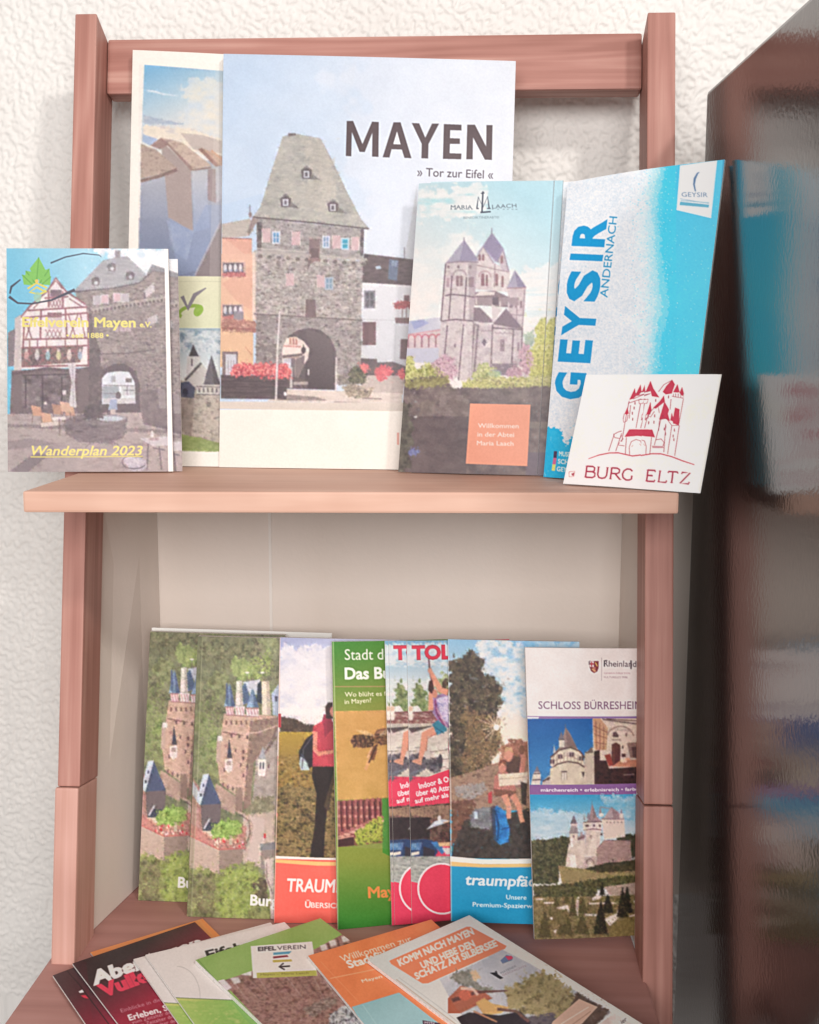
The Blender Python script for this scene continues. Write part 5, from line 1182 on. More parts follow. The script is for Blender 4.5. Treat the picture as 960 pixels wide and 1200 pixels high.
def art_bee():
    a = Art(384, 742, 570, 1098, (96, 128, 44))
    a.T(380, 730, 3.243)
    a.grad([(20, 50), (700, 50), (700, 360), (20, 360)], (52, 116, 34), (120, 128, 56), (60, 70), (120, 330))
    a.text('Stadt der Blüten', (78, 140), (420, 134), 40, (216, 214, 196), .0); a.text('Das Bunte', (78, 213), (330, 207), 42, (228, 226, 208), .03)
    a.line([(40, 242), (560, 236)], 4, (150, 128, 80)); a.text('Wo blüht es für dich', (78, 280), (310, 272), 17, (212, 206, 178), .01); a.text('in Mayen?', (78, 308), (178, 300), 17, (212, 206, 178), .01)
    a.grad([(38, 335), (700, 316), (700, 670), (50, 676)], (196, 140, 74), (172, 134, 62), (60, 340), (60, 660))
    a.noise([(38, 335), (700, 316), (700, 670), (50, 676)], [(176, 130, 62), (206, 152, 88)], 90, 70, seed=3, al=.5)
    a.poly([(240, 330), (560, 316), (560, 440), (260, 400)], (206, 150, 90), .5)
    # bee in flight
    a.ell(146, 448, 46, 26, (92, 58, 40), 1, .02); a.ell(225, 430, 38, 32, (110, 72, 50)); a.ell(290, 425, 40, 30, (70, 46, 36))
    for x in (112, 128, 146, 162, 178): a.line([(x, 426), (x + 6, 448), (x, 472)], 8, (56, 36, 30) if x % 4 else (70, 44, 36))
    a.lines((166, 110, 70), 4, [(120, 428), (122, 470)], [(154, 424), (158, 474)])
    a.ell(220, 418, 22, 12, (150, 106, 76), .7)
    a.poly([(176, 470), (196, 462), (200, 480), (188, 520), (172, 520)], (110, 66, 42)); a.poly([(172, 500), (180, 510), (160, 560), (150, 552)], (196, 140, 90)); a.line([(200, 458), (168, 530)], 6, (70, 42, 32)); a.line([(182, 468), (162, 512)], 6, (206, 156, 116))
    a.flecks([(102, 446), (120, 424), (160, 420), (195, 424), (250, 400), (262, 430), (240, 462), (190, 462), (150, 474), (118, 470)], 420, (1.4, 3.4), [(40, 24, 22), (84, 50, 36), (140, 92, 58), (196, 146, 100)], 81, 7, .3, (.4, .9), 1.6)
    for x in (116, 134, 152, 170): a.line([(x, 428), (x + 5, 448), (x + 2, 470)], (3, 7, 3), (46, 28, 26), .8)
    a.poly([(205, 428), (238, 396), (300, 372), (300, 392), (240, 420)], (226, 196, 160), .45); a.poly([(196, 430), (160, 408), (118, 406), (150, 424)], (226, 196, 160), .4)
    # bird-box picture and green foot
    a.grad([(45, 672), (700, 660), (700, 1200), (50, 1200)], (118, 128, 52), (40, 110, 34), (150, 900), (150, 1160))
    a.poly([(218, 664), (270, 660), (280, 900), (220, 870)], (60, 122, 40))
    a.noise([(48, 678), (216, 664), (220, 832), (52, 852)], [(70, 30, 34), (120, 56, 56), (92, 40, 42)], 16, 40, seed=6)
    for i in range(8):
        x = 56 + i * 21; y1 = 812 - i * 9; a.line([(x, 676 - i * 2), (x + 4, y1 - 20)], 12, (142, 76, 72)); a.line([(x + 6, 676), (x + 10, y1 - 20)], 4, (56, 22, 28)); a.ell(x + 10, y1, 13, 6, (196, 140, 126)); a.ell(x + 10, y1 - 12, 12, 7, (150, 84, 78))
        for j in range(3): a.ell(x, 700 + j * 34, 5, 6, (182, 120, 108))
    a.noise([(120, 790), (150, 770), (190, 740), (218, 735), (220, 832), (110, 842)], [(60, 74, 22), (130, 142, 40), (176, 180, 70), (70, 66, 30)], 9, rag=8, seed=7)
    a.poly([(52, 815), (110, 808), (115, 845), (52, 850)], (56, 26, 28)); a.line([(52, 820), (112, 808)], 6, (190, 130, 116))
    a.photo([(20, 335), (700, 316), (700, 870), (50, 850)], .6, .12, .06, .92, 5)
    a.text('Mayen', (166, 1042), (330, 1034), 40, (198, 122, 62), .03)
    a.line([(34, 66), (50, 690), (52, 1170)], 4, (190, 200, 160), .5)
    return a.finish(.5)

def art_park():
    a = Art(448, 742, 600, 1094, (206, 60, 88))
    a.T(445, 745, 6.667)
    X = 900
    a.grad([(180, 20), (X, 20), (X, 620), (180, 620)], (110, 156, 184), (206, 204, 202), (400, 40), (420, 420))
    a.noise([(180, 60), (X, 60), (X, 240), (180, 240)], [(150, 176, 194), (214, 210, 208), (206, 206, 206)], 60, 30, rag=20, seed=2, al=.8)
    a.noise([(200, 340), (X, 320), (X, 620), (200, 620)], [(176, 190, 190), (208, 204, 200)], 50, 20, seed=3, al=.8)
    a.noise([(240, 620), (250, 470), (310, 330), (370, 460), (390, 620)], [(70, 84, 52), (110, 124, 76), (140, 146, 104)], 22, rag=26, seed=4)
    a.noise([(430, 420), (500, 260), (540, 320), (X, 300), (X, 520), (480, 500)], [(90, 104, 62), (136, 146, 100), (176, 180, 150)], 24, rag=30, seed=5)
    a.noise([(500, 320), (540, 330), (520, 420), (470, 410)], [(60, 48, 46), (96, 78, 66)], 20, rag=14, seed=6)
    a.poly([(220, 560), (300, 545), (330, 590), (220, 610)], (206, 200, 196)); a.noise([(220, 600), (440, 580), (440, 700), (220, 700)], [(96, 56, 56), (136, 90, 86), (180, 160, 150)], 20, 10, seed=7); a.lines((110, 60, 62), 8, [(260, 600), (440, 592)], [(250, 650), (440, 640)], [(260, 690), (440, 676)])
    for x in (235, 250): a.ell(x, 570, 9, 22, (206, 170, 150)); a.rect(x - 8, 590, x + 8, 660, (222, 206, 196))
    a.noise([(180, 690), (X, 660), (X, 1100), (180, 1100)], [(180, 166, 156), (206, 192, 182)], 40, 16, seed=8)
    a.poly([(220, 720), (420, 700), (250, 760)], (84, 70, 70)); a.line([(225, 705), (430, 690)], 14, (176, 160, 150))
    for (x, y) in ((420, 880), (490, 870), (540, 860), (440, 930), (500, 940), (560, 930), (480, 1000), (540, 1010), (420, 980), (300, 850), (250, 880)): a.poly([(x - 30, y - 20), (x + 24, y - 24), (x + 30, y + 16), (x - 24, y + 22)], (206, 196, 184)); a.line([(x - 30, y + 24), (x + 30, y + 20)], 6, (120, 104, 98))
    a.noise([(230, 920), (320, 915), (360, 960), (470, 950), (470, 1060), (420, 1080), (380, 1030), (300, 1080), (230, 1140), (210, 1080)], [(56, 50, 58), (92, 86, 94), (116, 110, 116)], 24, rag=14, seed=9)
    a.ell(290, 1060, 60, 12, (110, 110, 124), .8, -.4); a.ell(470, 980, 18, 60, (70, 64, 72))
    # child on a rope swing
    SK = (206, 140, 116)
    a.line([(380, 170), (392, 300), (410, 380)], 11, (84, 50, 54))
    a.poly([(412, 470), (520, 440), (560, 560), (540, 720), (470, 690), (410, 600)], (142, 112, 150)); a.noise([(440, 490), (540, 460), (540, 680), (480, 650)], [(160, 140, 180), (206, 196, 206), (130, 120, 170)], 14, seed=10); a.line([(430, 500), (440, 600), (500, 700)], 14, (120, 60, 100)); a.line([(440, 560), (520, 710)], 5, (206, 150, 160))
    a.line([(386, 258), (420, 330), (470, 420), (530, 440)], (26, 38, 46, 50), SK); a.line([(410, 360), (396, 470), (398, 580)], (36, 32, 40), SK); a.ell(390, 270, 16, 22, SK)
    a.poly([(375, 420), (385, 350), (410, 345), (425, 440), (400, 450)], (72, 44, 42)); a.ell(428, 450, 20, 36, (196, 130, 108))
    a.poly([(408, 690), (450, 655), (520, 720), (520, 740), (440, 775)], (54, 116, 140)); a.line([(412, 700), (500, 760)], 6, (34, 80, 104))
    a.line([(430, 740), (350, 770), (335, 880), (310, 990)], (70, 54, 44, 26), SK); a.poly([(295, 960), (330, 975), (325, 1010), (250, 985), (262, 970)], (206, 144, 122)); a.line([(440, 760), (370, 800), (360, 900)], 8, (176, 108, 90))
    a.ell(548, 860, 14, 60, (176, 60, 84))
    a.photo([(180, 10), (900, 10), (900, 1200), (180, 1200)], .5, .14, .0, .95, 6)
    # red banner
    a.poly([(180, 1170), (235, 1160), (330, 1120), (440, 1075), (540, 1040), (X, 960), (X, 1330), (180, 1390)], (206, 60, 86))
    a.T(445, 905, 6.487)
    Wt = (232, 212, 212)
    a.text('Indoor & Outdoor', (302, 124), (660, 30), 40, Wt, .03); a.text('über 40 Attraktionen', (280, 182), (700, 92), 38, Wt, .03); a.text('auf mehr als', (270, 236), (520, 182), 34, Wt, .03)
    a.noise([(60, 290), (240, 260), (560, 225), (X, 200), (X, 520), (60, 540)], [(40, 32, 34), (84, 64, 56), (120, 96, 84)], 30, rag=4, seed=12); a.noise([(230, 280), (420, 250), (X, 230), (X, 350), (480, 380), (380, 340), (240, 330)], [(92, 68, 60), (150, 120, 100), (120, 92, 80)], 14, seed=13)
    a.poly([(60, 350), (380, 340), (380, 500), (60, 520)], (36, 30, 36), .8)
    a.poly([(350, 436), (410, 375), (470, 352), (540, 365), (470, 392), (400, 415)], (176, 180, 190)); a.ell(450, 345, 14, 20, (206, 200, 196)); a.ell(440, 378, 30, 14, (206, 206, 216), .9); a.line([(480, 380), (540, 364)], 8, (206, 160, 130))
    a.poly([(60, 530), (340, 505), (400, 515), (440, 600), (410, 650), (60, 650)], (40, 60, 96)); a.noise([(240, 540), (320, 530), (310, 590), (240, 590)], [(60, 96, 140), (110, 140, 172)], 16, seed=14); a.poly([(385, 530), (430, 520), (500, 590), (470, 620)], (60, 110, 160)); a.poly([(330, 560), (420, 590), (410, 660), (330, 650)], (50, 44, 56))
    a.poly([(240, 612), (300, 598), (300, 622), (240, 636)], (206, 196, 180)); a.poly([(60, 615), (170, 610), (160, 632), (60, 640)], (206, 196, 180)); a.poly([(440, 530), (X, 510), (X, 545), (450, 560)], (206, 170, 130)); a.poly([(470, 570), (X, 555), (X, 600), (500, 620)], (196, 190, 186))
    a.noise([(60, 645), (X, 620), (X, 860), (60, 860)], [(110, 112, 108), (150, 150, 144), (180, 178, 170)], 30, 8, seed=15)
    a.photo([(60, 300), (900, 210), (900, 860), (60, 860)], .5, .14, .0, .95, 7)
    a.poly([(60, 830), (130, 815), (240, 830), (330, 850), (X, 800), (X, 1300), (60, 1300)], (206, 58, 86))
    a.ell(470, 880, 178, 190, (206, 56, 82)); a.ring(470, 880, 178, 190, 13, (232, 206, 208))
    a.line([(530, 660), (538, 1080)], 3, (206, 60, 86), .3)
    # logotype
    a.T(445, 745, 6.667)
    a.text('TOLLI', (252, 184), (660, 172), 102, (160, 40, 60), .05); a.text('TOLLI', (256, 180), (660, 170), 94, (196, 48, 74), .03)
    return a.finish(.5)

def art_dream():
    a = Art(518, 740, 700, 1095, (40, 150, 190))
    a.T(520, 745, 3.529)
    X = 660
    a.grad([(0, 0), (X, 0), (X, 560), (0, 560)], (122, 170, 202), (226, 206, 192), (300, 40), (240, 400))
    a.noise([(120, 30), (X, 20), (X, 330), (220, 330)], [(136, 176, 202), (196, 204, 210), (216, 210, 206)], 30, 20, rag=24, seed=2)
    a.poly([(330, 15), (X, 12), (X, 60), (330, 60)], (96, 156, 194), .5)
    a.ell(225, 375, 110, 110, (236, 216, 200), .35)
    tree = [(20, 80), (60, 120), (100, 60), (150, 70), (170, 140), (220, 180), (250, 220), (240, 300), (215, 330), (230, 430), (180, 560), (20, 620)]
    a.noise(tree, [(40, 32, 28), (74, 62, 50), (104, 90, 70)], 16, rag=26, seed=3)
    a.noise([(80, 300), (240, 330), (240, 470), (180, 560), (80, 560)], [(100, 76, 54), (142, 112, 78), (120, 96, 66)], 12, rag=20, seed=4, al=.8)
    for i in range(13):
        t = math.radians(120 + i * 17); L = 95 if i % 2 else 60
        a.line([(218, 378), (218 + L * math.cos(t), 378 + L * math.sin(t))], (6, 1), (236, 212, 190), .75)
    a.flecks(tree, 1300, (1.6, 4.6), [(34, 28, 24), (62, 52, 42), (98, 84, 66), (136, 120, 96)], 69, 12, .22, (.5, .95)); a.flecks([(90, 320), (235, 340), (235, 460), (170, 550), (90, 540)], 400, (1.6, 4.2), [(92, 70, 50), (150, 116, 82), (206, 170, 130)], 70, 9, .3, (.3, .7))
    a.ell(218, 378, 12, 12, (244, 232, 220))
    a.noise([(20, 590), (120, 560), (230, 520), (X, 470), (X, 720), (20, 720)], [(120, 92, 78), (160, 128, 108), (138, 108, 92)], 16, 8, seed=5)
    a.noise([(230, 460), (270, 430), (X, 430), (X, 500), (240, 520)], [(120, 76, 60), (166, 112, 92)], 10, rag=14, seed=6)
    a.noise([(50, 620), (170, 605), (180, 640), (110, 680), (50, 660)], [(136, 128, 126), (166, 156, 150)], 14, rag=8, seed=7)
    a.noise([(30, 680), (130, 680), (120, 800), (40, 860), (30, 900)], [(88, 56, 46), (128, 88, 72)], 14, rag=10, seed=8)
    a.noise([(90, 760), (230, 740), (X, 640), (X, 930), (30, 930), (40, 860)], [(38, 32, 30), (58, 48, 46), (70, 60, 54)], 18, rag=6, seed=9)
    a.flecks([(20, 600), (230, 540), (660, 480), (660, 700), (20, 740)], 700, (1.8, 4.6), [(100, 74, 62), (146, 112, 94), (180, 146, 124)], 71, 9, .3, (.3, .8), 1.6); a.flecks([(40, 780), (230, 745), (660, 650), (660, 920), (40, 920)], 700, (1.8, 4.2), [(28, 24, 22), (54, 46, 42), (80, 70, 64)], 72, 9, .25, (.4, .8), 1.3)
    # two walkers resting with a map
    a.poly([(245, 530), (262, 490), (320, 500), (330, 580), (260, 590)], (84, 58, 50)); a.ell(268, 490, 18, 30, (202, 138, 116)); a.poly([(250, 480), (256, 458), (282, 458), (288, 484), (270, 472)], (190, 150, 110)); a.line([(318, 450), (330, 500), (322, 570)], 22, (184, 120, 102)); a.ell(322, 470, 12, 20, (120, 80, 60))
    a.poly([(210, 580), (235, 545), (262, 560), (300, 630), (290, 660), (205, 655)], (176, 110, 100)); a.ell(243, 538, 17, 28, (196, 130, 112)); a.poly([(226, 540), (232, 510), (255, 512), (260, 540), (243, 522)], (120, 70, 56))
    a.poly([(225, 570), (350, 562), (345, 610), (230, 620)], (214, 196, 176)); a.line([(228, 590), (345, 582)], 3, (160, 140, 120))
    a.poly([(205, 630), (300, 640), (290, 668), (210, 660)], (120, 76, 62)); a.line([(250, 655), (268, 700), (270, 760)], (28, 22, 18), (206, 140, 116)); a.line([(285, 655), (310, 700), (325, 770)], (28, 22, 18), (196, 130, 108)); a.poly([(318, 600), (345, 610), (340, 700), (322, 690)], (60, 50, 46)); a.poly([(184, 650), (200, 640), (200, 690), (184, 690)], (176, 60, 66))
    a.poly([(262, 755), (282, 752), (280, 785), (268, 785)], (50, 40, 40)); a.poly([(318, 770), (340, 765), (335, 790)], (50, 40, 40))
    # blue rucksack, grey pack
    a.noise([(108, 740), (130, 715), (195, 705), (215, 760), (190, 800), (110, 790)], [(92, 92, 98), (130, 130, 134)], 16, rag=4, seed=10); a.rect(126, 726, 140, 756, (190, 206, 220))
    a.noise([(200, 712), (222, 700), (250, 720), (274, 800), (268, 850), (232, 862), (208, 840)], [(20, 84, 150), (36, 118, 190), (60, 140, 206)], 24, rag=2, seed=11); a.line([(214, 720), (228, 790), (222, 845)], 8, (16, 60, 110)); a.line([(225, 800), (272, 790)], 4, (20, 70, 126)); a.poly([(192, 705), (212, 700), (218, 850), (204, 830)], (46, 40, 50), .7)
    a.photo([(0, 0), (660, 0), (660, 930), (0, 930)], .6, .16, .0, .95, 8)
    # blue panel
    a.poly([(0, 918), (X, 922), (X, 1300), (0, 1300)], (20, 138, 180)); a.poly([(0, 910), (160, 922), (X, 914), (X, 936), (160, 942), (0, 934)], (230, 216, 204)); a.poly([(0, 932), (160, 942), (X, 934), (X, 950), (160, 956), (0, 952)], (222, 178, 120))
    a.text('traumpfädchen', (90, 1028), (520, 1036), 42, (232, 226, 222), .022, .12)
    a.text('Unsere', (258, 1086), (342, 1088), 18, (226, 226, 226), .012); a.text('Premium-Spazierwanderwege', (120, 1118), (510, 1126), 18, (226, 226, 226), .012)
    a.line([(17, 10), (30, 700), (32, 1180)], 4, (206, 206, 206), .6)
    return a.finish(.5)

def art_palace():
    a = Art(608, 750, 790, 1112, (216, 208, 204), 1.8)
    a.T(610, 750, 6.4)
    a.noise([(0, 40), (1100, 40), (1100, 600), (0, 600)], [(212, 202, 198), (218, 212, 210)], 200, seed=2)
    # coat of arms and heading
    a.poly([(514, 155), (582, 155), (582, 205), (572, 232), (548, 246), (524, 230), (514, 200)], (120, 40, 52)); a.poly([(514, 155), (546, 155), (546, 200), (516, 200)], (206, 190, 190)); a.poly([(526, 160), (534, 160), (534, 172), (546, 172), (546, 182), (534, 182), (534, 198), (526, 198), (526, 182), (514, 182), (514, 172), (526, 172)], (160, 40, 56)); a.line([(556, 165), (572, 195)], 8, (196, 160, 90)); a.line([(530, 215), (560, 232)], 8, (196, 160, 110)); a.poly([(505, 158), (520, 150), (520, 180), (506, 185)], (90, 70, 80), .6)
    a.poly([(536, 200), (560, 200), (556, 240), (540, 236)], (206, 150, 120), .6)
    a.line([(604, 130), (604, 302)], 3, (150, 130, 136))
    a.text('RheinlandPfalz', (620, 196), (985, 202), 44, (66, 52, 64), .0); a.line([(626, 150), (626, 198)], 8, (60, 48, 60)); a.line([(826, 152), (826, 216)], 10, (56, 44, 56)); a.line([(620, 152), (648, 150)], 5, (66, 52, 64))
    a.text('GENERALDIREKTION', (622, 252), (818, 254), 12, (170, 130, 140)); a.text('KULTURELLES ERBE', (622, 282), (800, 284), 13, (150, 120, 130))
    a.text('SCHLOSS BÜRRESHEIM', (134, 515), (905, 515), 56, (112, 74, 104), .0)
    a.rect(40, 570, 1100, 592, (130, 104, 150)); a.poly([(40, 576), (138, 576), (132, 592), (40, 592)], (206, 198, 206))
    # left picture: round tower against blue sky
    a.grad([(42, 590), (535, 586), (548, 1080), (70, 1090)], (20, 84, 150), (60, 124, 176), (280, 600), (280, 1060))
    CR, SH = (196, 178, 160), (160, 140, 128)
    a.poly([(478, 842), (542, 800), (552, 1080), (460, 1080)], (186, 168, 152)); a.line([(480, 842), (542, 836)], 9, (84, 66, 66)); a.poly([(495, 838), (530, 795), (540, 836)], (110, 90, 88))
    a.poly([(250, 845), (300, 790), (334, 650), (370, 700), (420, 805), (465, 870), (232, 880)], (142, 118, 112)); a.poly([(334, 650), (420, 805), (345, 790)], (116, 94, 92)); a.line([(334, 628), (334, 660)], 4, (110, 90, 90))
    a.poly([(282, 740), (304, 682), (326, 742)], (110, 104, 112)); a.rect(286, 742, 326, 800, (200, 190, 178)); a.line([(282, 744), (328, 744)], 7, (80, 64, 66)); a.poly([(242, 850), (250, 776), (262, 840)], (176, 176, 180))
    a.poly([(228, 870), (300, 815), (380, 808), (450, 845), (472, 900), (470, 960), (350, 915), (250, 960), (222, 940)], (206, 190, 170)); a.line([(222, 880), (290, 822), (370, 802), (440, 830), (478, 880)], 11, (84, 60, 60)); a.line([(222, 972), (270, 930), (350, 908), (430, 920), (476, 950)], 11, (84, 60, 60))
    a.lines((140, 112, 104), 5, *[[(246 + i * 26, 860 - 18 * math.sin(i * .4)), (244 + i * 26, 935 - 14 * math.sin(i * .4))] for i in range(9)]); a.line([(230, 915), (350, 862), (470, 905)], 4, (140, 112, 104))
    for (x, y) in ((296, 872), (380, 856), (452, 885), (236, 910)): a.rect(x - 17, y - 16, x + 17, y + 16, (82, 62, 66)); a.line([(x, y - 16), (x, y + 16)], 4, (190, 176, 166))
    a.noise([(222, 960), (350, 915), (476, 955), (490, 1085), (215, 1085)], [(182, 164, 146), (206, 190, 170)], 50, seed=4); a.rect(306, 990, 344, 1044, (206, 196, 182)); a.lines((130, 104, 96), 4, [(306, 990), (344, 988)], [(325, 990), (325, 1044)], [(306, 990), (306, 1044)], [(344, 990), (344, 1044)]); a.poly([(456, 985), (476, 985), (470, 1030), (460, 1010)], (70, 52, 56)); a.line([(304, 984), (346, 982)], 7, (70, 56, 60))
    a.poly([(94, 1005), (124, 955), (152, 1005), (148, 1085), (78, 1085)], (206, 194, 184)); a.lines((90, 74, 82), 9, [(96, 1002), (150, 1000)], [(90, 1050), (156, 1045)], [(104, 985), (142, 982)]); a.poly([(104, 990), (124, 940), (144, 990)], (110, 104, 116)); a.poly([(165, 1055), (215, 1010), (230, 1085), (160, 1085)], (190, 174, 166)); a.line([(165, 1060), (220, 1030)], 11, (84, 64, 66)); a.ell(205, 1040, 10, 12, (80, 60, 64))
    # right picture: hall interior
    a.noise([(538, 586), (1100, 586), (1100, 1075), (550, 1080)], [(190, 168, 156), (206, 186, 172)], 70, seed=5)
    a.line([(600, 590), (850, 625), (1100, 640)], 12, (110, 90, 88)); a.line([(640, 588), (1100, 620)], 7, (84, 60, 60)); a.poly([(538, 586), (600, 586), (655, 650), (640, 820), (552, 820)], (184, 140, 110))
    a.lines((120, 74, 60), 5, [(560, 600), (566, 820)], [(590, 620), (592, 820)], [(620, 645), (618, 820)], [(540, 640), (648, 690)], [(545, 700), (645, 735)], [(548, 760), (642, 780)]); a.line([(600, 586), (656, 655), (645, 820)], 9, (206, 186, 170))
    a.ring(745, 745, 105, 100, 10, (150, 120, 110), 200, 345); a.text('WILLKOMMEN', (655, 668), (830, 690), 16, (130, 110, 106)); a.text('REX', (684, 752), (754, 752), 12, (110, 80, 80), .02)
    a.poly([(690, 690), (712, 684), (735, 715), (725, 728), (685, 722)], (84, 60, 66)); a.poly([(780, 700), (800, 690), (790, 730)], (120, 90, 90))
    a.poly([(678, 940), (680, 780), (712, 764), (746, 785), (744, 935)], (84, 44, 44)); a.line([(695, 790), (695, 925)], 8, (110, 64, 58)); a.ell(763, 800, 7, 12, (80, 60, 60)); a.poly([(795, 770), (850, 765), (1100, 760), (1100, 900), (820, 880)], (130, 100, 92)); a.poly([(830, 800), (1100, 790), (1100, 900), (840, 880)], (84, 60, 58))
    a.noise([(548, 830), (590, 820), (590, 900), (640, 900), (660, 960), (850, 950), (1100, 940), (1100, 1080), (550, 1080)], [(34, 22, 26), (66, 40, 40), (48, 28, 30)], 30, seed=6); a.poly([(590, 830), (660, 830), (660, 900), (600, 895)], (206, 186, 172)); a.poly([(625, 860), (670, 850), (690, 930), (660, 945)], (142, 56, 50)); a.poly([(680, 945), (740, 905), (850, 895), (1100, 890), (1100, 940), (850, 950)], (184, 120, 96)); a.ell(770, 905, 26, 12, (226, 190, 160)); a.ell(800, 890, 20, 10, (206, 150, 120)); a.rect(755, 850, 785, 875, (70, 40, 44)); a.poly([(770, 1005), (850, 1000), (850, 1008), (770, 1012)], (130, 110, 106))
    a.photo([(42, 590), (1100, 590), (1100, 1082), (70, 1082)], .45, .12, .0, .97, 9)
    # violet band
    a.poly([(62, 1086), (300, 1082), (1100, 1070), (1100, 1152), (70, 1160)], (128, 88, 140))
    a.T(610, 910, 6.154)
    a.poly([(60, 64), (823, 54), (1100, 50), (1100, 128), (62, 136)], (128, 88, 140))
    Wt = (226, 214, 222)
    a.text('märchenreich • erlebnisreich • farbenreich', (146, 107), (970, 98), 23, Wt, .02)
    # castle with terrace garden
    a.grad([(60, 130), (1100, 122), (1100, 480), (66, 480)], (44, 140, 184), (176, 190, 200), (300, 140), (330, 420))
    a.noise([(60, 240), (480, 260), (480, 470), (66, 470)], [(150, 176, 190), (196, 200, 204)], 80, 30, rag=30, seed=8, al=.8); a.noise([(560, 130), (1100, 130), (1100, 330), (700, 300)], [(90, 160, 190), (176, 194, 204)], 60, 30, rag=30, seed=9, al=.8)
    a.noise([(68, 460), (170, 455), (300, 430), (420, 440), (420, 640), (280, 640), (270, 770), (72, 775)], [(38, 38, 26), (70, 66, 42), (96, 90, 60)], 22, rag=10, seed=10); a.noise([(690, 430), (770, 410), (1100, 440), (1100, 620), (690, 560)], [(38, 38, 28), (72, 68, 46)], 16, rag=12, seed=11)
    ST = (206, 186, 174); SD = (172, 150, 142); RF = (140, 118, 122)
    a.poly([(580, 300), (745, 302), (752, 430), (600, 450)], ST); a.poly([(560, 306), (600, 290), (650, 215), (700, 250), (745, 298), (745, 306)], RF); a.poly([(600, 290), (650, 215), (668, 296)], (164, 144, 146)); a.poly([(708, 298), (722, 224), (742, 296)], (130, 116, 128)); a.rect(710, 262, 738, 300, (196, 182, 176)); a.poly([(560, 270), (570, 210), (582, 260)], RF); a.ell(578, 272, 18, 14, (222, 210, 200)); a.line([(570, 215), (640, 225)], 6, RF)
    a.poly([(488, 300), (512, 190), (545, 285), (580, 318), (470, 320)], (148, 124, 126)); a.poly([(512, 190), (545, 285), (520, 300)], (122, 100, 104)); a.line([(512, 172), (512, 196)], 3, (110, 96, 100)); a.poly([(470, 300), (485, 250), (498, 300)], (130, 114, 124)); a.poly([(450, 310), (456, 270), (468, 310)], (140, 124, 130))
    a.noise([(462, 320), (580, 320), (575, 400), (560, 570), (460, 570), (470, 390)], [(190, 170, 158), (214, 196, 184)], 30, seed=12); a.poly([(445, 325), (585, 322), (580, 378), (450, 382)], (206, 190, 180)); a.lines((96, 70, 72), 7, [(448, 325), (584, 320)], [(450, 382), (520, 372), (582, 380)])
    for (x, y) in ((482, 350), (526, 348), (568, 350), (580, 412), (470, 350), (448, 505)): a.ell(x, y, 8, 10, (96, 72, 76))
    a.rect(490, 415, 512, 445, (172, 152, 146)); a.rect(496, 420, 506, 442, (130, 110, 108)); a.poly([(455, 380), (500, 374), (480, 560), (455, 560)], (176, 156, 148), .5)
    for x in (620, 645, 672, 700, 725): a.rect(x - 6, 320, x + 6, 332, (150, 130, 124))
    a.noise([(345, 480), (460, 420), (462, 660), (320, 650)], [(184, 162, 150), (210, 192, 180)], 30, seed=13); a.poly([(390, 450), (440, 410), (465, 420), (455, 450), (400, 455)], RF); a.line([(390, 455), (455, 430)], 8, (96, 72, 72)); a.rect(396, 408, 412, 430, (130, 110, 112)); a.rect(428, 395, 444, 420, (150, 130, 132))
    a.poly([(350, 405), (362, 330), (404, 330), (412, 405)], (190, 174, 168)); a.poly([(350, 405), (412, 405), (404, 480), (355, 480)], ST); a.poly([(358, 335), (381, 272), (404, 335)], (110, 100, 112)); a.lines((96, 76, 82), 6, [(356, 334), (406, 332)], [(348, 402), (414, 400)], [(364, 318), (400, 316)]); a.poly([(348, 402), (366, 350), (398, 350), (414, 402)], (146, 126, 130)); a.rect(360, 440, 376, 505, (226, 212, 204)); a.ell(381, 428, 6, 10, (110, 86, 90)); a.ell(372, 580, 14, 8, (150, 130, 124))
    a.poly([(355, 560), (395, 560), (400, 655), (355, 655)], (222, 206, 196))
    a.noise([(545, 520), (600, 455), (790, 460), (800, 600), (540, 650)], [(138, 108, 104), (168, 136, 130)], 20, 8, seed=14); a.line([(545, 520), (600, 455), (800, 458)], 6, (110, 84, 84)); a.poly([(458, 575), (550, 570), (545, 660), (458, 665)], (176, 154, 146)); a.ring(498, 620, 26, 30, 8, (120, 98, 94), 170, 370); a.rect(484, 610, 514, 655, (206, 186, 172)); a.ell(662, 598, 6, 8, (90, 64, 66)); a.poly([(785, 460), (810, 500), (800, 620), (1100, 640), (1100, 560)], (70, 56, 48), .5)
    a.flecks([(72, 470), (170, 460), (300, 435), (340, 470), (320, 640), (280, 640), (270, 765), (74, 770)], 700, (2.2, 6), [(26, 28, 18), (54, 54, 34), (90, 88, 58), (120, 116, 82)], 74, 12, .22, (.4, .9))
    # lawns, hedges, clipped yews
    a.noise([(270, 640), (460, 660), (1100, 600), (1100, 760), (300, 780)], [(112, 98, 62), (146, 126, 86), (134, 116, 78)], 40, 10, seed=15)
    a.noise([(455, 660), (600, 620), (815, 600), (1100, 590), (1100, 670), (560, 685)], [(44, 40, 26), (74, 64, 42)], 12, rag=6, seed=16); a.noise([(85, 790), (330, 770), (560, 730), (815, 705), (1100, 690), (1100, 750), (820, 760), (560, 810), (520, 880), (300, 880), (100, 890)], [(44, 42, 24), (76, 72, 42), (92, 86, 52)], 14, rag=8, seed=17)
    a.noise([(600, 790), (820, 762), (1100, 750), (1100, 850), (640, 850)], [(150, 126, 112), (172, 148, 134)], 26, 8, seed=18)
    a.noise([(85, 870), (1100, 840), (1100, 1230), (95, 1230)], [(78, 66, 38), (112, 96, 60), (136, 116, 82), (96, 82, 50)], 16, 12, seed=19)
    P_ = (206, 188, 178)
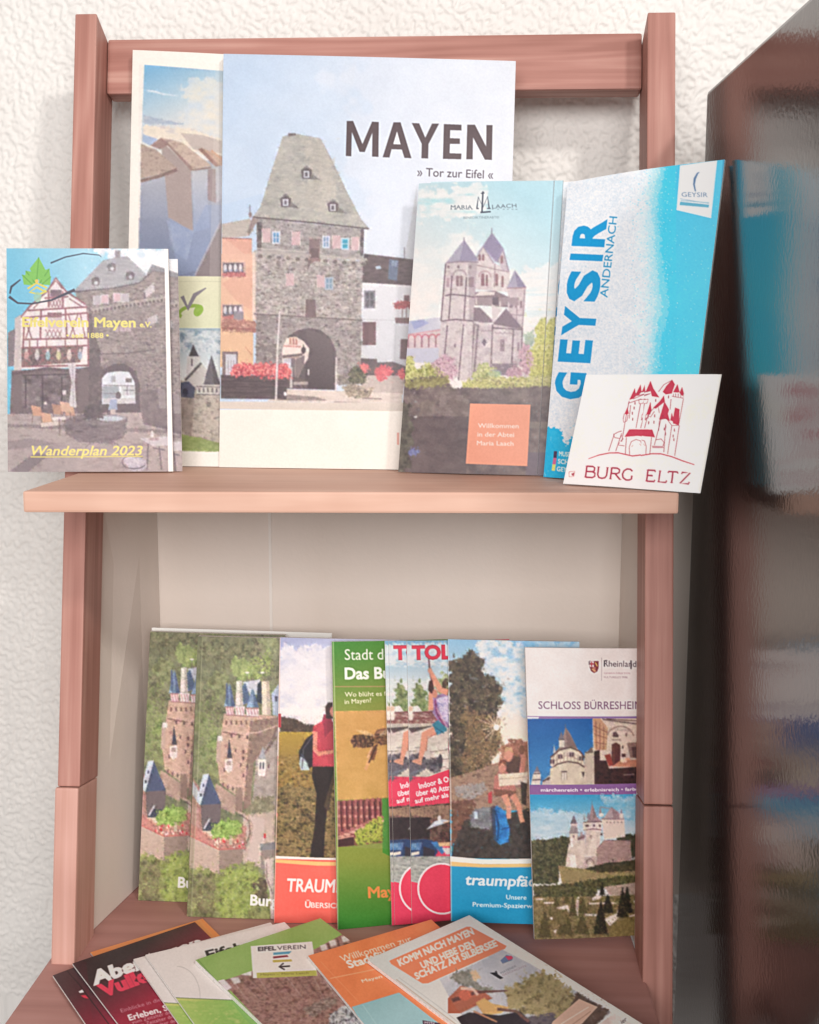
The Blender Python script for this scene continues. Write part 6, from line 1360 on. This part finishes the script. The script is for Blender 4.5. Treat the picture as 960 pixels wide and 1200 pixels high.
    for p in ([(250, 945), (340, 920), (362, 1000), (330, 960)], [(595, 1020), (690, 980), (700, 950), (720, 1000), (640, 1070)], [(512, 870), (550, 848), (580, 860), (560, 880), (515, 890)], [(400, 870), (420, 860), (412, 1000), (390, 990)], [(170, 905), (240, 900), (240, 916), (170, 915)], [(460, 985), (550, 985), (545, 1000), (465, 1000)], [(490, 905), (690, 900), (690, 912), (490, 915)], [(780, 1000), (840, 985), (840, 1000), (780, 1008)], [(235, 1110), (262, 1098), (250, 1130)], [(810, 890), (1100, 870), (1100, 890), (815, 905)], [(110, 880), (170, 875), (165, 890), (112, 890)]): a.poly(p, P_)
    yews = [(625, 845, 135, 44), (732, 795, 215, 42), (766, 790, 190, 40), (575, 890, 240, 52), (585, 750, 100, 20), (255, 865, 70, 24), (330, 850, 60, 26), (375, 860, 140, 30), (445, 870, 110, 34), (320, 975, 160, 58), (440, 980, 150, 54), (175, 970, 190, 50)]
    for i, (x, y, h, w_) in enumerate(yews):
        p = (((22, 20, 14), (44, 38, 26)), ((56, 48, 26), (84, 74, 44), (70, 60, 34)))[1 if i > 4 else 0]
        a.noise([(x - w_, y + h), (x - w_ * .5, y + h * .4), (x - 3, y), (x + 3, y), (x + w_ * .5, y + h * .4), (x + w_, y + h)], p, 8, rag=3, seed=30 + i)
    a.flecks([(85, 880), (1100, 850), (1100, 1230), (95, 1230)], 900, (2.2, 6), [(60, 50, 30), (98, 84, 52), (134, 116, 80)], 73, 9, .3, (.3, .7), 1.3)
    a.noise([(640, 1080), (760, 1010), (1100, 1000), (1100, 1230), (620, 1230)], [(96, 80, 44), (130, 110, 66)], 12, rag=10, seed=50); a.noise([(220, 970), (330, 955), (330, 1060), (225, 1050)], [(86, 74, 42), (120, 104, 66)], 10, rag=10, seed=51)
    a.ell(406, 920, 10, 26, (176, 150, 140)); a.ell(222, 1020, 10, 10, (206, 190, 176))
    a.photo([(62, 136), (1100, 128), (1100, 1230), (95, 1230)], .5, .15, .0, .95, 10)
    return a.finish(.42)

# ---- pictures on the leaflets lying flat; lines of type run up to the right along each top edge
def art_volcano():
    a = Art(50, 1060, 330, 1290, (44, 34, 38))
    a.T(60, 1070, 5.333)
    a.grad([(-40, -20), (1300, -20), (1300, 1100), (-40, 1100)], (52, 42, 44), (142, 34, 56), (420, 300), (600, 560))
    a.grad([(-40, 300), (220, 300), (300, 1100), (-40, 1100)], (66, 38, 44), (120, 30, 48), (40, 400), (200, 700), .5)
    u = (-.42, -1)
    a.text('Abenteuer', (262, 450), (950, 216), 78, (226, 214, 208), .06, up=(-.32, -1)); a.text('Vulkane', (318, 528), (800, 350), 78, (206, 60, 84), .06, up=(-.52, -1))
    a.text('Einblicke in die Welt', (440, 622), (790, 520), 24, (186, 130, 140), up=u); a.text('Erleben, Staunen', (490, 672), (900, 560), 36, (226, 206, 206), .03, up=u)
    for i in range(6): a.text('vom Zeitalter der Erde', (508 + i * 16, 694 + i * 26), (840 + i * 16, 604 + i * 26), 22, (200, 150, 156), up=u)
    a.lines((30, 24, 28), 5, [(98, 360), (170, 440), (320, 640), (560, 960)]); a.poly([(172, 490), (195, 478), (205, 495), (180, 500)], (214, 206, 206)); a.poly([(185, 515), (215, 512), (235, 535), (205, 530)], (190, 50, 70))
    return a.finish(.5)
def art_orange_edge():
    a = Art(200, 1060, 330, 1200, (228, 138, 84)); a.T(60, 1070, 5.333)
    a.poly([(900, 45), (930, 35), (1300, 500), (1200, 500)], (232, 146, 92)); return a.finish()
def art_white():
    a = Art(140, 1065, 400, 1290, (212, 204, 200))
    a.T(220, 1070, 4.8)
    a.text('Eifelverein', (112, 258), (560, 146), 46, (44, 44, 46), .03, up=(-.35, -1))
    a.ring(-60, 470, 130, 170, 2.5, (170, 164, 160), 270, 380)
    a.grad([(-140, 470), (0, 478), (270, 490), (420, 640), (420, 1100), (-140, 1100)], (182, 186, 110), (120, 160, 84), (0, 500), (260, 560))
    a.noise([(-140, 490), (240, 495), (360, 640), (360, 1100), (-140, 1100)], [(190, 190, 120), (128, 168, 80), (150, 178, 96)], 60, 30, seed=4, al=.6)
    a.line([(-140, 472), (0, 479), (270, 490)], 4, (110, 120, 90))
    return a.finish(.5)
def art_hike():
    a = Art(220, 1065, 470, 1290, (136, 164, 92))
    a.T(220, 1070, 4.8)
    a.noise([(30, 0), (1200, 0), (1200, 1100), (30, 1100)], [(126, 160, 84), (142, 168, 98)], 200, seed=2)
    ph = [(160, 392), (350, 330), (720, 200), (905, 100), (1200, 300), (1200, 1100), (600, 1100), (430, 640), (245, 440)]
    a.noise(ph, [(92, 58, 54), (130, 92, 84), (158, 120, 110), (110, 74, 68)], 26, 14, seed=3)
    rr = random.Random(8)
    for i in range(150):
        x, y = rr.uniform(260, 1000), rr.uniform(330, 720); L = rr.uniform(30, 120); t = rr.uniform(-.9, .5)
        if y < 330 + (x - 350) * -.33 + 30: continue
        a.line([(x, y), (x + L * math.cos(t), y + L * math.sin(t))], (2, 5, 1.5), rr.choice(((84, 52, 50), (176, 140, 130), (150, 112, 100), (70, 44, 44), (190, 160, 150))), .7)
    for i in range(14):
        x = 200 + i * 50; a.line([(x, 380 - i * 4), (x + rr.uniform(30, 120), 470 + rr.uniform(-20, 40))], (3, 7, 2), rr.choice(((70, 46, 44), (196, 180, 172))), .8)
    a.poly([(170, 380), (205, 372), (250, 420), (215, 440)], (206, 198, 196)); a.poly([(240, 366), (285, 360), (300, 390), (262, 400)], (200, 192, 190)); a.poly([(300, 345), (360, 325), (360, 352), (320, 350)], (206, 200, 198))
    for (x, y) in ((765, 195), (815, 170), (885, 145), (900, 130)): a.poly([(x - 22, y - 12), (x + 14, y - 22), (x + 24, y + 10), (x - 10, y + 20)], (200, 188, 184)); a.line([(x + 26, y - 24), (x + 40, y + 20)], 8, (84, 54, 50))
    a.noise([(640, 540), (800, 470), (850, 500), (700, 590)], [(84, 64, 58), (170, 150, 140)], 14, 6, rag=10, seed=5)
    a.noise([(800, 570), (880, 520), (1000, 560), (1000, 720), (790, 660)], [(40, 38, 44), (206, 204, 206), (150, 150, 156), (60, 56, 62)], 18, rag=8, seed=6)
    a.photo(ph, .6, .12, .05, .92, 11)
    # waymark sign in the picture
    a.poly([(355, 186), (700, 160), (730, 352), (368, 366)], (214, 206, 200)); a.poly([(388, 336), (724, 322), (728, 352), (390, 366)], (168, 164, 84))
    a.text('EIFEL', (396, 214), (498, 208), 22, (40, 36, 46), .03); a.text('VEREIN', (504, 208), (664, 200), 22, (60, 56, 66), .0)
    a.poly([(482, 222), (586, 214), (570, 230), (482, 236)], (84, 146, 170)); a.poly([(480, 244), (560, 236), (568, 246), (482, 256)], (130, 50, 66)); a.poly([(478, 264), (584, 260), (588, 272), (480, 278)], (178, 160, 84))
    a.line([(576, 298), (518, 302)], 9, (48, 40, 48)); a.line([(540, 282), (514, 302), (546, 318)], 9, (48, 40, 48)); a.text('Mayen – Maria Laach', (410, 352), (680, 342), 12, (120, 110, 60))
    a.line([(45, 268), (160, 400), (260, 480), (415, 640), (620, 860)], 4, (206, 214, 170), .9); a.line([(58, 262), (170, 392), (275, 490), (430, 645), (640, 860)], 3, (70, 100, 50), .7)
    return a.finish(.5)
def art_town():
    a = Art(350, 1062, 600, 1290, (214, 122, 78))
    a.T(360, 1065, 4.364)
    a.noise([(-20, 0), (1100, 0), (1100, 980), (-20, 980)], [(208, 116, 74), (222, 130, 84)], 160, seed=2)
    u = (-.55, -1)
    a.text('Willkommen zur', (180, 272), (540, 166), 34, (236, 206, 186), .0, up=u); a.text('Stadtführung', (214, 304), (560, 206), 40, (238, 214, 198), .035, up=u); a.text('Mayen erleben', (284, 378), (520, 318), 17, (236, 206, 186), .01, up=u)
    a.line([(118, 356), (345, 310), (560, 250)], 4, (230, 160, 120)); a.line([(70, 270), (262, 474)], 2.5, (230, 150, 110), .8)
    a.grad([(228, 502), (470, 428), (640, 560), (1100, 900), (600, 980), (300, 620)], (134, 172, 176), (150, 186, 190), (300, 480), (400, 600)); a.line([(284, 490), (360, 600)], 2.5, (170, 200, 200), .8)
    a.poly([(590, 570), (680, 585), (720, 660), (600, 640)], (70, 40, 62)); a.text('MYN', (600, 588), (650, 592), 12, (214, 206, 210), .02)
    return a.finish(.5)
def art_treasure():
    a = Art(420, 1060, 800, 1320, (206, 202, 196))
    a.T(360, 1065, 4.364)
    a.grad([(300, 20), (1900, 20), (1900, 1000), (300, 1000)], (196, 198, 194), (222, 214, 206), (420, 320), (900, 360))
    a.poly([(420, 266), (815, 92), (836, 92), (1020, 190), (1012, 204), (620, 380), (590, 382), (430, 282)], (222, 128, 92))
    u = (-.5, -1); Wt = (240, 216, 200)
    a.text('KOMM NACH MAYEN', (474, 293), (856, 128), 34, Wt, .045, up=u); a.text('UND HEBE DEN', (590, 306), (862, 190), 34, Wt, .045, up=u); a.text('SCHATZ AM SILBERSEE', (560, 362), (976, 188), 34, Wt, .045, up=u)
    a.line([(455, 360), (640, 500), (760, 590), (1100, 850)], 3, (180, 150, 130)); a.line([(470, 352), (660, 490), (1100, 840)], 2.5, (176, 176, 172))
    a.T(540, 1080, 4)
    ph = [(-100, 270), (60, 200), (195, 130), (330, 200), (700, 420), (700, 432), (540, 560), (100, 560), (-40, 380)]
    a.noise(ph, [(176, 178, 186), (196, 194, 198)], 60, seed=3)
    a.noise([(-60, 250), (30, 215), (90, 300), (160, 310), (150, 340), (0, 300)], [(96, 96, 84), (150, 146, 136)], 12, rag=14, seed=4); a.noise([(40, 235), (75, 225), (95, 270), (60, 275)], [(214, 170, 130), (206, 186, 150)], 12, rag=8, seed=5)
    a.noise([(210, 310), (380, 222), (500, 300), (600, 380), (560, 470), (420, 480), (300, 440), (220, 400)], [(104, 92, 56), (150, 134, 88), (176, 158, 112), (140, 126, 76)], 16, rag=20, seed=6)
    a.noise([(540, 330), (700, 420), (560, 560), (460, 560)], [(70, 52, 44), (100, 76, 62)], 16, rag=6, seed=7); a.noise([(300, 450), (440, 430), (480, 560), (240, 560)], [(72, 64, 78), (104, 92, 96), (60, 52, 56)], 14, rag=10, seed=8)
    a.poly([(-60, 360), (0, 300), (110, 330), (150, 360), (60, 400), (0, 430), (-60, 430)], (168, 92, 68)); a.line([(-40, 370), (80, 330), (220, 324)], (20, 14, 5), (96, 56, 52)); a.line([(0, 312), (60, 318), (80, 345)], 14, (214, 170, 150)); a.poly([(70, 380), (110, 358), (150, 385), (230, 400), (190, 430), (110, 440)], (206, 160, 96)); a.poly([(40, 425), (180, 440), (280, 420), (330, 470), (280, 560), (60, 560), (-20, 450)], (44, 36, 42)); a.line([(170, 410), (260, 420), (320, 470)], 14, (110, 76, 66)); a.ell(20, 345, 30, 26, (196, 96, 72)); a.line([(60, 420), (170, 470)], 8, (190, 130, 96))
    a.photo(ph, .6, .12, .05, .92, 12)
    a.poly([(430, 470), (555, 362), (642, 400), (530, 520), (500, 560), (400, 560)], (206, 170, 150)); a.line([(470, 480), (600, 400)], 5, (222, 200, 186)); a.line([(500, 500), (610, 420)], 5, (180, 140, 120))
    a.poly([(186, 182), (215, 155), (245, 165), (240, 182), (196, 196)], (110, 124, 156)); a.poly([(208, 162), (238, 160), (246, 172), (225, 182)], (206, 70, 100)); a.text('Stadt Mayen', (196, 200), (246, 178), 6, (120, 120, 130))
    a.poly([(136, 240), (160, 238), (200, 264), (185, 270)], (36, 32, 38)); a.line([(164, 232), (176, 262)], 8, (36, 32, 38)); a.text('MAYENER', (190, 246), (262, 212), 10, (130, 130, 140)); a.text('GESCHICHTE', (196, 256), (310, 210), 9, (160, 140, 150))
    a.noise([(650, 480), (720, 432), (900, 540), (800, 640), (600, 560)], [(206, 184, 176), (226, 214, 206)], 40, seed=9); a.text('ier', (756, 480), (782, 462), 20, (60, 56, 60), .0, .2)
    return a.finish(.5)

# ------------------------------------------------------------------ what stands on the ledge
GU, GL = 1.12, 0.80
def stand(name, label, cat, q, z, lean, art, gain, **kw):
    q3, n = frame_standing(q, z + 0.0004, lean)
    dn = kw.pop('fwd', 0.0)
    if dn: q3 = [c * (1 + dn) for c in q3]
    return sheet(name, label, cat, q3, n, art, gain, **kw)

A = art_houses()
stand('brochure', 'tall brochure with rooftops and blue sky on its cover, mostly behind the large town magazine', 'brochure', ((155.7, 58.5), (362, 70), (352, 548), (145.5, 545.5)), ZS, 5.5, A, GU, thick=0.003, bow=0.002)
A = art_mayen()
stand('magazine', 'large magazine titled MAYEN showing a stone gate tower under pale sky', 'magazine', ((262, 63), (604.5, 71.5), (591, 552), (257, 547.5)), ZS, 4.5, A, GU, thick=0.004, bow=0.001)
A = art_abbey()
G1 = 'abbey leaflets standing side by side'
stand('leaflet', 'abbey leaflet standing behind the front one, only its right edge showing', 'leaflet', ((505, 213), (660.5, 211.5), (640, 557.5), (482, 554)), ZS, 4, A, GU, shift=(11, 0), thick=0.002, group=G1)
stand('leaflet', 'abbey leaflet with grey church towers and an orange welcome panel', 'leaflet', ((491, 215), (650, 212), (629.5, 557), (466.8, 553)), ZS, 4, A, GU, thick=0.002, bow=0.003, group=G1, fwd=-0.004)
A = art_geyser()
G2 = 'geyser leaflets at the right end of the ledge'
stand('leaflet', 'blue geyser leaflet standing behind, only its left edge and letter tips showing', 'leaflet', ((658, 214), (840, 194), (793, 566), (630, 557)), ZS, 5, A, GU * .86, shift=(-10.5, 1), thick=0.002, group=G2)
stand('leaflet', 'bright blue and white geyser leaflet with its title running up the side', 'leaflet', ((665.5, 214), (849.5, 187), (803, 569), (637, 559)), ZS, 5, A, GU * .86, thick=0.003, bow=0.005, group=G2, fwd=-0.004)
A = art_card()
G3 = 'cream castle cards at the shelf corner'
stand('card', 'cream castle card standing behind its twin, only its right edge showing', 'card', ((692, 439), (845.6, 438.7), (820.6, 578), (665, 567)), ZS, 5, A, GU * .8, shift=(4.5, 0), thick=0.0008, group=G3, fwd=-0.004)
stand('card', 'cream card with a red drawing of a castle, foremost at the right shelf corner', 'card', ((687, 439), (841, 438.5), (815.3, 576.3), (660, 566.8)), ZS, 5, A, GU * .8, thick=0.0008, group=G3, fwd=-0.008)
A = art_wanderplan()
G4 = 'hiking plan booklets at the left end of the ledge'
stand('booklet', 'hiking plan booklet standing behind its twin, showing a narrow right strip', 'booklet', ((20, 303), (208.3, 303.5), (213.7, 552.3), (22, 553)), ZS, 3, A, GU, shift=(17, 6), thick=0.0008, group=G4, fwd=-0.003)
stand('booklet', 'hiking plan booklet with yellow lettering, half timbered house and round tower', 'booklet', ((7.7, 291), (197, 291.7), (203, 552.5), (9.3, 553)), ZS, 3, A, GU, thick=0.002, bow=0.001, group=G4, fwd=-0.0075)

# ------------------------------------------------------------------ what stands in the lower compartment
A = art_castle(-65, -16)
G5 = 'castle flyers in the lower compartment'
stand('flyer', 'flyer standing rearmost, only its white top edge showing above the castle flyers', 'flyer', ((178, 735.5), (389, 742), (378, 1050), (166, 1046)), ZF, 7.5, Art(150, 720, 400, 1070, (226, 218, 212), 0.5), GL, thick=0.002, step=3)
stand('flyer', 'castle flyer stack at the far left with only its left half showing', 'flyer', ((176, 740), (334, 744), (322, 1058), (162, 1055)), ZF, 7.5, A, GL, bow=0.002, shift=(-64.7, -15.5), thick=0.006, group=G5)
A = art_castle()
stand('flyer', 'castle flyer stack with blue spires, next to the hiker flyer', 'flyer', ((232, 745.5), (388, 748.5), (378, 1077), (219, 1074)), ZF, 7.5, A, GL, bow=0.002, thick=0.006, group=G5)
A = art_walker()
stand('flyer', 'flyer with a hiker in a pink shirt above a coral red panel', 'flyer', ((328, 747), (484, 750), (478, 1079), (321, 1081.5)), ZF, 7.5, A, GL, bow=0.002, thick=0.004)
A = art_bee()
stand('flyer', 'green flyer with a flying bee and orange field', 'flyer', ((389, 752), (528, 749), (530, 1074), (396, 1089.5)), ZF, 7.5, A, GL, bow=0.002, thick=0.002)
A = art_park()
G6 = 'leisure park flyers with red lettering'
stand('flyer', 'leisure park flyer, rearmost of three, only a thin left sliver showing', 'flyer', ((451, 751), (576, 750), (578, 1071.5), (459.5, 1084.5)), ZF, 7.5, A, GL, bow=0.002, shift=(-26, 0), thick=0.001, group=G6, fwd=-0.004)
stand('flyer', 'leisure park flyer between its two twins, showing one red letter T', 'flyer', ((455.7, 751), (580, 750), (583, 1071), (463, 1084)), ZF, 7.5, A, GL, bow=0.002, shift=(-21.5, 0), thick=0.001, group=G6, fwd=-0.006)
stand('flyer', 'leisure park flyer with a child swinging on a rope, foremost of three', 'flyer', ((477, 751), (597, 749), (600, 1069), (483, 1082.5)), ZF, 7.5, A, GL, bow=0.002, thick=0.001, group=G6, fwd=-0.008)
A = art_dream()
stand('flyer', 'blue flyer with walkers resting beside a tree and a blue rucksack', 'flyer', ((525, 749), (679, 752), (684, 1083.5), (528.5, 1079.5)), ZF, 7.5, A, GL, bow=0.002, thick=0.004, fwd=-0.012)
A = art_palace()
stand('flyer', 'white flyer with palace photographs and a violet band, beside the right upright', 'flyer', ((615.5, 758.8), (772, 760), (776, 1094), (626.5, 1101)), ZF, 8, A, GL, bow=0.002, thick=0.003, fwd=-0.012)

# ------------------------------------------------------------------ leaflets fanned out flat on the bottom board
def lie(name, label, cat, tl, tr, side, length, z3, art, gain, **kw):
    q3, n = frame_lying(tl, tr, side, length, z3, ZF)
    return sheet(name, label, cat, q3, n, art, gain, **kw)
GF = 0.80
G7 = 'dark volcano leaflets lying on the bottom board'
A = art_volcano(); B = art_orange_edge()
lie('leaflet', 'leaflet lying flat with only its orange corner showing beside the black volcano leaflet', 'leaflet', (106, 1116), (237.5, 1076.5), (170, 1199), .20, (.002, .002, .002), B, GF, thick=0.0012)
lie('leaflet', 'black and crimson volcano leaflet underneath, shifted out to the left', 'leaflet', (62, 1143), (205, 1089), (100, 1199), .20, (.0045, .0045, .0045), A, GF, thick=0.0012, group=G7)
lie('leaflet', 'black and crimson volcano leaflet on top, with white and red title', 'leaflet', (85, 1129), (228.5, 1080.5), (150, 1215), .20, (.007, .007, .007), A, GF, thick=0.0012, group=G7)
A = art_white()
G8 = 'white hiking club leaflets lying flat'
lie('leaflet', 'white leaflet lying underneath its twin, its left edge showing beside the volcano leaflet', 'leaflet', (156.5, 1124), (317, 1081), (191, 1173), .20, (.0095, .0095, .0095), A, GF, shift=(-14, 6), thick=0.0012, group=G8)
lie('leaflet', 'white leaflet on top of its twin, tucked beneath the green leaflet', 'leaflet', (170.5, 1119), (333.5, 1080.5), (214, 1180), .20, (.012, .012, .012), A, GF, thick=0.0012, group=G8)
A = art_hike()
lie('leaflet', 'green hiking leaflet with a waymark sign and woodland photograph', 'leaflet', (229, 1125), (375.5, 1076), (306.5, 1199), .21, (.0155, .0155, .0155), A, GF, thick=0.003)
A = art_town()
lie('leaflet', 'orange town leaflet with white welcome lettering, lying under the treasure leaflet', 'leaflet', (361, 1120), (505.5, 1077.5), (409, 1178), .21, (.018, .018, .018), A, GF, thick=0.002)
A = art_treasure()
lie('leaflet', 'pale leaflet with orange title box and autumn coloured photograph, topmost of the fan', 'leaflet', (431, 1124.5), (550, 1072.5), (529.5, 1199), .24, (.0215, .0205, .0205), A, GF, thick=0.0025)
